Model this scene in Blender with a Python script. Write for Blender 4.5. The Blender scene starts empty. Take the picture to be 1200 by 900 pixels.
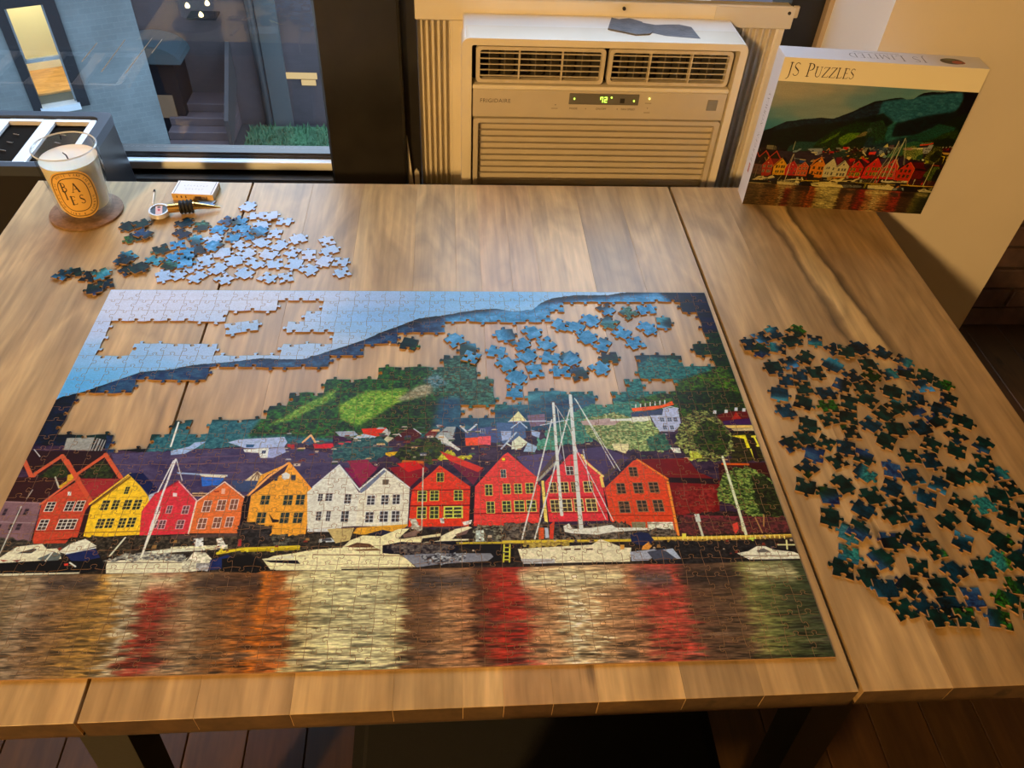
import bpy, bmesh, math, random
import numpy as np
from mathutils import Vector, Matrix, Euler

S = bpy.context.scene
COL = S.collection
R = random.Random(7)

# ------------------------------------------------------------------ camera
cam_d = bpy.data.cameras.new('camera')
cam_d.sensor_fit = 'HORIZONTAL'
cam_d.sensor_width = 36.0
cam_d.lens = 27.605
cam_d.clip_start = 0.02
cam = bpy.data.objects.new('camera', cam_d)
COL.objects.link(cam)
cam.location = (0.4280, -0.4233, 0.6272)
cam.rotation_euler = (0.78885, -0.04688, -0.06013)
S.camera = cam

# ------------------------------------------------------------------ world: dusk sky
w = bpy.data.worlds.new('dusk_sky')
S.world = w
w.use_nodes = True
wn = w.node_tree
bg = wn.nodes['Background']
tc = wn.nodes.new('ShaderNodeTexCoord')
sep = wn.nodes.new('ShaderNodeSeparateXYZ')
wn.links.new(tc.outputs['Generated'], sep.inputs[0])
rmp = wn.nodes.new('ShaderNodeValToRGB')
rmp.color_ramp.elements[0].position = 0.0
rmp.color_ramp.elements[0].color = (0.74, 0.84, 0.96, 1)
rmp.color_ramp.elements[1].position = 0.9
rmp.color_ramp.elements[1].color = (0.56, 0.70, 0.98, 1)
wn.links.new(sep.outputs['Z'], rmp.inputs[0])
wn.links.new(rmp.outputs[0], bg.inputs[0])
bg.inputs[1].default_value = 8.6

# ------------------------------------------------------------------ lamps of the room
def lamp(name, kind, loc, energy, color, size=0.1, target=None, spread=None):
    d = bpy.data.lights.new(name, kind)
    d.energy = energy
    d.color = color
    if kind == 'AREA':
        d.shape = 'DISK'
        d.size = size
        if spread: d.spread = spread
    else:
        d.shadow_soft_size = size
    o = bpy.data.objects.new(name, d)
    COL.objects.link(o)
    o.location = loc
    if target is not None:
        o.rotation_euler = (Vector(target) - Vector(loc)).to_track_quat('-Z', 'Y').to_euler()
    return o
lamp('room_lamp', 'POINT', (-1.0, -2.4, 1.45), 420, (1.0, 0.58, 0.20), 0.09)

S.view_settings.view_transform = 'Standard'
S.view_settings.look = 'None'
S.view_settings.exposure = 0.0
S.view_settings.gamma = 1.0
S.view_settings.use_curve_mapping = False
try:
    S.cycles.use_denoising = True
    S.cycles.max_bounces = 8
    S.cycles.transparent_max_bounces = 12
    S.cycles.caustics_reflective = False
    S.cycles.caustics_refractive = False
    S.cycles.sample_clamp_indirect = 4.0
except Exception:
    pass

# ------------------------------------------------------------------ materials
def s2l(c):
    c = c / 255.0
    return c / 12.92 if c <= 0.04045 else ((c + 0.055) / 1.055) ** 2.4
def rgb(r, g, b):
    return (s2l(r), s2l(g), s2l(b), 1.0)

MATS = {}
def new_mat(name):
    m = bpy.data.materials.new(name)
    m.use_nodes = True
    MATS[name] = m
    nt = m.node_tree
    return m, nt, nt.nodes['Principled BSDF']

def simple(name, col, rough=0.5, metal=0.0, bump=0.0, bscale=200.0, var=0.0, vscale=30.0, spec=0.5, stretch=(1, 1, 1)):
    m, nt, b = new_mat(name)
    b.inputs['Base Color'].default_value = col
    b.inputs['Roughness'].default_value = rough
    b.inputs['Metallic'].default_value = metal
    b.inputs['Specular IOR Level'].default_value = spec
    if bump or var:
        t = nt.nodes.new('ShaderNodeTexCoord')
        mp = nt.nodes.new('ShaderNodeMapping')
        mp.inputs['Scale'].default_value = stretch
        nt.links.new(t.outputs['Object'], mp.inputs[0])
    if var:
        n = nt.nodes.new('ShaderNodeTexNoise')
        n.inputs['Scale'].default_value = vscale
        n.inputs['Detail'].default_value = 5
        nt.links.new(mp.outputs[0], n.inputs['Vector'])
        mr = nt.nodes.new('ShaderNodeMapRange')
        mr.inputs['From Min'].default_value = 0.3
        mr.inputs['From Max'].default_value = 0.7
        mr.inputs['To Min'].default_value = 1 - var
        mr.inputs['To Max'].default_value = 1 + var
        nt.links.new(n.outputs['Fac'], mr.inputs['Value'])
        mx = nt.nodes.new('ShaderNodeVectorMath')
        mx.operation = 'SCALE'
        mx.inputs[0].default_value = col[:3]
        nt.links.new(mr.outputs[0], mx.inputs['Scale'])
        nt.links.new(mx.outputs[0], b.inputs['Base Color'])
    if bump:
        n = nt.nodes.new('ShaderNodeTexNoise')
        n.inputs['Scale'].default_value = bscale
        n.inputs['Detail'].default_value = 4
        nt.links.new(mp.outputs[0], n.inputs['Vector'])
        bp = nt.nodes.new('ShaderNodeBump')
        bp.inputs['Strength'].default_value = bump
        bp.inputs['Distance'].default_value = 0.002
        nt.links.new(n.outputs['Fac'], bp.inputs['Height'])
        nt.links.new(bp.outputs[0], b.inputs['Normal'])
    return m

def emit(name, col, strength):
    m, nt, b = new_mat(name)
    b.inputs['Base Color'].default_value = (0.02, 0.02, 0.02, 1)
    b.inputs['Emission Color'].default_value = col
    b.inputs['Emission Strength'].default_value = strength
    return m

def glass_pane(name, tint=(1, 1, 1, 1), ior=1.5):
    m, nt, b = new_mat(name)
    nt.nodes.remove(b)
    out = nt.nodes['Material Output']
    tr = nt.nodes.new('ShaderNodeBsdfTransparent')
    tr.inputs[0].default_value = tint
    gl = nt.nodes.new('ShaderNodeBsdfGlossy')
    gl.inputs['Roughness'].default_value = 0.02
    fr = nt.nodes.new('ShaderNodeFresnel')
    fr.inputs['IOR'].default_value = ior
    mx = nt.nodes.new('ShaderNodeMixShader')
    ge = nt.nodes.new('ShaderNodeNewGeometry')
    iv = nt.nodes.new('ShaderNodeMath'); iv.operation = 'SUBTRACT'; iv.inputs[0].default_value = 1.0
    nt.links.new(ge.outputs['Backfacing'], iv.inputs[1])
    mu = nt.nodes.new('ShaderNodeMath'); mu.operation = 'MULTIPLY'
    nt.links.new(fr.outputs[0], mu.inputs[0]); nt.links.new(iv.outputs[0], mu.inputs[1])
    nt.links.new(mu.outputs[0], mx.inputs[0])
    nt.links.new(tr.outputs[0], mx.inputs[1])
    nt.links.new(gl.outputs[0], mx.inputs[2])
    nt.links.new(mx.outputs[0], out.inputs[0])
    return m

def wood_mat(name, streak=False, base=(0.49, 0.345, 0.168, 1), rough=0.38, axis='Y', gscale=1.0):
    m, nt, b = new_mat(name)
    N, Lk = nt.nodes, nt.links
    t = N.new('ShaderNodeTexCoord')
    oi = N.new('ShaderNodeObjectInfo')
    sc = N.new('ShaderNodeVectorMath'); sc.operation = 'SCALE'
    sc.inputs[0].default_value = (17.0, 31.0, 11.0)
    Lk.new(oi.outputs['Random'], sc.inputs['Scale'])
    ad = N.new('ShaderNodeVectorMath'); ad.operation = 'ADD'
    Lk.new(t.outputs['Object'], ad.inputs[0]); Lk.new(sc.outputs[0], ad.inputs[1])
    # broad figure: warped bands running with the board
    mp = N.new('ShaderNodeMapping')
    mp.inputs['Scale'].default_value = (7 * gscale, 2.0 * gscale, 7 * gscale) if axis == 'Y' else (2.0 * gscale, 7 * gscale, 7 * gscale)
    Lk.new(ad.outputs[0], mp.inputs[0])
    n1 = N.new('ShaderNodeTexNoise'); n1.inputs['Scale'].default_value = 1.6; n1.inputs['Detail'].default_value = 3; n1.inputs['Distortion'].default_value = 1.4
    Lk.new(mp.outputs[0], n1.inputs['Vector'])
    m7 = N.new('ShaderNodeMath'); m7.operation = 'MULTIPLY'; m7.inputs[1].default_value = 7.0
    Lk.new(n1.outputs['Fac'], m7.inputs[0])
    fr = N.new('ShaderNodeMath'); fr.operation = 'PINGPONG'; fr.inputs[1].default_value = 1.0
    Lk.new(m7.outputs[0], fr.inputs[0])
    # fine pores
    mp2 = N.new('ShaderNodeMapping')
    mp2.inputs['Scale'].default_value = (150, 7, 150) if axis == 'Y' else (7, 150, 150)
    Lk.new(ad.outputs[0], mp2.inputs[0])
    n2 = N.new('ShaderNodeTexNoise'); n2.inputs['Scale'].default_value = 1.0; n2.inputs['Detail'].default_value = 4
    Lk.new(mp2.outputs[0], n2.inputs['Vector'])
    # blotches
    mp3 = N.new('ShaderNodeMapping')
    mp3.inputs['Scale'].default_value = (20, 4, 20) if axis == 'Y' else (4, 20, 20)
    Lk.new(ad.outputs[0], mp3.inputs[0])
    n3 = N.new('ShaderNodeTexNoise'); n3.inputs['Scale'].default_value = 1.0; n3.inputs['Detail'].default_value = 5; n3.inputs['Roughness'].default_value = 0.65
    Lk.new(mp3.outputs[0], n3.inputs['Vector'])
    r1 = N.new('ShaderNodeValToRGB')
    e = r1.color_ramp.elements
    e[0].position = 0.25; e[0].color = (0.70, 0.63, 0.55, 1)
    e[1].position = 0.72; e[1].color = (1.20, 1.20, 1.17, 1)
    Lk.new(n3.outputs['Fac'], r1.inputs[0])
    r2 = N.new('ShaderNodeMapRange'); r2.inputs['To Min'].default_value = 0.79; r2.inputs['To Max'].default_value = 1.10
    Lk.new(fr.outputs[0], r2.inputs['Value'])
    r3 = N.new('ShaderNodeMapRange'); r3.inputs['From Min'].default_value = 0.3; r3.inputs['From Max'].default_value = 0.7
    r3.inputs['To Min'].default_value = 0.80; r3.inputs['To Max'].default_value = 1.14
    Lk.new(n2.outputs['Fac'], r3.inputs['Value'])
    mm = N.new('ShaderNodeMath'); mm.operation = 'MULTIPLY'
    Lk.new(r2.outputs[0], mm.inputs[0]); Lk.new(r3.outputs[0], mm.inputs[1])
    v1 = N.new('ShaderNodeVectorMath'); v1.operation = 'MULTIPLY'
    Lk.new(r1.outputs[0], v1.inputs[0]); Lk.new(oi.outputs['Color'], v1.inputs[1])
    v2 = N.new('ShaderNodeVectorMath'); v2.operation = 'MULTIPLY'
    v2.inputs[1].default_value = base[:3]
    Lk.new(v1.outputs[0], v2.inputs[0])
    v3 = N.new('ShaderNodeVectorMath'); v3.operation = 'SCALE'
    Lk.new(v2.outputs[0], v3.inputs[0]); Lk.new(mm.outputs[0], v3.inputs['Scale'])
    # scattered small knots
    mpk = N.new('ShaderNodeMapping'); mpk.inputs['Scale'].default_value = (11, 4.5, 11) if axis == 'Y' else (4.5, 11, 11)
    Lk.new(ad.outputs[0], mpk.inputs[0])
    vk = N.new('ShaderNodeTexVoronoi'); vk.inputs['Scale'].default_value = 1.0
    Lk.new(mpk.outputs[0], vk.inputs['Vector'])
    nk = N.new('ShaderNodeMath'); nk.operation = 'MULTIPLY_ADD'; nk.inputs[1].default_value = 0.16; nk.inputs[2].default_value = -0.08
    Lk.new(n2.outputs['Fac'], nk.inputs[0])
    ak = N.new('ShaderNodeMath'); ak.operation = 'ADD'
    Lk.new(vk.outputs['Distance'], ak.inputs[0]); Lk.new(nk.outputs[0], ak.inputs[1])
    rk = N.new('ShaderNodeMapRange'); rk.inputs['From Min'].default_value = 0.035; rk.inputs['From Max'].default_value = 0.10; rk.inputs['To Min'].default_value = 0.38
    Lk.new(ak.outputs[0], rk.inputs['Value'])
    vkn = N.new('ShaderNodeVectorMath'); vkn.operation = 'SCALE'
    Lk.new(v3.outputs[0], vkn.inputs[0]); Lk.new(rk.outputs[0], vkn.inputs['Scale'])
    last = vkn.outputs[0]
    if streak:
        # a pale sapwood band bordered by two blackened mineral streaks, along the board
        sx = N.new('ShaderNodeSeparateXYZ'); Lk.new(t.outputs['Object'], sx.inputs[0])
        nz = N.new('ShaderNodeTexNoise'); nz.inputs['Scale'].default_value = 9.0; nz.inputs['Detail'].default_value = 6
        mpz = N.new('ShaderNodeMapping'); mpz.inputs['Scale'].default_value = (1.6, 0.7, 1)
        Lk.new(t.outputs['Object'], mpz.inputs[0]); Lk.new(mpz.outputs[0], nz.inputs['Vector'])
        # centre line x0(y): measured on the board, drifting to +x towards the near end
        cy = N.new('ShaderNodeMath'); cy.operation = 'MULTIPLY_ADD'
        cy.inputs[1].default_value = (-0.0091, 0.0978)[1]; cy.inputs[2].default_value = -(-0.0091, 0.0978)[0]
        Lk.new(sx.outputs['Y'], cy.inputs[0])            # k*y - x0
        dx = N.new('ShaderNodeMath'); dx.operation = 'ADD'
        Lk.new(sx.outputs['X'], dx.inputs[0]); Lk.new(cy.outputs[0], dx.inputs[1])
        nzz = N.new('ShaderNodeMath'); nzz.operation = 'MULTIPLY_ADD'; nzz.inputs[1].default_value = 0.05; nzz.inputs[2].default_value = -0.025
        Lk.new(nz.outputs['Fac'], nzz.inputs[0])
        dd = N.new('ShaderNodeMath'); dd.operation = 'ADD'
        Lk.new(dx.outputs[0], dd.inputs[0]); Lk.new(nzz.outputs[0], dd.inputs[1])
        rr = N.new('ShaderNodeValToRGB')
        off = N.new('ShaderNodeMath'); off.operation = 'MULTIPLY_ADD'; off.inputs[1].default_value = 10.0; off.inputs[2].default_value = 0.5
        Lk.new(dd.outputs[0], off.inputs[0])
        els = rr.color_ramp.elements
        els[0].position = 0.20; els[0].color = (1, 1, 1, 1)
        els[1].position = 0.80; els[1].color = (1, 1, 1, 1)
        for p_, c_ in ((0.27, (0.33, 0.34, 0.36)), (0.34, (0.9, 0.92, 0.95)), (0.38, (1.5, 1.6, 1.55)), (0.60, (1.5, 1.6, 1.5)), (0.66, (0.25, 0.26, 0.27)), (0.73, (0.6, 0.6, 0.6))):
            q = els.new(p_); q.color = c_ + (1,)
        Lk.new(off.outputs[0], rr.inputs[0])
        # fades away towards the near end of the board
        fy = N.new('ShaderNodeMapRange'); fy.inputs['From Min'].default_value = -0.10; fy.inputs['From Max'].default_value = 0.05
        Lk.new(sx.outputs['Y'], fy.inputs['Value'])
        mxs = N.new('ShaderNodeMix'); mxs.data_type = 'RGBA'; mxs.inputs['A'].default_value = (1, 1, 1, 1)
        Lk.new(fy.outputs[0], mxs.inputs['Factor']); Lk.new(rr.outputs[0], mxs.inputs['B'])
        v4 = N.new('ShaderNodeVectorMath'); v4.operation = 'MULTIPLY'
        Lk.new(last, v4.inputs[0]); Lk.new(mxs.outputs['Result'], v4.inputs[1])
        last = v4.outputs[0]
    Lk.new(last, b.inputs['Base Color'])
    b.inputs['Roughness'].default_value = rough
    bp = N.new('ShaderNodeBump'); bp.inputs['Strength'].default_value = 0.12; bp.inputs['Distance'].default_value = 0.001
    Lk.new(n2.outputs['Fac'], bp.inputs['Height']); Lk.new(bp.outputs[0], b.inputs['Normal'])
    return m

def image_mat(name, img, rough=0.3, spec=0.5, interp='Linear', coat=0.0):
    m, nt, b = new_mat(name)
    t = nt.nodes.new('ShaderNodeTexImage')
    t.image = img
    t.interpolation = interp
    t.extension = 'EXTEND'
    u = nt.nodes.new('ShaderNodeUVMap'); u.uv_map = 'UVMap'
    nt.links.new(u.outputs[0], t.inputs['Vector'])
    nt.links.new(t.outputs['Color'], b.inputs['Base Color'])
    b.inputs['Roughness'].default_value = rough
    b.inputs['Specular IOR Level'].default_value = spec
    b.inputs['Coat Weight'].default_value = coat
    b.inputs['Coat Roughness'].default_value = 0.12
    return m

# ------------------------------------------------------------------ mesh helpers
def link(name, me, mat=None, parent=None):
    o = bpy.data.objects.new(name, me)
    COL.objects.link(o)
    if mat is not None and me is not None:
        for mm in (mat if isinstance(mat, (list, tuple)) else [mat]):
            me.materials.append(mm)
    if parent is not None:
        o.parent = parent
        o.matrix_parent_inverse = parent.matrix_world.inverted() if False else Matrix.Identity(4)
    return o

def empty(name, loc=(0, 0, 0), rot=(0, 0, 0)):
    o = bpy.data.objects.new(name, None)
    o.empty_display_size = 0.02
    COL.objects.link(o)
    o.location = loc
    o.rotation_euler = rot
    return o

def tag(o, label=None, cat=None, group=None, kind=None):
    if label: o['label'] = label
    if cat: o['category'] = cat
    if group: o['group'] = group
    if kind: o['kind'] = kind
    return o

class MB:
    """collects shapes; build() links them as ONE mesh object"""
    def __init__(self):
        self.bm = bmesh.new()
    def box(self, x0, x1, y0, y1, z0, z1, bevel=0.0, seg=1):
        vs = [self.bm.verts.new(c) for c in ((x0, y0, z0), (x1, y0, z0), (x1, y1, z0), (x0, y1, z0), (x0, y0, z1), (x1, y0, z1), (x1, y1, z1), (x0, y1, z1))]
        fs = [self.bm.faces.new([vs[i] for i in f]) for f in ((3, 2, 1, 0), (4, 5, 6, 7), (0, 1, 5, 4), (1, 2, 6, 5), (2, 3, 7, 6), (3, 0, 4, 7))]
        if bevel:
            es = list({e for f in fs for e in f.edges})
            bmesh.ops.bevel(self.bm, geom=es, offset=bevel, segments=seg, affect='EDGES', clamp_overlap=True)
        return self
    def prism(self, pts, z0, z1, axis='Z'):
        """closed outline extruded along an axis"""
        def P(a, b, c):
            return (a, b, c) if axis == 'Z' else ((a, c, b) if axis == 'Y' else (c, a, b))
        lo = [self.bm.verts.new(P(a, b, z0)) for a, b in pts]
        hi = [self.bm.verts.new(P(a, b, z1)) for a, b in pts]
        n = len(pts)
        self.bm.faces.new(hi)
        self.bm.faces.new(lo[::-1])
        for i in range(n):
            self.bm.faces.new((lo[i], lo[(i + 1) % n], hi[(i + 1) % n], hi[i]))
        return self
    def tube(self, p0, p1, r0, r1=None, n=12, caps=True):
        r1 = r0 if r1 is None else r1
        p0, p1 = Vector(p0), Vector(p1)
        d = (p1 - p0).normalized()
        a = d.orthogonal().normalized()
        b = d.cross(a)
        A = [self.bm.verts.new(p0 + r0 * (math.cos(2 * math.pi * k / n) * a + math.sin(2 * math.pi * k / n) * b)) for k in range(n)]
        B = [self.bm.verts.new(p1 + r1 * (math.cos(2 * math.pi * k / n) * a + math.sin(2 * math.pi * k / n) * b)) for k in range(n)]
        for k in range(n):
            self.bm.faces.new((A[k], A[(k + 1) % n], B[(k + 1) % n], B[k]))
        if caps:
            self.bm.faces.new(A[::-1]); self.bm.faces.new(B)
        return self
    def lathe(self, prof, n=40, c=(0, 0, 0)):
        """prof: (radius, z) list, turned about Z"""
        rings = []
        for r, z in prof:
            if r < 1e-6:
                rings.append([self.bm.verts.new((c[0], c[1], c[2] + z))])
            else:
                rings.append([self.bm.verts.new((c[0] + r * math.cos(2 * math.pi * k / n), c[1] + r * math.sin(2 * math.pi * k / n), c[2] + z)) for k in range(n)])
        for A, B in zip(rings[:-1], rings[1:]):
            for k in range(n):
                k2 = (k + 1) % n
                if len(A) == 1 and len(B) == 1: continue
                if len(A) == 1: self.bm.faces.new((A[0], B[k2], B[k]))
                elif len(B) == 1: self.bm.faces.new((A[k], A[k2], B[0]))
                else: self.bm.faces.new((A[k], A[k2], B[k2], B[k]))
        return self
    def build(self, name, mat=None, parent=None, smooth=False, loc=None, recalc=True):
        if recalc:
            bmesh.ops.recalc_face_normals(self.bm, faces=self.bm.faces[:])
        me = bpy.data.meshes.new(name)
        self.bm.to_mesh(me)
        self.bm.free()
        if smooth:
            for p in me.polygons: p.use_smooth = True
        o = link(name, me, mat, parent)
        if smooth and hasattr(me, 'set_sharp_from_angle'):
            me.set_sharp_from_angle(angle=math.radians(40))
        if loc: o.location = loc
        return o

def round_rect(x0, x1, y0, y1, r, n=5):
    pts = []
    for cx, cy, a0 in ((x1 - r, y1 - r, 0), (x0 + r, y1 - r, 90), (x0 + r, y0 + r, 180), (x1 - r, y0 + r, 270)):
        for k in range(n + 1):
            a = math.radians(a0 + 90 * k / n)
            pts.append((cx + r * math.cos(a), cy + r * math.sin(a)))
    return pts

def ring_prism(mb, outer, inner, z0, z1, axis='Z'):
    """frame: outer outline with a hole of the same vertex count"""
    def P(a, b, c):
        return (a, b, c) if axis == 'Z' else ((a, c, b) if axis == 'Y' else (c, a, b))
    bm = mb.bm
    O0 = [bm.verts.new(P(a, b, z0)) for a, b in outer]; O1 = [bm.verts.new(P(a, b, z1)) for a, b in outer]
    I0 = [bm.verts.new(P(a, b, z0)) for a, b in inner]; I1 = [bm.verts.new(P(a, b, z1)) for a, b in inner]
    n = len(outer)
    for i in range(n):
        j = (i + 1) % n
        bm.faces.new((O0[i], O0[j], O1[j], O1[i]))
        bm.faces.new((I0[j], I0[i], I1[i], I1[j]))
        bm.faces.new((O1[i], O1[j], I1[j], I1[i]))
        bm.faces.new((O0[j], O0[i], I0[i], I0[j]))
    return mb

def copy_tree(o, parent=None):
    c = o.copy(); COL.objects.link(c)
    if parent is not None: c.parent = parent
    for ch in list(o.children):
        copy_tree(ch, c)
    return c

# ------------------------------------------------------------------ material palette
wood = wood_mat('acacia_board')
wood_end_shaded = wood_mat('acacia_end_grain_shaded', base=(0.075, 0.043, 0.018, 1), rough=0.7)  # end grain, darkened further: shade on the front edge put into the colour
wood_str = wood_mat('acacia_board_streaked', streak=True)
floor_wood = wood_mat('floor_board', base=(0.062, 0.030, 0.010, 1), rough=0.45, axis='Y', gscale=0.6)
M_black = simple('black_paint', (0.012, 0.011, 0.010, 1), 0.38, bump=0.1, bscale=60, var=0.3)
M_blackmetal = simple('black_steel', (0.020, 0.020, 0.016, 1), 0.55, bump=0.1, bscale=300)
M_blackfabric = simple('black_upholstery', (0.003, 0.003, 0.003, 1), 0.9, bump=0.4, bscale=900)
M_cream = simple('aged_cream_plastic', (0.72, 0.66, 0.53, 1), 0.5, bump=0.05, bscale=400, var=0.04, vscale=14)
M_creamd = simple('vent_plastic', (0.55, 0.48, 0.36, 1), 0.55, var=0.1, vscale=60)
M_panel = simple('control_panel_plastic', (0.52, 0.46, 0.36, 1), 0.42, var=0.03)
M_dark = simple('dark_hollow', (0.02, 0.017, 0.012, 1), 0.7)
M_greyp = simple('grey_plastic', (0.13, 0.12, 0.10, 1), 0.35)
M_tape = simple('grey_tape', (0.10, 0.103, 0.112, 1), 0.55, bump=0.6, bscale=260, var=0.25, vscale=60)
M_wallp = simple('wall_plaster', (0.66, 0.60, 0.50, 1), 0.8, bump=0.08, bscale=120, var=0.03, vscale=6)
M_white = simple('white_plaster', (0.78, 0.78, 0.78, 1), 0.75, bump=0.06, bscale=120)
M_ceil = simple('ceiling_paint', (0.25, 0.24, 0.22, 1), 0.9)
M_roomw = simple('room_paint', (0.14, 0.12, 0.10, 1), 0.85)
M_woodtrim = simple('pale_trim', (0.42, 0.33, 0.22, 1), 0.5, var=0.1, stretch=(1, 1, 0.1))
M_brick = simple('dark_brick', (0.085, 0.045, 0.030, 1), 0.85, bump=0.5, bscale=90, var=0.35, vscale=25)
M_mortar = simple('dark_mortar', (0.05, 0.038, 0.03, 1), 0.95)
M_card = simple('grey_board', (0.27, 0.165, 0.085, 1), 0.85, var=0.15, vscale=400)
M_boxw = simple('box_white_board', (0.78, 0.78, 0.79, 1), 0.45, var=0.02)
M_chrome = simple('brushed_chrome', (0.83, 0.83, 0.84, 1), 0.22, metal=1.0)
M_plate = simple('satin_steel', (0.86, 0.86, 0.87, 1), 0.35, metal=0.35)
M_gold = simple('gold_metal', (0.80, 0.52, 0.16, 1), 0.22, metal=1.0)
M_rubber = simple('black_rubber', (0.012, 0.012, 0.012, 1), 0.6)
M_wax = simple('cream_wax', (0.88, 0.80, 0.66, 1), 0.55)
MATS['cream_wax'].node_tree.nodes['Principled BSDF'].inputs['Subsurface Weight'].default_value = 0.25
MATS['cream_wax'].node_tree.nodes['Principled BSDF'].inputs['Subsurface Radius'].default_value = (0.01, 0.006, 0.003)
M_char = simple('charred', (0.02, 0.016, 0.013, 1), 0.9)
M_cork = simple('brown_cork', (0.22, 0.125, 0.07, 1), 0.75, bump=0.3, bscale=700, var=0.3, vscale=160)
M_match = simple('match_wood', (0.80, 0.72, 0.58, 1), 0.7)
M_pane = glass_pane('window_glass', (0.90, 0.95, 0.96, 1))
M_bglass = glass_pane('candle_glass', (0.95, 0.965, 0.96, 1), 1.75)

# ------------------------------------------------------------------ the room
FZ, CZ = -0.75, 1.75
WY = 0.87                                                       # plane of the window wall
o = MB().box(-2.2, 3.2, -3.6, 1.2, FZ - 0.1, FZ - 0.012).build('floor', M_mortar); tag(o, kind='structure')
k = 0
x = -2.2
while x < 3.2:
    y = -3.6 + (k * 0.37) % 0.9
    y0 = -3.6
    while y0 < (1.18 if x > 1.3 else WY):
        y1 = min(1.18 if x > 1.3 else WY, y if y > y0 + 0.1 else y0 + 1.2)
        b = MB().box(x + 0.0008, x + 0.0982, y0 + 0.0008, y1 - 0.0008, FZ - 0.012, FZ, 0.0012).build('floor_board', floor_wood, o)
        g = R.uniform(0.75, 1.25); b.color = (g, g * R.uniform(0.95, 1.05), g * R.uniform(0.9, 1.05), 1)
        y0 = y1; y = y1 + 1.2
    x += 0.099; k += 1
tag(MB().box(-2.2, 3.2, -3.6, 1.25, CZ, CZ + 0.1).build('ceiling', M_ceil), kind='structure')
tag(MB().box(-2.3, -2.2, -3.6, WY + 0.2, FZ, CZ).build('wall_left', M_roomw), kind='structure')
tag(MB().box(-2.3, 3.3, -3.7, -3.6, FZ, CZ).build('wall_front', M_roomw), kind='structure')
tag(MB().box(3.2, 3.3, -3.6, 1.6, FZ, CZ).build('wall_right', M_roomw), kind='structure')
# window wall: below the sills, above the heads, left of window 1
WTOP = 0.98
wb = MB()
wb.box(-2.2, 1.03, WY, WY + 0.06, FZ, -0.16)
wb.box(-2.2, 1.03, WY, WY + 0.06, WTOP, CZ)
wb.box(-2.2, -1.15, WY, WY + 0.06, -0.16, WTOP)
tag(wb.build('wall_back', M_wallp), kind='structure')
# the pier right of the window: its white cheek faces the glass, its front is warm plaster
pb = MB().box(1.03, 1.395, 0.66, WY + 0.06, FZ, CZ)
pier = pb.build('wall_pier', [M_wallp, M_white])
for f in pier.data.polygons:
    if f.normal.x < -0.9: f.material_index = 1
tag(pier, kind='structure')
bw = MB().box(1.395, 3.2, 1.18, 1.4, FZ, CZ).build('wall_brick', M_mortar); tag(bw, kind='structure')
bm_ = None
for row in range(13):
    for c_ in range(5):
        x0 = 1.41 + c_ * 0.214 + (0.107 if row % 2 else 0) ; z0 = FZ + 0.005 + row * 0.067
        t = R.uniform(-0.003, 0.003)
        if bm_ is None:
            first = MB().box(0, 0.204, -0.012, 0.01, 0, 0.058, 0.003).build('brick', M_brick, bw); bm_ = first.data; b = first
        else:
            b = link('brick', bm_, None, bw)
        b.location = (x0, 1.18 + t, z0)

# window 1: the wide left window
w1 = empty('window_1', (0, WY, 0)); tag(w1, kind='structure')
def wbox(mb, *a, **k): return mb.box(*a, **k)
WL, WR, WB = -1.15, 0.222, -0.088
f = MB(); f.box(WL, WL + 0.05, -0.02, 0.05, -0.16, WTOP); f.box(WL, WR + 0.02, -0.02, 0.05, WTOP - 0.05, WTOP); f.box(WL, WR + 0.01, -0.03, 0.06, -0.16, -0.118, 0.004)
f.build('window_frame', M_black, w1)
f = MB(); f.box(WL + 0.05, WR, 0.012, 0.045, -0.118, WB, 0.003); f.box(WL + 0.05, WR, 0.012, 0.045, WTOP - 0.09, WTOP - 0.05)
f.build('sash_rail', M_black, w1)
MB().box(WL + 0.05, WR - .003, -0.004, 0.0115, -0.112, -0.0965, 0.0015).build('glazing_strip', simple('glazing_sky_sheen', (0.80, 0.86, 0.90, 1), 0.3), w1)  # metal strip coloured pale: the sky's reflection painted in
MB().box(WL + 0.05, WR, 0.024, 0.028, WB - 0.004, WTOP - 0.085).build('window_pane', M_pane, w1)
M_reflection = simple('reflection_pale', (0.34, 0.35, 0.33, 1), 0.6)  # light reflected in the glass, painted as thin pale streaks on the pane
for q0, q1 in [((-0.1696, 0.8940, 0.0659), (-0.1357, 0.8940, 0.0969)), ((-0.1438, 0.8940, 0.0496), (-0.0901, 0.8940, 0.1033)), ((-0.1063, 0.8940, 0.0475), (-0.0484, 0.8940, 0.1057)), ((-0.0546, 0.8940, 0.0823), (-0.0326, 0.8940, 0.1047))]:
    MB().tube((q0[0], 0.0235, q0[2]), (q1[0], 0.0235, q1[2]), 0.0007, 0.0004, 5).build('reflection_streak', M_reflection, w1)
# window 2: the sash over the air conditioner
w2 = empty('window_2', (0, WY, 0)); tag(w2, kind='structure')
f = MB(); f.box(0.968, 1.022, -0.02, 0.06, -0.16, WTOP); f.box(0.35, 1.022, -0.02, 0.06, WTOP - 0.05, WTOP); f.box(0.352, 1.03, -0.03, 0.06, -0.16, -0.135); f.box(0.352, 0.3765, -0.02, 0.05, -0.16, 0.2)
f.build('window_frame', M_black, w2)
MB().box(1.022, 1.03, -0.035, -0.005, -0.16, WTOP).build('pale_bead', M_woodtrim, w2)
f = MB(); f.box(0.352, 0.968, 0.0, 0.045, 0.198, 0.262, 0.004); f.box(0.352, 0.372, 0.0, 0.045, 0.262, WTOP - 0.05); f.box(0.948, 0.968, 0.0, 0.045, 0.262, WTOP - 0.05)
f.build('sash_rail', M_black, w2)
MB().box(0.37, 0.95, 0.02, 0.024, 0.26, WTOP - 0.05).build('window_pane', M_pane, w2)
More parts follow.
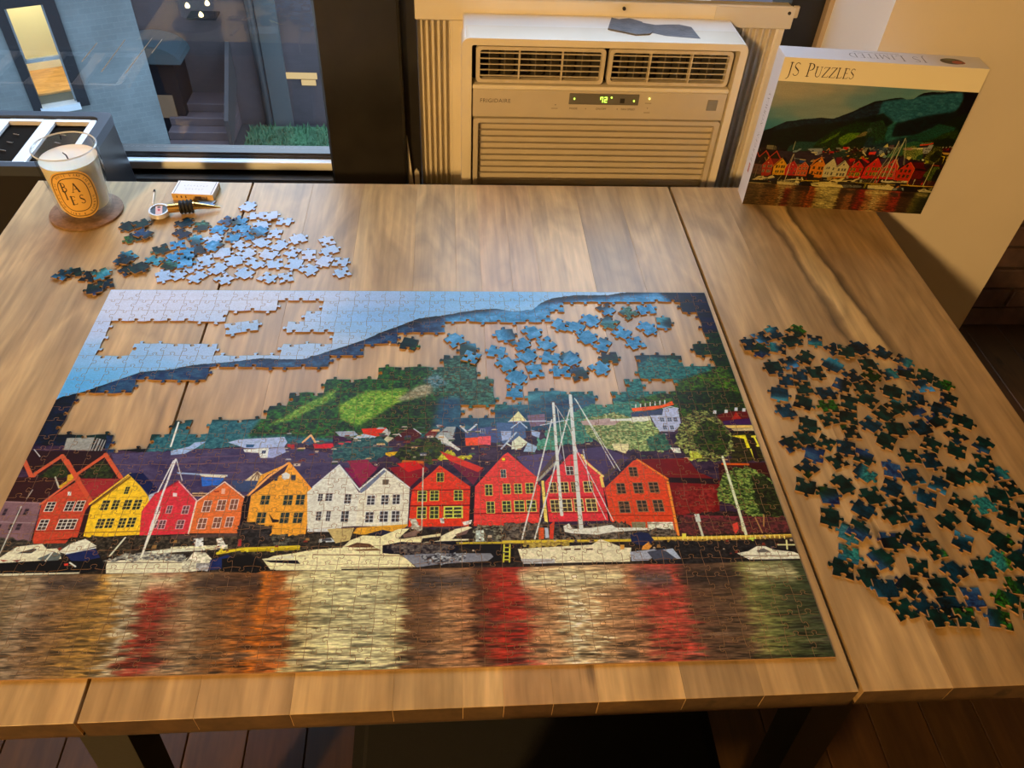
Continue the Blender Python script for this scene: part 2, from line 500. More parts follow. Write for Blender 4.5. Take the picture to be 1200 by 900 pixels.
# dark post between the two windows, and the ledge below
tag(MB().box(0.222, 0.352, WY - 0.045, WY + 0.06, -0.16, WTOP, 0.004).build('trim_1', M_black), kind='structure')
tag(MB().box(-1.4, 1.03, 0.75, WY, -0.19, -0.16, 0.004).build('trim_2', M_black), kind='structure')

# ------------------------------------------------------------------ outside, some floors down
GZ, YB = -5.5, 11.7
M_ground = simple('yard_paving', (0.011, 0.010, 0.012, 1), 0.9, bump=0.3, bscale=5, var=0.25, vscale=2)
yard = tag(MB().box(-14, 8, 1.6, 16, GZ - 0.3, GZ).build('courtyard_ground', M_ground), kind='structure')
def brick_mat(name, c1, c2, mort, sc):
    m, nt, b = new_mat(name)
    t = nt.nodes.new('ShaderNodeTexCoord'); mp = nt.nodes.new('ShaderNodeMapping')
    mp.inputs['Rotation'].default_value = (math.pi / 2, 0, 0)
    br = nt.nodes.new('ShaderNodeTexBrick'); br.inputs['Scale'].default_value = sc
    br.inputs['Color1'].default_value = c1; br.inputs['Color2'].default_value = c2; br.inputs['Mortar'].default_value = mort
    br.inputs['Mortar Size'].default_value = 0.012
    nt.links.new(t.outputs['Object'], mp.inputs[0]); nt.links.new(mp.outputs[0], br.inputs['Vector'])
    n = nt.nodes.new('ShaderNodeTexNoise'); n.inputs['Scale'].default_value = 1.7; n.inputs['Detail'].default_value = 6
    nt.links.new(t.outputs['Object'], n.inputs['Vector'])
    mr = nt.nodes.new('ShaderNodeMapRange'); mr.inputs['From Min'].default_value = .3; mr.inputs['From Max'].default_value = .7; mr.inputs['To Min'].default_value = .72; mr.inputs['To Max'].default_value = 1.3
    nt.links.new(n.outputs['Fac'], mr.inputs['Value'])
    v = nt.nodes.new('ShaderNodeVectorMath'); v.operation = 'SCALE'
    nt.links.new(br.outputs['Color'], v.inputs[0]); nt.links.new(mr.outputs[0], v.inputs['Scale'])
    nt.links.new(v.outputs[0], b.inputs['Base Color']); b.inputs['Roughness'].default_value = 0.85
    return m
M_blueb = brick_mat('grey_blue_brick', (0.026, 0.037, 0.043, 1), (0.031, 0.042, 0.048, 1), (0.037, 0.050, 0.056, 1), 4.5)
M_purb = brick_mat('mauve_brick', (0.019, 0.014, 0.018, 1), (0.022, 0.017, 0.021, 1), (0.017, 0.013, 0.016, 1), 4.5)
# neighbour A: pale blue-grey wall with one lit window; local x along the wall, local y inwards
A0 = Vector((-3.7093, 7.4948, -3.2377))
na = empty('neighbour_house', A0, (0, 0, math.radians(90 - 64)))
tag(na, 'pale blue-grey brick house outside with one lit window', 'building')
wx0, wx1, wz0, wz1 = (0.0000, 0.3284, 0.0000, 0.9743)       # opening, in the wall's own frame
ex = 1.103
f = MB()
f.box(-7, wx0, 0, 0.3, GZ - A0.z, 9.0 - A0.z); f.box(wx1, ex, 0, 0.3, GZ - A0.z, 9.0 - A0.z)  # unseen upper wall, raised to keep skylight off the table's left
f.box(wx0, wx1, 0, 0.3, GZ - A0.z, wz0); f.box(wx0, wx1, 0, 0.3, wz1, 9.0 - A0.z)
f.box(ex - 0.3, ex, 0.3, 1.2, GZ - A0.z, 9.0 - A0.z)
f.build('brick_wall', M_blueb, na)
M_frame = simple('dark_window_frame', (0.004, 0.005, 0.007, 1), 0.7, spec=0.1)
f = MB(); d_ = 0.085
f.box(wx0 - d_, wx0, -0.03, 0.06, wz0 - d_ * .4, wz1 + d_); f.box(wx1, wx1 + d_ * 1.3, -0.03, 0.06, wz0 - d_ * .4, wz1 + d_); f.box(wx0, wx1, -0.03, 0.06, wz1, wz1 + d_)
f.build('window_frame', M_frame, na)
zm = wz0 + (wz1 - wz0) * 0.475
f = MB(); s_ = 0.018
f.box(wx0, wx1, 0.02, 0.05, zm - s_, zm + s_); f.box(wx0, wx0 + s_, 0.02, 0.05, zm, wz1); f.box(wx1 - s_, wx1, 0.02, 0.05, wz0, wz1)
f.build('sash', simple('grey_sash', (0.045, 0.06, 0.07, 1), 0.5), na)
MB().box(wx0 - 0.02, wx1 + 0.02, -0.06, 0.06, wz0 - 0.05, wz0 + 0.015).build('window_sill', simple('pale_sill', (0.14, 0.17, 0.2, 1), 0.6), na)
rm = MB(); rm.box(wx0 - 1.6, wx1 + 0.55, 0.95, 1.0, wz0 - 0.02, wz1 + 0.5); rm.box(wx0 - 1.6, wx0 - 1.5, 0.3, 1.0, wz0 - 0.02, wz1 + 0.5); rm.box(wx1 + 0.5, wx1 + 0.55, 0.3, 1.0, wz0, wz1 + 0.5); rm.box(wx0 - 1.6, wx1 + 0.55, 0.3, 1.0, wz1 + 0.5, wz1 + 0.6)
rm.build('inner_wall', simple('yellow_room_paint', (0.72, 0.66, 0.40, 1), 0.8), na)
MB().box(wx0 - 1.5, wx1 + 0.5, 0.93, 0.95, wz0 + 0.02, wz0 + 0.13).build('inner_baseboard', simple('cream_baseboard', (0.85, 0.80, 0.55, 1), 0.6), na)
fb = MB().box(wx0 - 1.6, wx1 + 0.55, 0.3, 0.95, wz0 - 0.06, wz0 + 0.02).build('inner_floor', wood_mat('lit_floor', base=(0.55, 0.30, 0.10, 1), axis='X'), na)
ll = lamp('neighbour_room_lamp', 'POINT', (0, 0, 0), 60, (1.0, 0.80, 0.50), 0.12)
ll.parent = na; ll.location = ((wx0 + wx1) / 2, 0.6, wz1 + 0.3)
# neighbour B: mauve brick building across the yard
nb = empty('mauve_brick_building', (-1.6, YB, GZ))
tag(nb, 'mauve brick building across the courtyard with a dark entrance and steps', 'building')
def px(q): return (q[0] + 1.6, 0.0, q[2] - GZ)           # measured point on the facade plane -> local
f = MB().box(-7, 9, 0, 0.4, 0, 8.6).build('brick_wall', M_purb, nb)  # height above the view set to hold back low skylight
d0 = px({'door_l': (-4.1837, 11.7000, -5.0233), 'door_r': (-3.5362, 11.7000, -5.0107), 'door_t': (-3.8016, 11.7000, -4.3822), 'steps': (-3.3526, 11.7000, -5.7967), 'pipe_b': (-2.4424, 11.7000, -5.4861), 'pipe_t': (-2.4424, 11.7000, -5.4861), 'bar_l': (-2.1635, 11.7000, -4.7389), 'bar_r': (-1.6165, 11.7000, -4.7277), 'glint': (-3.0953, 11.7000, -3.7278)}['door_l']); d1 = px({'door_l': (-4.1837, 11.7000, -5.0233), 'door_r': (-3.5362, 11.7000, -5.0107), 'door_t': (-3.8016, 11.7000, -4.3822), 'steps': (-3.3526, 11.7000, -5.7967), 'pipe_b': (-2.4424, 11.7000, -5.4861), 'pipe_t': (-2.4424, 11.7000, -5.4861), 'bar_l': (-2.1635, 11.7000, -4.7389), 'bar_r': (-1.6165, 11.7000, -4.7277), 'glint': (-3.0953, 11.7000, -3.7278)}['door_r']); dt = px({'door_l': (-4.1837, 11.7000, -5.0233), 'door_r': (-3.5362, 11.7000, -5.0107), 'door_t': (-3.8016, 11.7000, -4.3822), 'steps': (-3.3526, 11.7000, -5.7967), 'pipe_b': (-2.4424, 11.7000, -5.4861), 'pipe_t': (-2.4424, 11.7000, -5.4861), 'bar_l': (-2.1635, 11.7000, -4.7389), 'bar_r': (-1.6165, 11.7000, -4.7277), 'glint': (-3.0953, 11.7000, -3.7278)}['door_t'])
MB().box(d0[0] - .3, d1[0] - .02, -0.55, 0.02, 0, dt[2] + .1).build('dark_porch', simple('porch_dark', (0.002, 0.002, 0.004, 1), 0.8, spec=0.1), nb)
MB().box(d0[0] + .12, d0[0] + .5, -0.565, -0.55, dt[2] - .75, dt[2] - .4).build('entrance_pane', emit('dim_amber_pane', (1.0, 0.55, 0.2, 1), 0.10), nb)
aw = MB().prism(arc_pts := [(-0.48 * math.cos(a) , 0.26 * math.sin(a)) for a in [math.pi * i / 12 for i in range(13)]], -0.7, -0.1, 'Y')
aw = aw.build('awning', simple('teal_awning', (0.008, 0.018, 0.024, 1), 0.7), nb, loc=(d0[0] + 0.3, 0, dt[2] + 0.12))
st = px({'door_l': (-4.1837, 11.7000, -5.0233), 'door_r': (-3.5362, 11.7000, -5.0107), 'door_t': (-3.8016, 11.7000, -4.3822), 'steps': (-3.3526, 11.7000, -5.7967), 'pipe_b': (-2.4424, 11.7000, -5.4861), 'pipe_t': (-2.4424, 11.7000, -5.4861), 'bar_l': (-2.1635, 11.7000, -4.7389), 'bar_r': (-1.6165, 11.7000, -4.7277), 'glint': (-3.0953, 11.7000, -3.7278)}['steps'])
for i in range(4):
    MB().box(st[0] - .45, st[0] + .45, -1.0 + i * .2, 0, i * .13, i * .13 + .13, 0.01).build('step', simple('pink_stone', (0.03, 0.019, 0.023, 1), 0.8) if i == 0 else MATS['pink_stone'], nb)
MB().prism([(-1.0, 0.12), (-0.1, 0.75), (-0.1, 1.35), (-1.0, 0.55)], st[0] + .47, st[0] + .53, 'X').build('step_wall', simple('step_wall_dark', (0.008, 0.007, 0.009, 1), 0.8), nb)
p0, p1 = px({'door_l': (-4.1837, 11.7000, -5.0233), 'door_r': (-3.5362, 11.7000, -5.0107), 'door_t': (-3.8016, 11.7000, -4.3822), 'steps': (-3.3526, 11.7000, -5.7967), 'pipe_b': (-2.4424, 11.7000, -5.4861), 'pipe_t': (-2.4424, 11.7000, -5.4861), 'bar_l': (-2.1635, 11.7000, -4.7389), 'bar_r': (-1.6165, 11.7000, -4.7277), 'glint': (-3.0953, 11.7000, -3.7278)}['pipe_b']), px({'door_l': (-4.1837, 11.7000, -5.0233), 'door_r': (-3.5362, 11.7000, -5.0107), 'door_t': (-3.8016, 11.7000, -4.3822), 'steps': (-3.3526, 11.7000, -5.7967), 'pipe_b': (-2.4424, 11.7000, -5.4861), 'pipe_t': (-2.4424, 11.7000, -5.4861), 'bar_l': (-2.1635, 11.7000, -4.7389), 'bar_r': (-1.6165, 11.7000, -4.7277), 'glint': (-3.0953, 11.7000, -3.7278)}['pipe_t'])
MB().tube((p0[0], -0.09, 0), (p1[0], -0.09, 8.5), 0.055).build('drainpipe', simple('pipe_dark', (0.006, 0.008, 0.011, 1), 0.5), nb)
MB().box(p0[0] + .06, p0[0] + .36, -0.04, 0.02, 0, 8.5).build('pilaster', simple('pale_pilaster', (0.023, 0.029, 0.033, 1), 0.8), nb)
b0, b1 = px({'door_l': (-4.1837, 11.7000, -5.0233), 'door_r': (-3.5362, 11.7000, -5.0107), 'door_t': (-3.8016, 11.7000, -4.3822), 'steps': (-3.3526, 11.7000, -5.7967), 'pipe_b': (-2.4424, 11.7000, -5.4861), 'pipe_t': (-2.4424, 11.7000, -5.4861), 'bar_l': (-2.1635, 11.7000, -4.7389), 'bar_r': (-1.6165, 11.7000, -4.7277), 'glint': (-3.0953, 11.7000, -3.7278)}['bar_l']), px({'door_l': (-4.1837, 11.7000, -5.0233), 'door_r': (-3.5362, 11.7000, -5.0107), 'door_t': (-3.8016, 11.7000, -4.3822), 'steps': (-3.3526, 11.7000, -5.7967), 'pipe_b': (-2.4424, 11.7000, -5.4861), 'pipe_t': (-2.4424, 11.7000, -5.4861), 'bar_l': (-2.1635, 11.7000, -4.7389), 'bar_r': (-1.6165, 11.7000, -4.7277), 'glint': (-3.0953, 11.7000, -3.7278)}['bar_r'])
MB().box(b0[0], b1[0], -0.03, -0.005, b1[2], b1[2] + 0.09).build('reflected_bar', emit('amber_reflection', (1.0, 0.62, 0.22, 1), 0.8), nb)  # warm bar reflected in the window, added out here as glowing strips
MB().box(b0[0] + 0.3, b1[0] - 0.03, -0.03, -0.005, b1[2] - 0.1, b1[2] - 0.02).build('reflected_bar', MATS['amber_reflection'], nb)
gl = px({'door_l': (-4.1837, 11.7000, -5.0233), 'door_r': (-3.5362, 11.7000, -5.0107), 'door_t': (-3.8016, 11.7000, -4.3822), 'steps': (-3.3526, 11.7000, -5.7967), 'pipe_b': (-2.4424, 11.7000, -5.4861), 'pipe_t': (-2.4424, 11.7000, -5.4861), 'bar_l': (-2.1635, 11.7000, -4.7389), 'bar_r': (-1.6165, 11.7000, -4.7277), 'glint': (-3.0953, 11.7000, -3.7278)}['glint'])
for dx, dz in ((0, 0), (0.12, 0.16), (-0.16, 0.12)):
    MB().lathe([(0, -0.035), (0.03, -0.02), (0.035, 0), (0.02, 0.03), (0, 0.05)], 10).build('reflected_glint', emit('warm_glint', (1.0, 0.72, 0.35, 1), 4.0), nb, loc=(gl[0] + dx, -0.25, gl[2] + dz))  # small lights reflected in the window, added out here as glowing blobs
MB().box(gl[0] - .2, gl[0] + .2, -0.28, 0, gl[2] - .06, gl[2] - .035).build('added_bracket', M_frame, nb)  # bracket added only to carry the glints
# grass patch
g = MB()
rg = random.Random(5)
gx0, gx1, gy0, gy1 = (-2.7400, -1.0177, 9.5969, 11.5800)
g.box((-2.7400, -1.0177, 9.5969, 11.5800)[0], (-2.7400, -1.0177, 9.5969, 11.5800)[1], (-2.7400, -1.0177, 9.5969, 11.5800)[2], (-2.7400, -1.0177, 9.5969, 11.5800)[3], GZ, GZ + 0.03)
for i in range(2600):
    x = rg.uniform(gx0, gx1); y = rg.uniform(gy0, gy1)
    a = rg.uniform(0, 6.28); h = rg.uniform(0.05, 0.13); w_ = 0.02
    v = [g.bm.verts.new((x - w_ * math.cos(a), y - w_ * math.sin(a), GZ)), g.bm.verts.new((x + w_ * math.cos(a), y + w_ * math.sin(a), GZ)), g.bm.verts.new((x + rg.uniform(-.05, .05), y + rg.uniform(-.05, .05), GZ + h))]
    g.bm.faces.new(v)
lawn = g.build('lawn_grass', simple('lawn_green', (0.022, 0.070, 0.030, 1), 0.8, var=0.5, vscale=3), yard, recalc=False); lawn['kind'] = 'stuff'

# ------------------------------------------------------------------ the table
tb = empty('dining_table', (0.45, 0.237, FZ))
tag(tb, 'wooden drop-leaf dining table of acacia boards on a black steel frame', 'table')
def local(o, parent):
    o.location = Vector(o.location) - parent.matrix_world.translation if parent.parent is None else o.location
    return o
TL = Vector((0.45, 0.237, FZ))
TYF, TYB = -0.1601, 0.6347
def board(x0, x1, col, mat=wood, name='plank', parent=None, label=None):
    cx = (x0 + x1) / 2
    ob = MB().box(x0 - cx, x1 - cx, TYF - 0.237, TYB - 0.237, -0.0224, 0.0, 0.00025).build(name, [mat, wood_end_shaded], parent)
    for f_ in ob.data.polygons:
        if abs(f_.normal.y) > 0.9: f_.material_index = 1
    ob.location = (cx - 0.45, 0, -FZ)
    ob.color = col + (1,)
    if label: ob['label'] = label
    return ob
# each leaf: a thin core the boards are glued on
def leaf(name, x0, x1):
    cx = (x0 + x1) / 2
    ob = MB().box(x0 - cx, x1 - cx, TYF - 0.237 + 0.0002, TYB - 0.237 - 0.0002, -0.0262, -0.0225).build(name, wood_end_shaded, tb)
    ob.location = (cx - 0.45, 0, -FZ); ob.color = (0.8, 0.72, 0.62, 1)
    return ob, cx
def staves(lf, xs, cols, mats=None):
    ob, cx = lf
    for i, (a, b) in enumerate(zip(xs[:-1], xs[1:])):
        p_ = board(a, b, cols[i], (mats or {}).get(i, wood), 'plank', ob)
        p_.location = ((a + b) / 2 - cx, 0, 0)
L1 = leaf('table_leaf', -0.1705, 0.1342); L2 = leaf('table_panel', 0.1370, 0.7625); L3 = leaf('table_leaf', 0.7668, 1.0701)
staves(L1, [-0.1705, 0.018, 0.1342], [(.98, .98, .96), (1.02, 1.0, .95)])
staves(L2, [0.1370, 0.224, 0.298, 0.378, 0.434, 0.467, 0.507, 0.544, 0.616, 0.682, 0.7625],
       [(1.0, .97, .93), (.93, .90, .88), (1.10, 1.08, .98), (.95, .95, .90), (1.14, 1.14, 1.08), (1.02, .95, .93), (.98, .92, .90), (1.16, 1.14, 1.06), (.86, .86, .88), (1.0, .99, .94)])
staves(L3, [0.7668, 0.845, 1.0701], [(.92, .90, .86), (.82, .78, .72)], {1: wood_str})  # shadow over the right leaf put into these darker board tints
f = MB(); T0 = -0.0264
for y0, y1 in ((TYF + 0.022, TYF + 0.052), (TYB - 0.06, TYB - 0.03)):
    f.box(0.10 - .45, 0.80 - .45, y0 - .237, y1 - .237, T0 - 0.055 - FZ, T0 - FZ)
for x0, x1 in ((0.10, 0.13), (0.77, 0.80)):
    f.box(x0 - .45, x1 - .45, TYF + 0.052 - .237, TYB - 0.06 - .237, T0 - 0.055 - FZ, T0 - FZ)
f.build('apron', M_blackmetal, tb)
for x0, x1, sx in ((0.105, 0.145, -1), (0.757, 0.797, 1)):
    for y0, y1 in ((TYF + 0.022, TYF + 0.062), (TYB - 0.07, TYB - 0.03)):
        g = MB()
        vs = []
        for z, off in ((0.0, 0.06), (T0 - 0.055 - FZ, 0.0)):
            for a, b in ((x0, y0), (x1, y0), (x1, y1), (x0, y1)):
                vs.append(g.bm.verts.new((a - .45 + sx * off, b - .237, z)))
        for q in ((3, 2, 1, 0), (4, 5, 6, 7), (0, 1, 5, 4), (1, 2, 6, 5), (2, 3, 7, 6), (3, 0, 4, 7)): g.bm.faces.new([vs[i] for i in q])
        g.build('leg', M_blackmetal, tb)

# the black chair pushed under the near edge
ch = empty('chair', (0.522, -0.17, FZ)); tag(ch, 'black upholstered chair tucked under the near edge of the table', 'chair')
MB().box(-.212, .212, -.22, .20, .385, .45, 0.018, 3).build('seat', M_blackfabric, ch, smooth=True)
for sx in (-1, 1):
    for y0 in (-.19, .15):
        MB().box(sx * .18 - .017, sx * .18 + .017, y0, y0 + .034, 0, .385, 0.003).build('leg', M_blackmetal, ch)
MB().box(-.2, .2, -.225, -.195, .45, .87, 0.012, 2).build('unseen_backrest', M_blackfabric, ch, smooth=True)  # out of view, raised to shade the table's front edge

# ------------------------------------------------------------------ air conditioner
ac = empty('air_conditioner', (0.66, 0.74, -0.16))
tag(ac, 'cream window air conditioner with a green lit 72 display behind the table', 'air conditioner')
def A(x): return x - 0.66
def Z(z): return z + 0.16
AX0, AX1, AZ1 = 0.446, 0.876, 0.178
# body
f = MB().box(A(0.452), A(0.87), 0.055, 0.40, 0, Z(0.172), 0.004); f.build('body', M_cream, ac)
# front shell: outer rounded outline with an opening
out = round_rect(A(AX0), A(AX1), 0, Z(AZ1), 0.012, 4)
inn = round_rect(A(0.461), A(0.864), 0.012, Z(0.168), 0.003, 4)
f = ring_prism(MB(), out, inn, 0.0, 0.05, 'Y'); f.build('front_shell', M_cream, ac, smooth=True)
MB().box(A(0.449), A(0.873), 0.004, 0.13, Z(0.172), Z(0.1765), 0.002).build('top_cover', simple('pale_top_plastic', (0.78, 0.76, 0.70, 1), 0.38, var=0.05, vscale=12), ac)
MB().box(A(0.462), A(0.863), 0.045, 0.05, Z(0.10), Z(0.168)).build('vent_hollow', M_dark, ac)
# two louvre sections
for x0, x1, flip in ((0.4675, 0.662, 0), (0.6675, 0.8575, 1)):
    v = empty_ = None
    fr = ring_prism(MB(), round_rect(A(x0), A(x1), Z(0.110), Z(0.164), 0.006, 3), round_rect(A(x0) + .006, A(x1) - .006, Z(0.115), Z(0.159), 0.004, 3), 0.006, 0.016, 'Y').build('vent_frame', M_creamd, ac)
    for i in range(5):
        z = 0.1165 + (i + 0.5) * 0.0085
        g = MB().box(A(x0) + .005, A(x1) - .005, 0.006, 0.0085, -0.0006, 0.0006); s = g.build('vent_slat', M_creamd, fr)
        s.location = (0, 0, Z(z)); s.rotation_euler = (0, 0, 0)
    for k_ in range(1, 3):
        xx = x0 + (x1 - x0) * (k_ / 3.0 + 0.0)
        MB().box(A(xx) - .001, A(xx) + .001, 0.0045, 0.015, Z(0.115), Z(0.159)).build('vent_divider', M_creamd, fr)
    for i in range(7):
        xx = x0 + 0.02 + i * (x1 - x0 - .03) / 7
        g = MB().box(-0.001, 0.001, 0, 0.024, Z(0.113), Z(0.161)); s = g.build('inner_fin', simple('inner_fin_plastic', (0.09, 0.075, 0.05, 1), 0.6) if 'inner_fin_plastic' not in MATS else MATS['inner_fin_plastic'], fr)
        s.location = (A(xx), 0.018, 0); s.rotation_euler = (0, 0, math.radians(-38))
MB().box(A(0.462), A(0.863), 0.002, 0.03, Z(0.100), Z(0.107), 0.002).build('shell_rail', M_cream, ac)
# control panel
cp = MB().box(A(0.463), A(0.862), 0.004, 0.03, Z(0.0555), Z(0.100), 0.001).build('control_panel', M_panel, ac)
MB().box(A(0.6125), A(0.722), 0.0025, 0.006, Z(0.079), Z(0.0965), 0.0006).build('display', M_greyp, cp)
MB().box(A(0.6925), A(0.6995), 0.0015, 0.004, Z(0.083), Z(0.090)).build('sensor_window', M_dark, cp)
MB().box(A(0.8325), A(0.8485), 0.0025, 0.006, Z(0.0725), Z(0.0895), 0.0004).build('badge', simple('badge_grey', (0.22, 0.21, 0.19, 1), 0.4), cp)
M_led = emit('green_led', (0.55, 1.0, 0.08, 1), 3.0)
M_ledy = emit('yellow_led', (1.0, 0.85, 0.15, 1), 3.0)
def seg7(mb, x, z, on, w_=0.0045, h=0.0085, t=0.0010):
    sh = 0.0004
    segs = {'a': (x, x + w_, z + h - t, z + h), 'g': (x, x + w_, z + h / 2 - t / 2, z + h / 2 + t / 2), 'd': (x, x + w_, z, z + t),
            'f': (x, x + t, z + h / 2, z + h), 'b': (x + w_ - t, x + w_, z + h / 2, z + h), 'e': (x, x + t, z, z + h / 2), 'c': (x + w_ - t, x + w_, z, z + h / 2)}
    for s in on:
        a, b, c, d = segs[s]
        mb.box(a, b, 0.0017, 0.0024, c, d)
g = MB(); seg7(g, A(0.661), Z(0.0835), 'abcf'); seg7(g, A(0.6675), Z(0.0835), 'abged'); g.build('display_digits', M_led, cp)
for x_, z_, mt in ((0.6205, 0.0885, M_led), (0.6785, 0.0915, M_led), (0.7145, 0.0865, M_led), (0.7385, 0.0905, M_ledy)):
    MB().tube((A(x_), 0.0015, Z(z_)), (A(x_), 0.003, Z(z_)), 0.0013, n=10).build('indicator_light', mt, cp)
for x_, z_ in ((0.640, 0.072), (0.690, 0.072), (0.738, 0.0745), (0.592, 0.0775)):
    MB().tube((A(x_), 0.0033, Z(z_)), (A(x_), 0.0042, Z(z_)), 0.0011, n=3).build('button_mark', M_greyp, cp)
def flat_text(name, body, size, loc, rot, mat, parent, spacing=1.0):
    cu = bpy.data.curves.new(name, 'FONT'); cu.body = body; cu.size = size; cu.align_x = 'LEFT'; cu.space_character = spacing; cu.extrude = 0.00005
    t = bpy.data.objects.new(name, cu); COL.objects.link(t)
    me = bpy.data.meshes.new_from_object(t.evaluated_get(bpy.context.evaluated_depsgraph_get()))
    bpy.data.objects.remove(t); bpy.data.curves.remove(cu)
    o = link(name, me, mat, parent); o.location = loc; o.rotation_euler = rot
    return o
H_ = (math.pi / 2, 0, 0)
M_ink = simple('panel_ink', (0.10, 0.085, 0.065, 1), 0.6)
flat_text('maker_lettering', 'FRIGIDAIRE', 0.0088, (A(0.474), 0.0038, Z(0.0795)), H_, M_ink, cp, 1.08)
for tx, x_, z_ in (('MODE', 0.614, 0.0705), ('ON/OFF', 0.656, 0.0705), ('FAN SPEED', 0.696, 0.0705)):
    flat_text('button_lettering', tx, 0.0046, (A(x_), 0.0038, Z(z_)), H_, M_ink, cp)
simple('faint_ink', (0.36, 0.31, 0.24, 1), 0.6)
for x_, z_ in ((0.733, 0.0815), (0.733, 0.066), (0.586, 0.0705)):
    MB().box(A(x_), A(x_) + 0.010, 0.0036, 0.0041, Z(z_), Z(z_) + 0.0018).build('faint_mark', MATS['faint_ink'], cp)
# lower grille
gr = MB().box(A(0.464), A(0.8615), 0.014, 0.05, 0.012, Z(0.0545), 0.001).build('intake_grille', M_panel, ac)
ring_prism(MB(), round_rect(A(0.4645), A(0.861), 0.013, Z(0.0535), 0.004, 3), round_rect(A(0.472), A(0.853), 0.022, Z(0.047), 0.004, 3), 0.003, 0.016, 'Y').build('grille_frame', M_panel, gr)
i = 0
z = 0.0405
while z > -0.135:
    s = MB().prism([(0.004, 0.0), (0.0135, -0.0062), (0.0135, -0.0075), (0.006, -0.0022)], A(0.4725), A(0.8525), 'X').build('grille_slat', M_panel, gr)
    s.location = (0, 0, Z(z + 0.006)); z -= 0.0108
# accordion side curtains in the window plane, and the rail above them
for x0, x1, n in ((0.377, 0.432, 6), (0.8705, 0.958, 8)):
    cu = MB()
    pts = []
    w_ = (x1 - x0) / n
    top, bot = Z(0.168), Z(-0.150)
    prof = []
    for k_ in range(n):
        a = x0 + k_ * w_
        prof += [(A(a), 0.124), (A(a + w_ * .62), 0.124), (A(a + w_ * .72), 0.112), (A(a + w_ * .92), 0.112)]
    prof.append((A(x1), 0.124))
    lo = [cu.bm.verts.new((a, b, bot)) for a, b in prof]; hi = [cu.bm.verts.new((a, b, top)) for a, b in prof]
    for k_ in range(len(prof) - 1): cu.bm.faces.new((lo[k_], lo[k_ + 1], hi[k_ + 1], hi[k_]))
    lo2 = [cu.bm.verts.new((a, b + 0.004, bot)) for a, b in prof]; hi2 = [cu.bm.verts.new((a, b + 0.004, top)) for a, b in prof]
    for k_ in range(len(prof) - 1): cu.bm.faces.new((hi2[k_], hi2[k_ + 1], lo2[k_ + 1], lo2[k_]))
    for k_ in range(len(prof) - 1): cu.bm.faces.new((hi[k_], hi[k_ + 1], hi2[k_ + 1], hi2[k_]))
    c_ = cu.build('side_curtain', M_cream, ac)
    for k_ in range(1):
        MB().box(A(x1) - .001, A(x1) + (.0195 if x0 < .5 else .012), 0.110, 0.128, bot, top, 0.002).build('curtain_edge', M_cream, c_)
rl = MB().box(A(0.375), A(0.972), 0.104, 0.126, Z(0.163), Z(0.1975), 0.002).build('top_rail', M_cream, ac)
MB().box(A(0.846), A(0.974), 0.102, 0.104, Z(0.1645), Z(0.1965), 0.0005).build('rail_sleeve', simple('grey_cream_plastic', (0.62, 0.58, 0.50, 1), 0.5), rl)
for sx in (0.700, 0.965):
    MB().tube((A(sx), 0.1005, Z(0.189)), (A(sx), 0.104, Z(0.189)), 0.0026, n=12).build('screw', M_dark, rl)
MB().box(A(0.972), A(0.982), 0.106, 0.112, Z(0.180), Z(0.198), 0.001).build('bracket', M_creamd, rl)
# torn foam at the left of the curtain
MB().prism([(A(0.3525), Z(-0.15)), (A(0.3535), Z(-0.03)), (A(0.3585), Z(-0.085)), (A(0.3625), Z(-0.15))], 0.098, 0.108, 'Y').build('torn_foam', M_cream, ac)
MB().prism([(A(0.364), Z(-0.15)), (A(0.364), Z(-0.10)), (A(0.368), Z(-0.094)), (A(0.372), Z(-0.10)), (A(0.373), Z(-0.15))], 0.104, 0.112, 'Y').build('torn_foam', M_cream, ac)
# old label marks on the top
for x0, x1, y0 in ((0.462, 0.498, 0.036), (0.502, 0.53, 0.036), (0.535, 0.575, 0.034)):
    MB().box(A(x0), A(x1), y0, y0 + 0.012, Z(0.1765), Z(0.1767)).build('label_residue', simple('residue_grey', (0.42, 0.43, 0.44, 1), 0.6) if 'residue_grey' not in MATS else MATS['residue_grey'], ac)
# strip of grey tape lying on the cover
tp = MB()
z = 0.1768
A_ = [(0.667, 0.784), (0.679, 0.828), (0.690, 0.822), (0.707, 0.828), (0.724, 0.815), (0.733, 0.775), (0.728, 0.767), (0.706, 0.764)]
tp.prism(A_, z, z + 0.0035)
B_ = [(0.7335, 0.776), (0.727, 0.815), (0.745, 0.808), (0.765, 0.811), (0.783, 0.812), (0.800, 0.803), (0.804, 0.758), (0.776, 0.762), (0.752, 0.766)]
tp.prism(B_, z, z + 0.0015)
tag(tp.build('tape_strip', M_tape), 'torn grey tape strip lying on top of the air conditioner', 'tape')

# ------------------------------------------------------------------ toaster on a dark cabinet
cb = empty('side_cabinet', (-0.42, 0.72, FZ)); tag(cb, 'low dark cabinet below the toaster, left of the table', 'cabinet')
cy0, cy1 = -0.13, 0.145
MB().box(-.58, .285, cy0, cy1 - 0.155 + 0.155, 0.05, 0.535, 0.004).build('carcass', M_black, cb)
MB().box(-.60, .30, cy0 - .012, cy1, 0.535, 0.56, 0.004).build('cabinet_top', M_black, cb)
for i in range(2):
    d = MB().box(-.57, .275, cy0 - .012, cy0, 0.07 + i * .23, 0.285 + i * .23, 0.003).build('drawer', M_black, cb)
    MB().box(-.05, .05, cy0 - .03, cy0 - .012, 0.17 + i * .23, 0.185 + i * .23, 0.003).build('handle', M_blackmetal, d)
TZ = 0.0
ts = empty('toaster', (-0.30, 0.762, -0.19)); tag(ts, 'black four slot toaster with a chrome top behind the candle', 'toaster')
X = lambda x: x + 0.30
Y = lambda y: y - 0.762
Zt = lambda z: z + 0.19
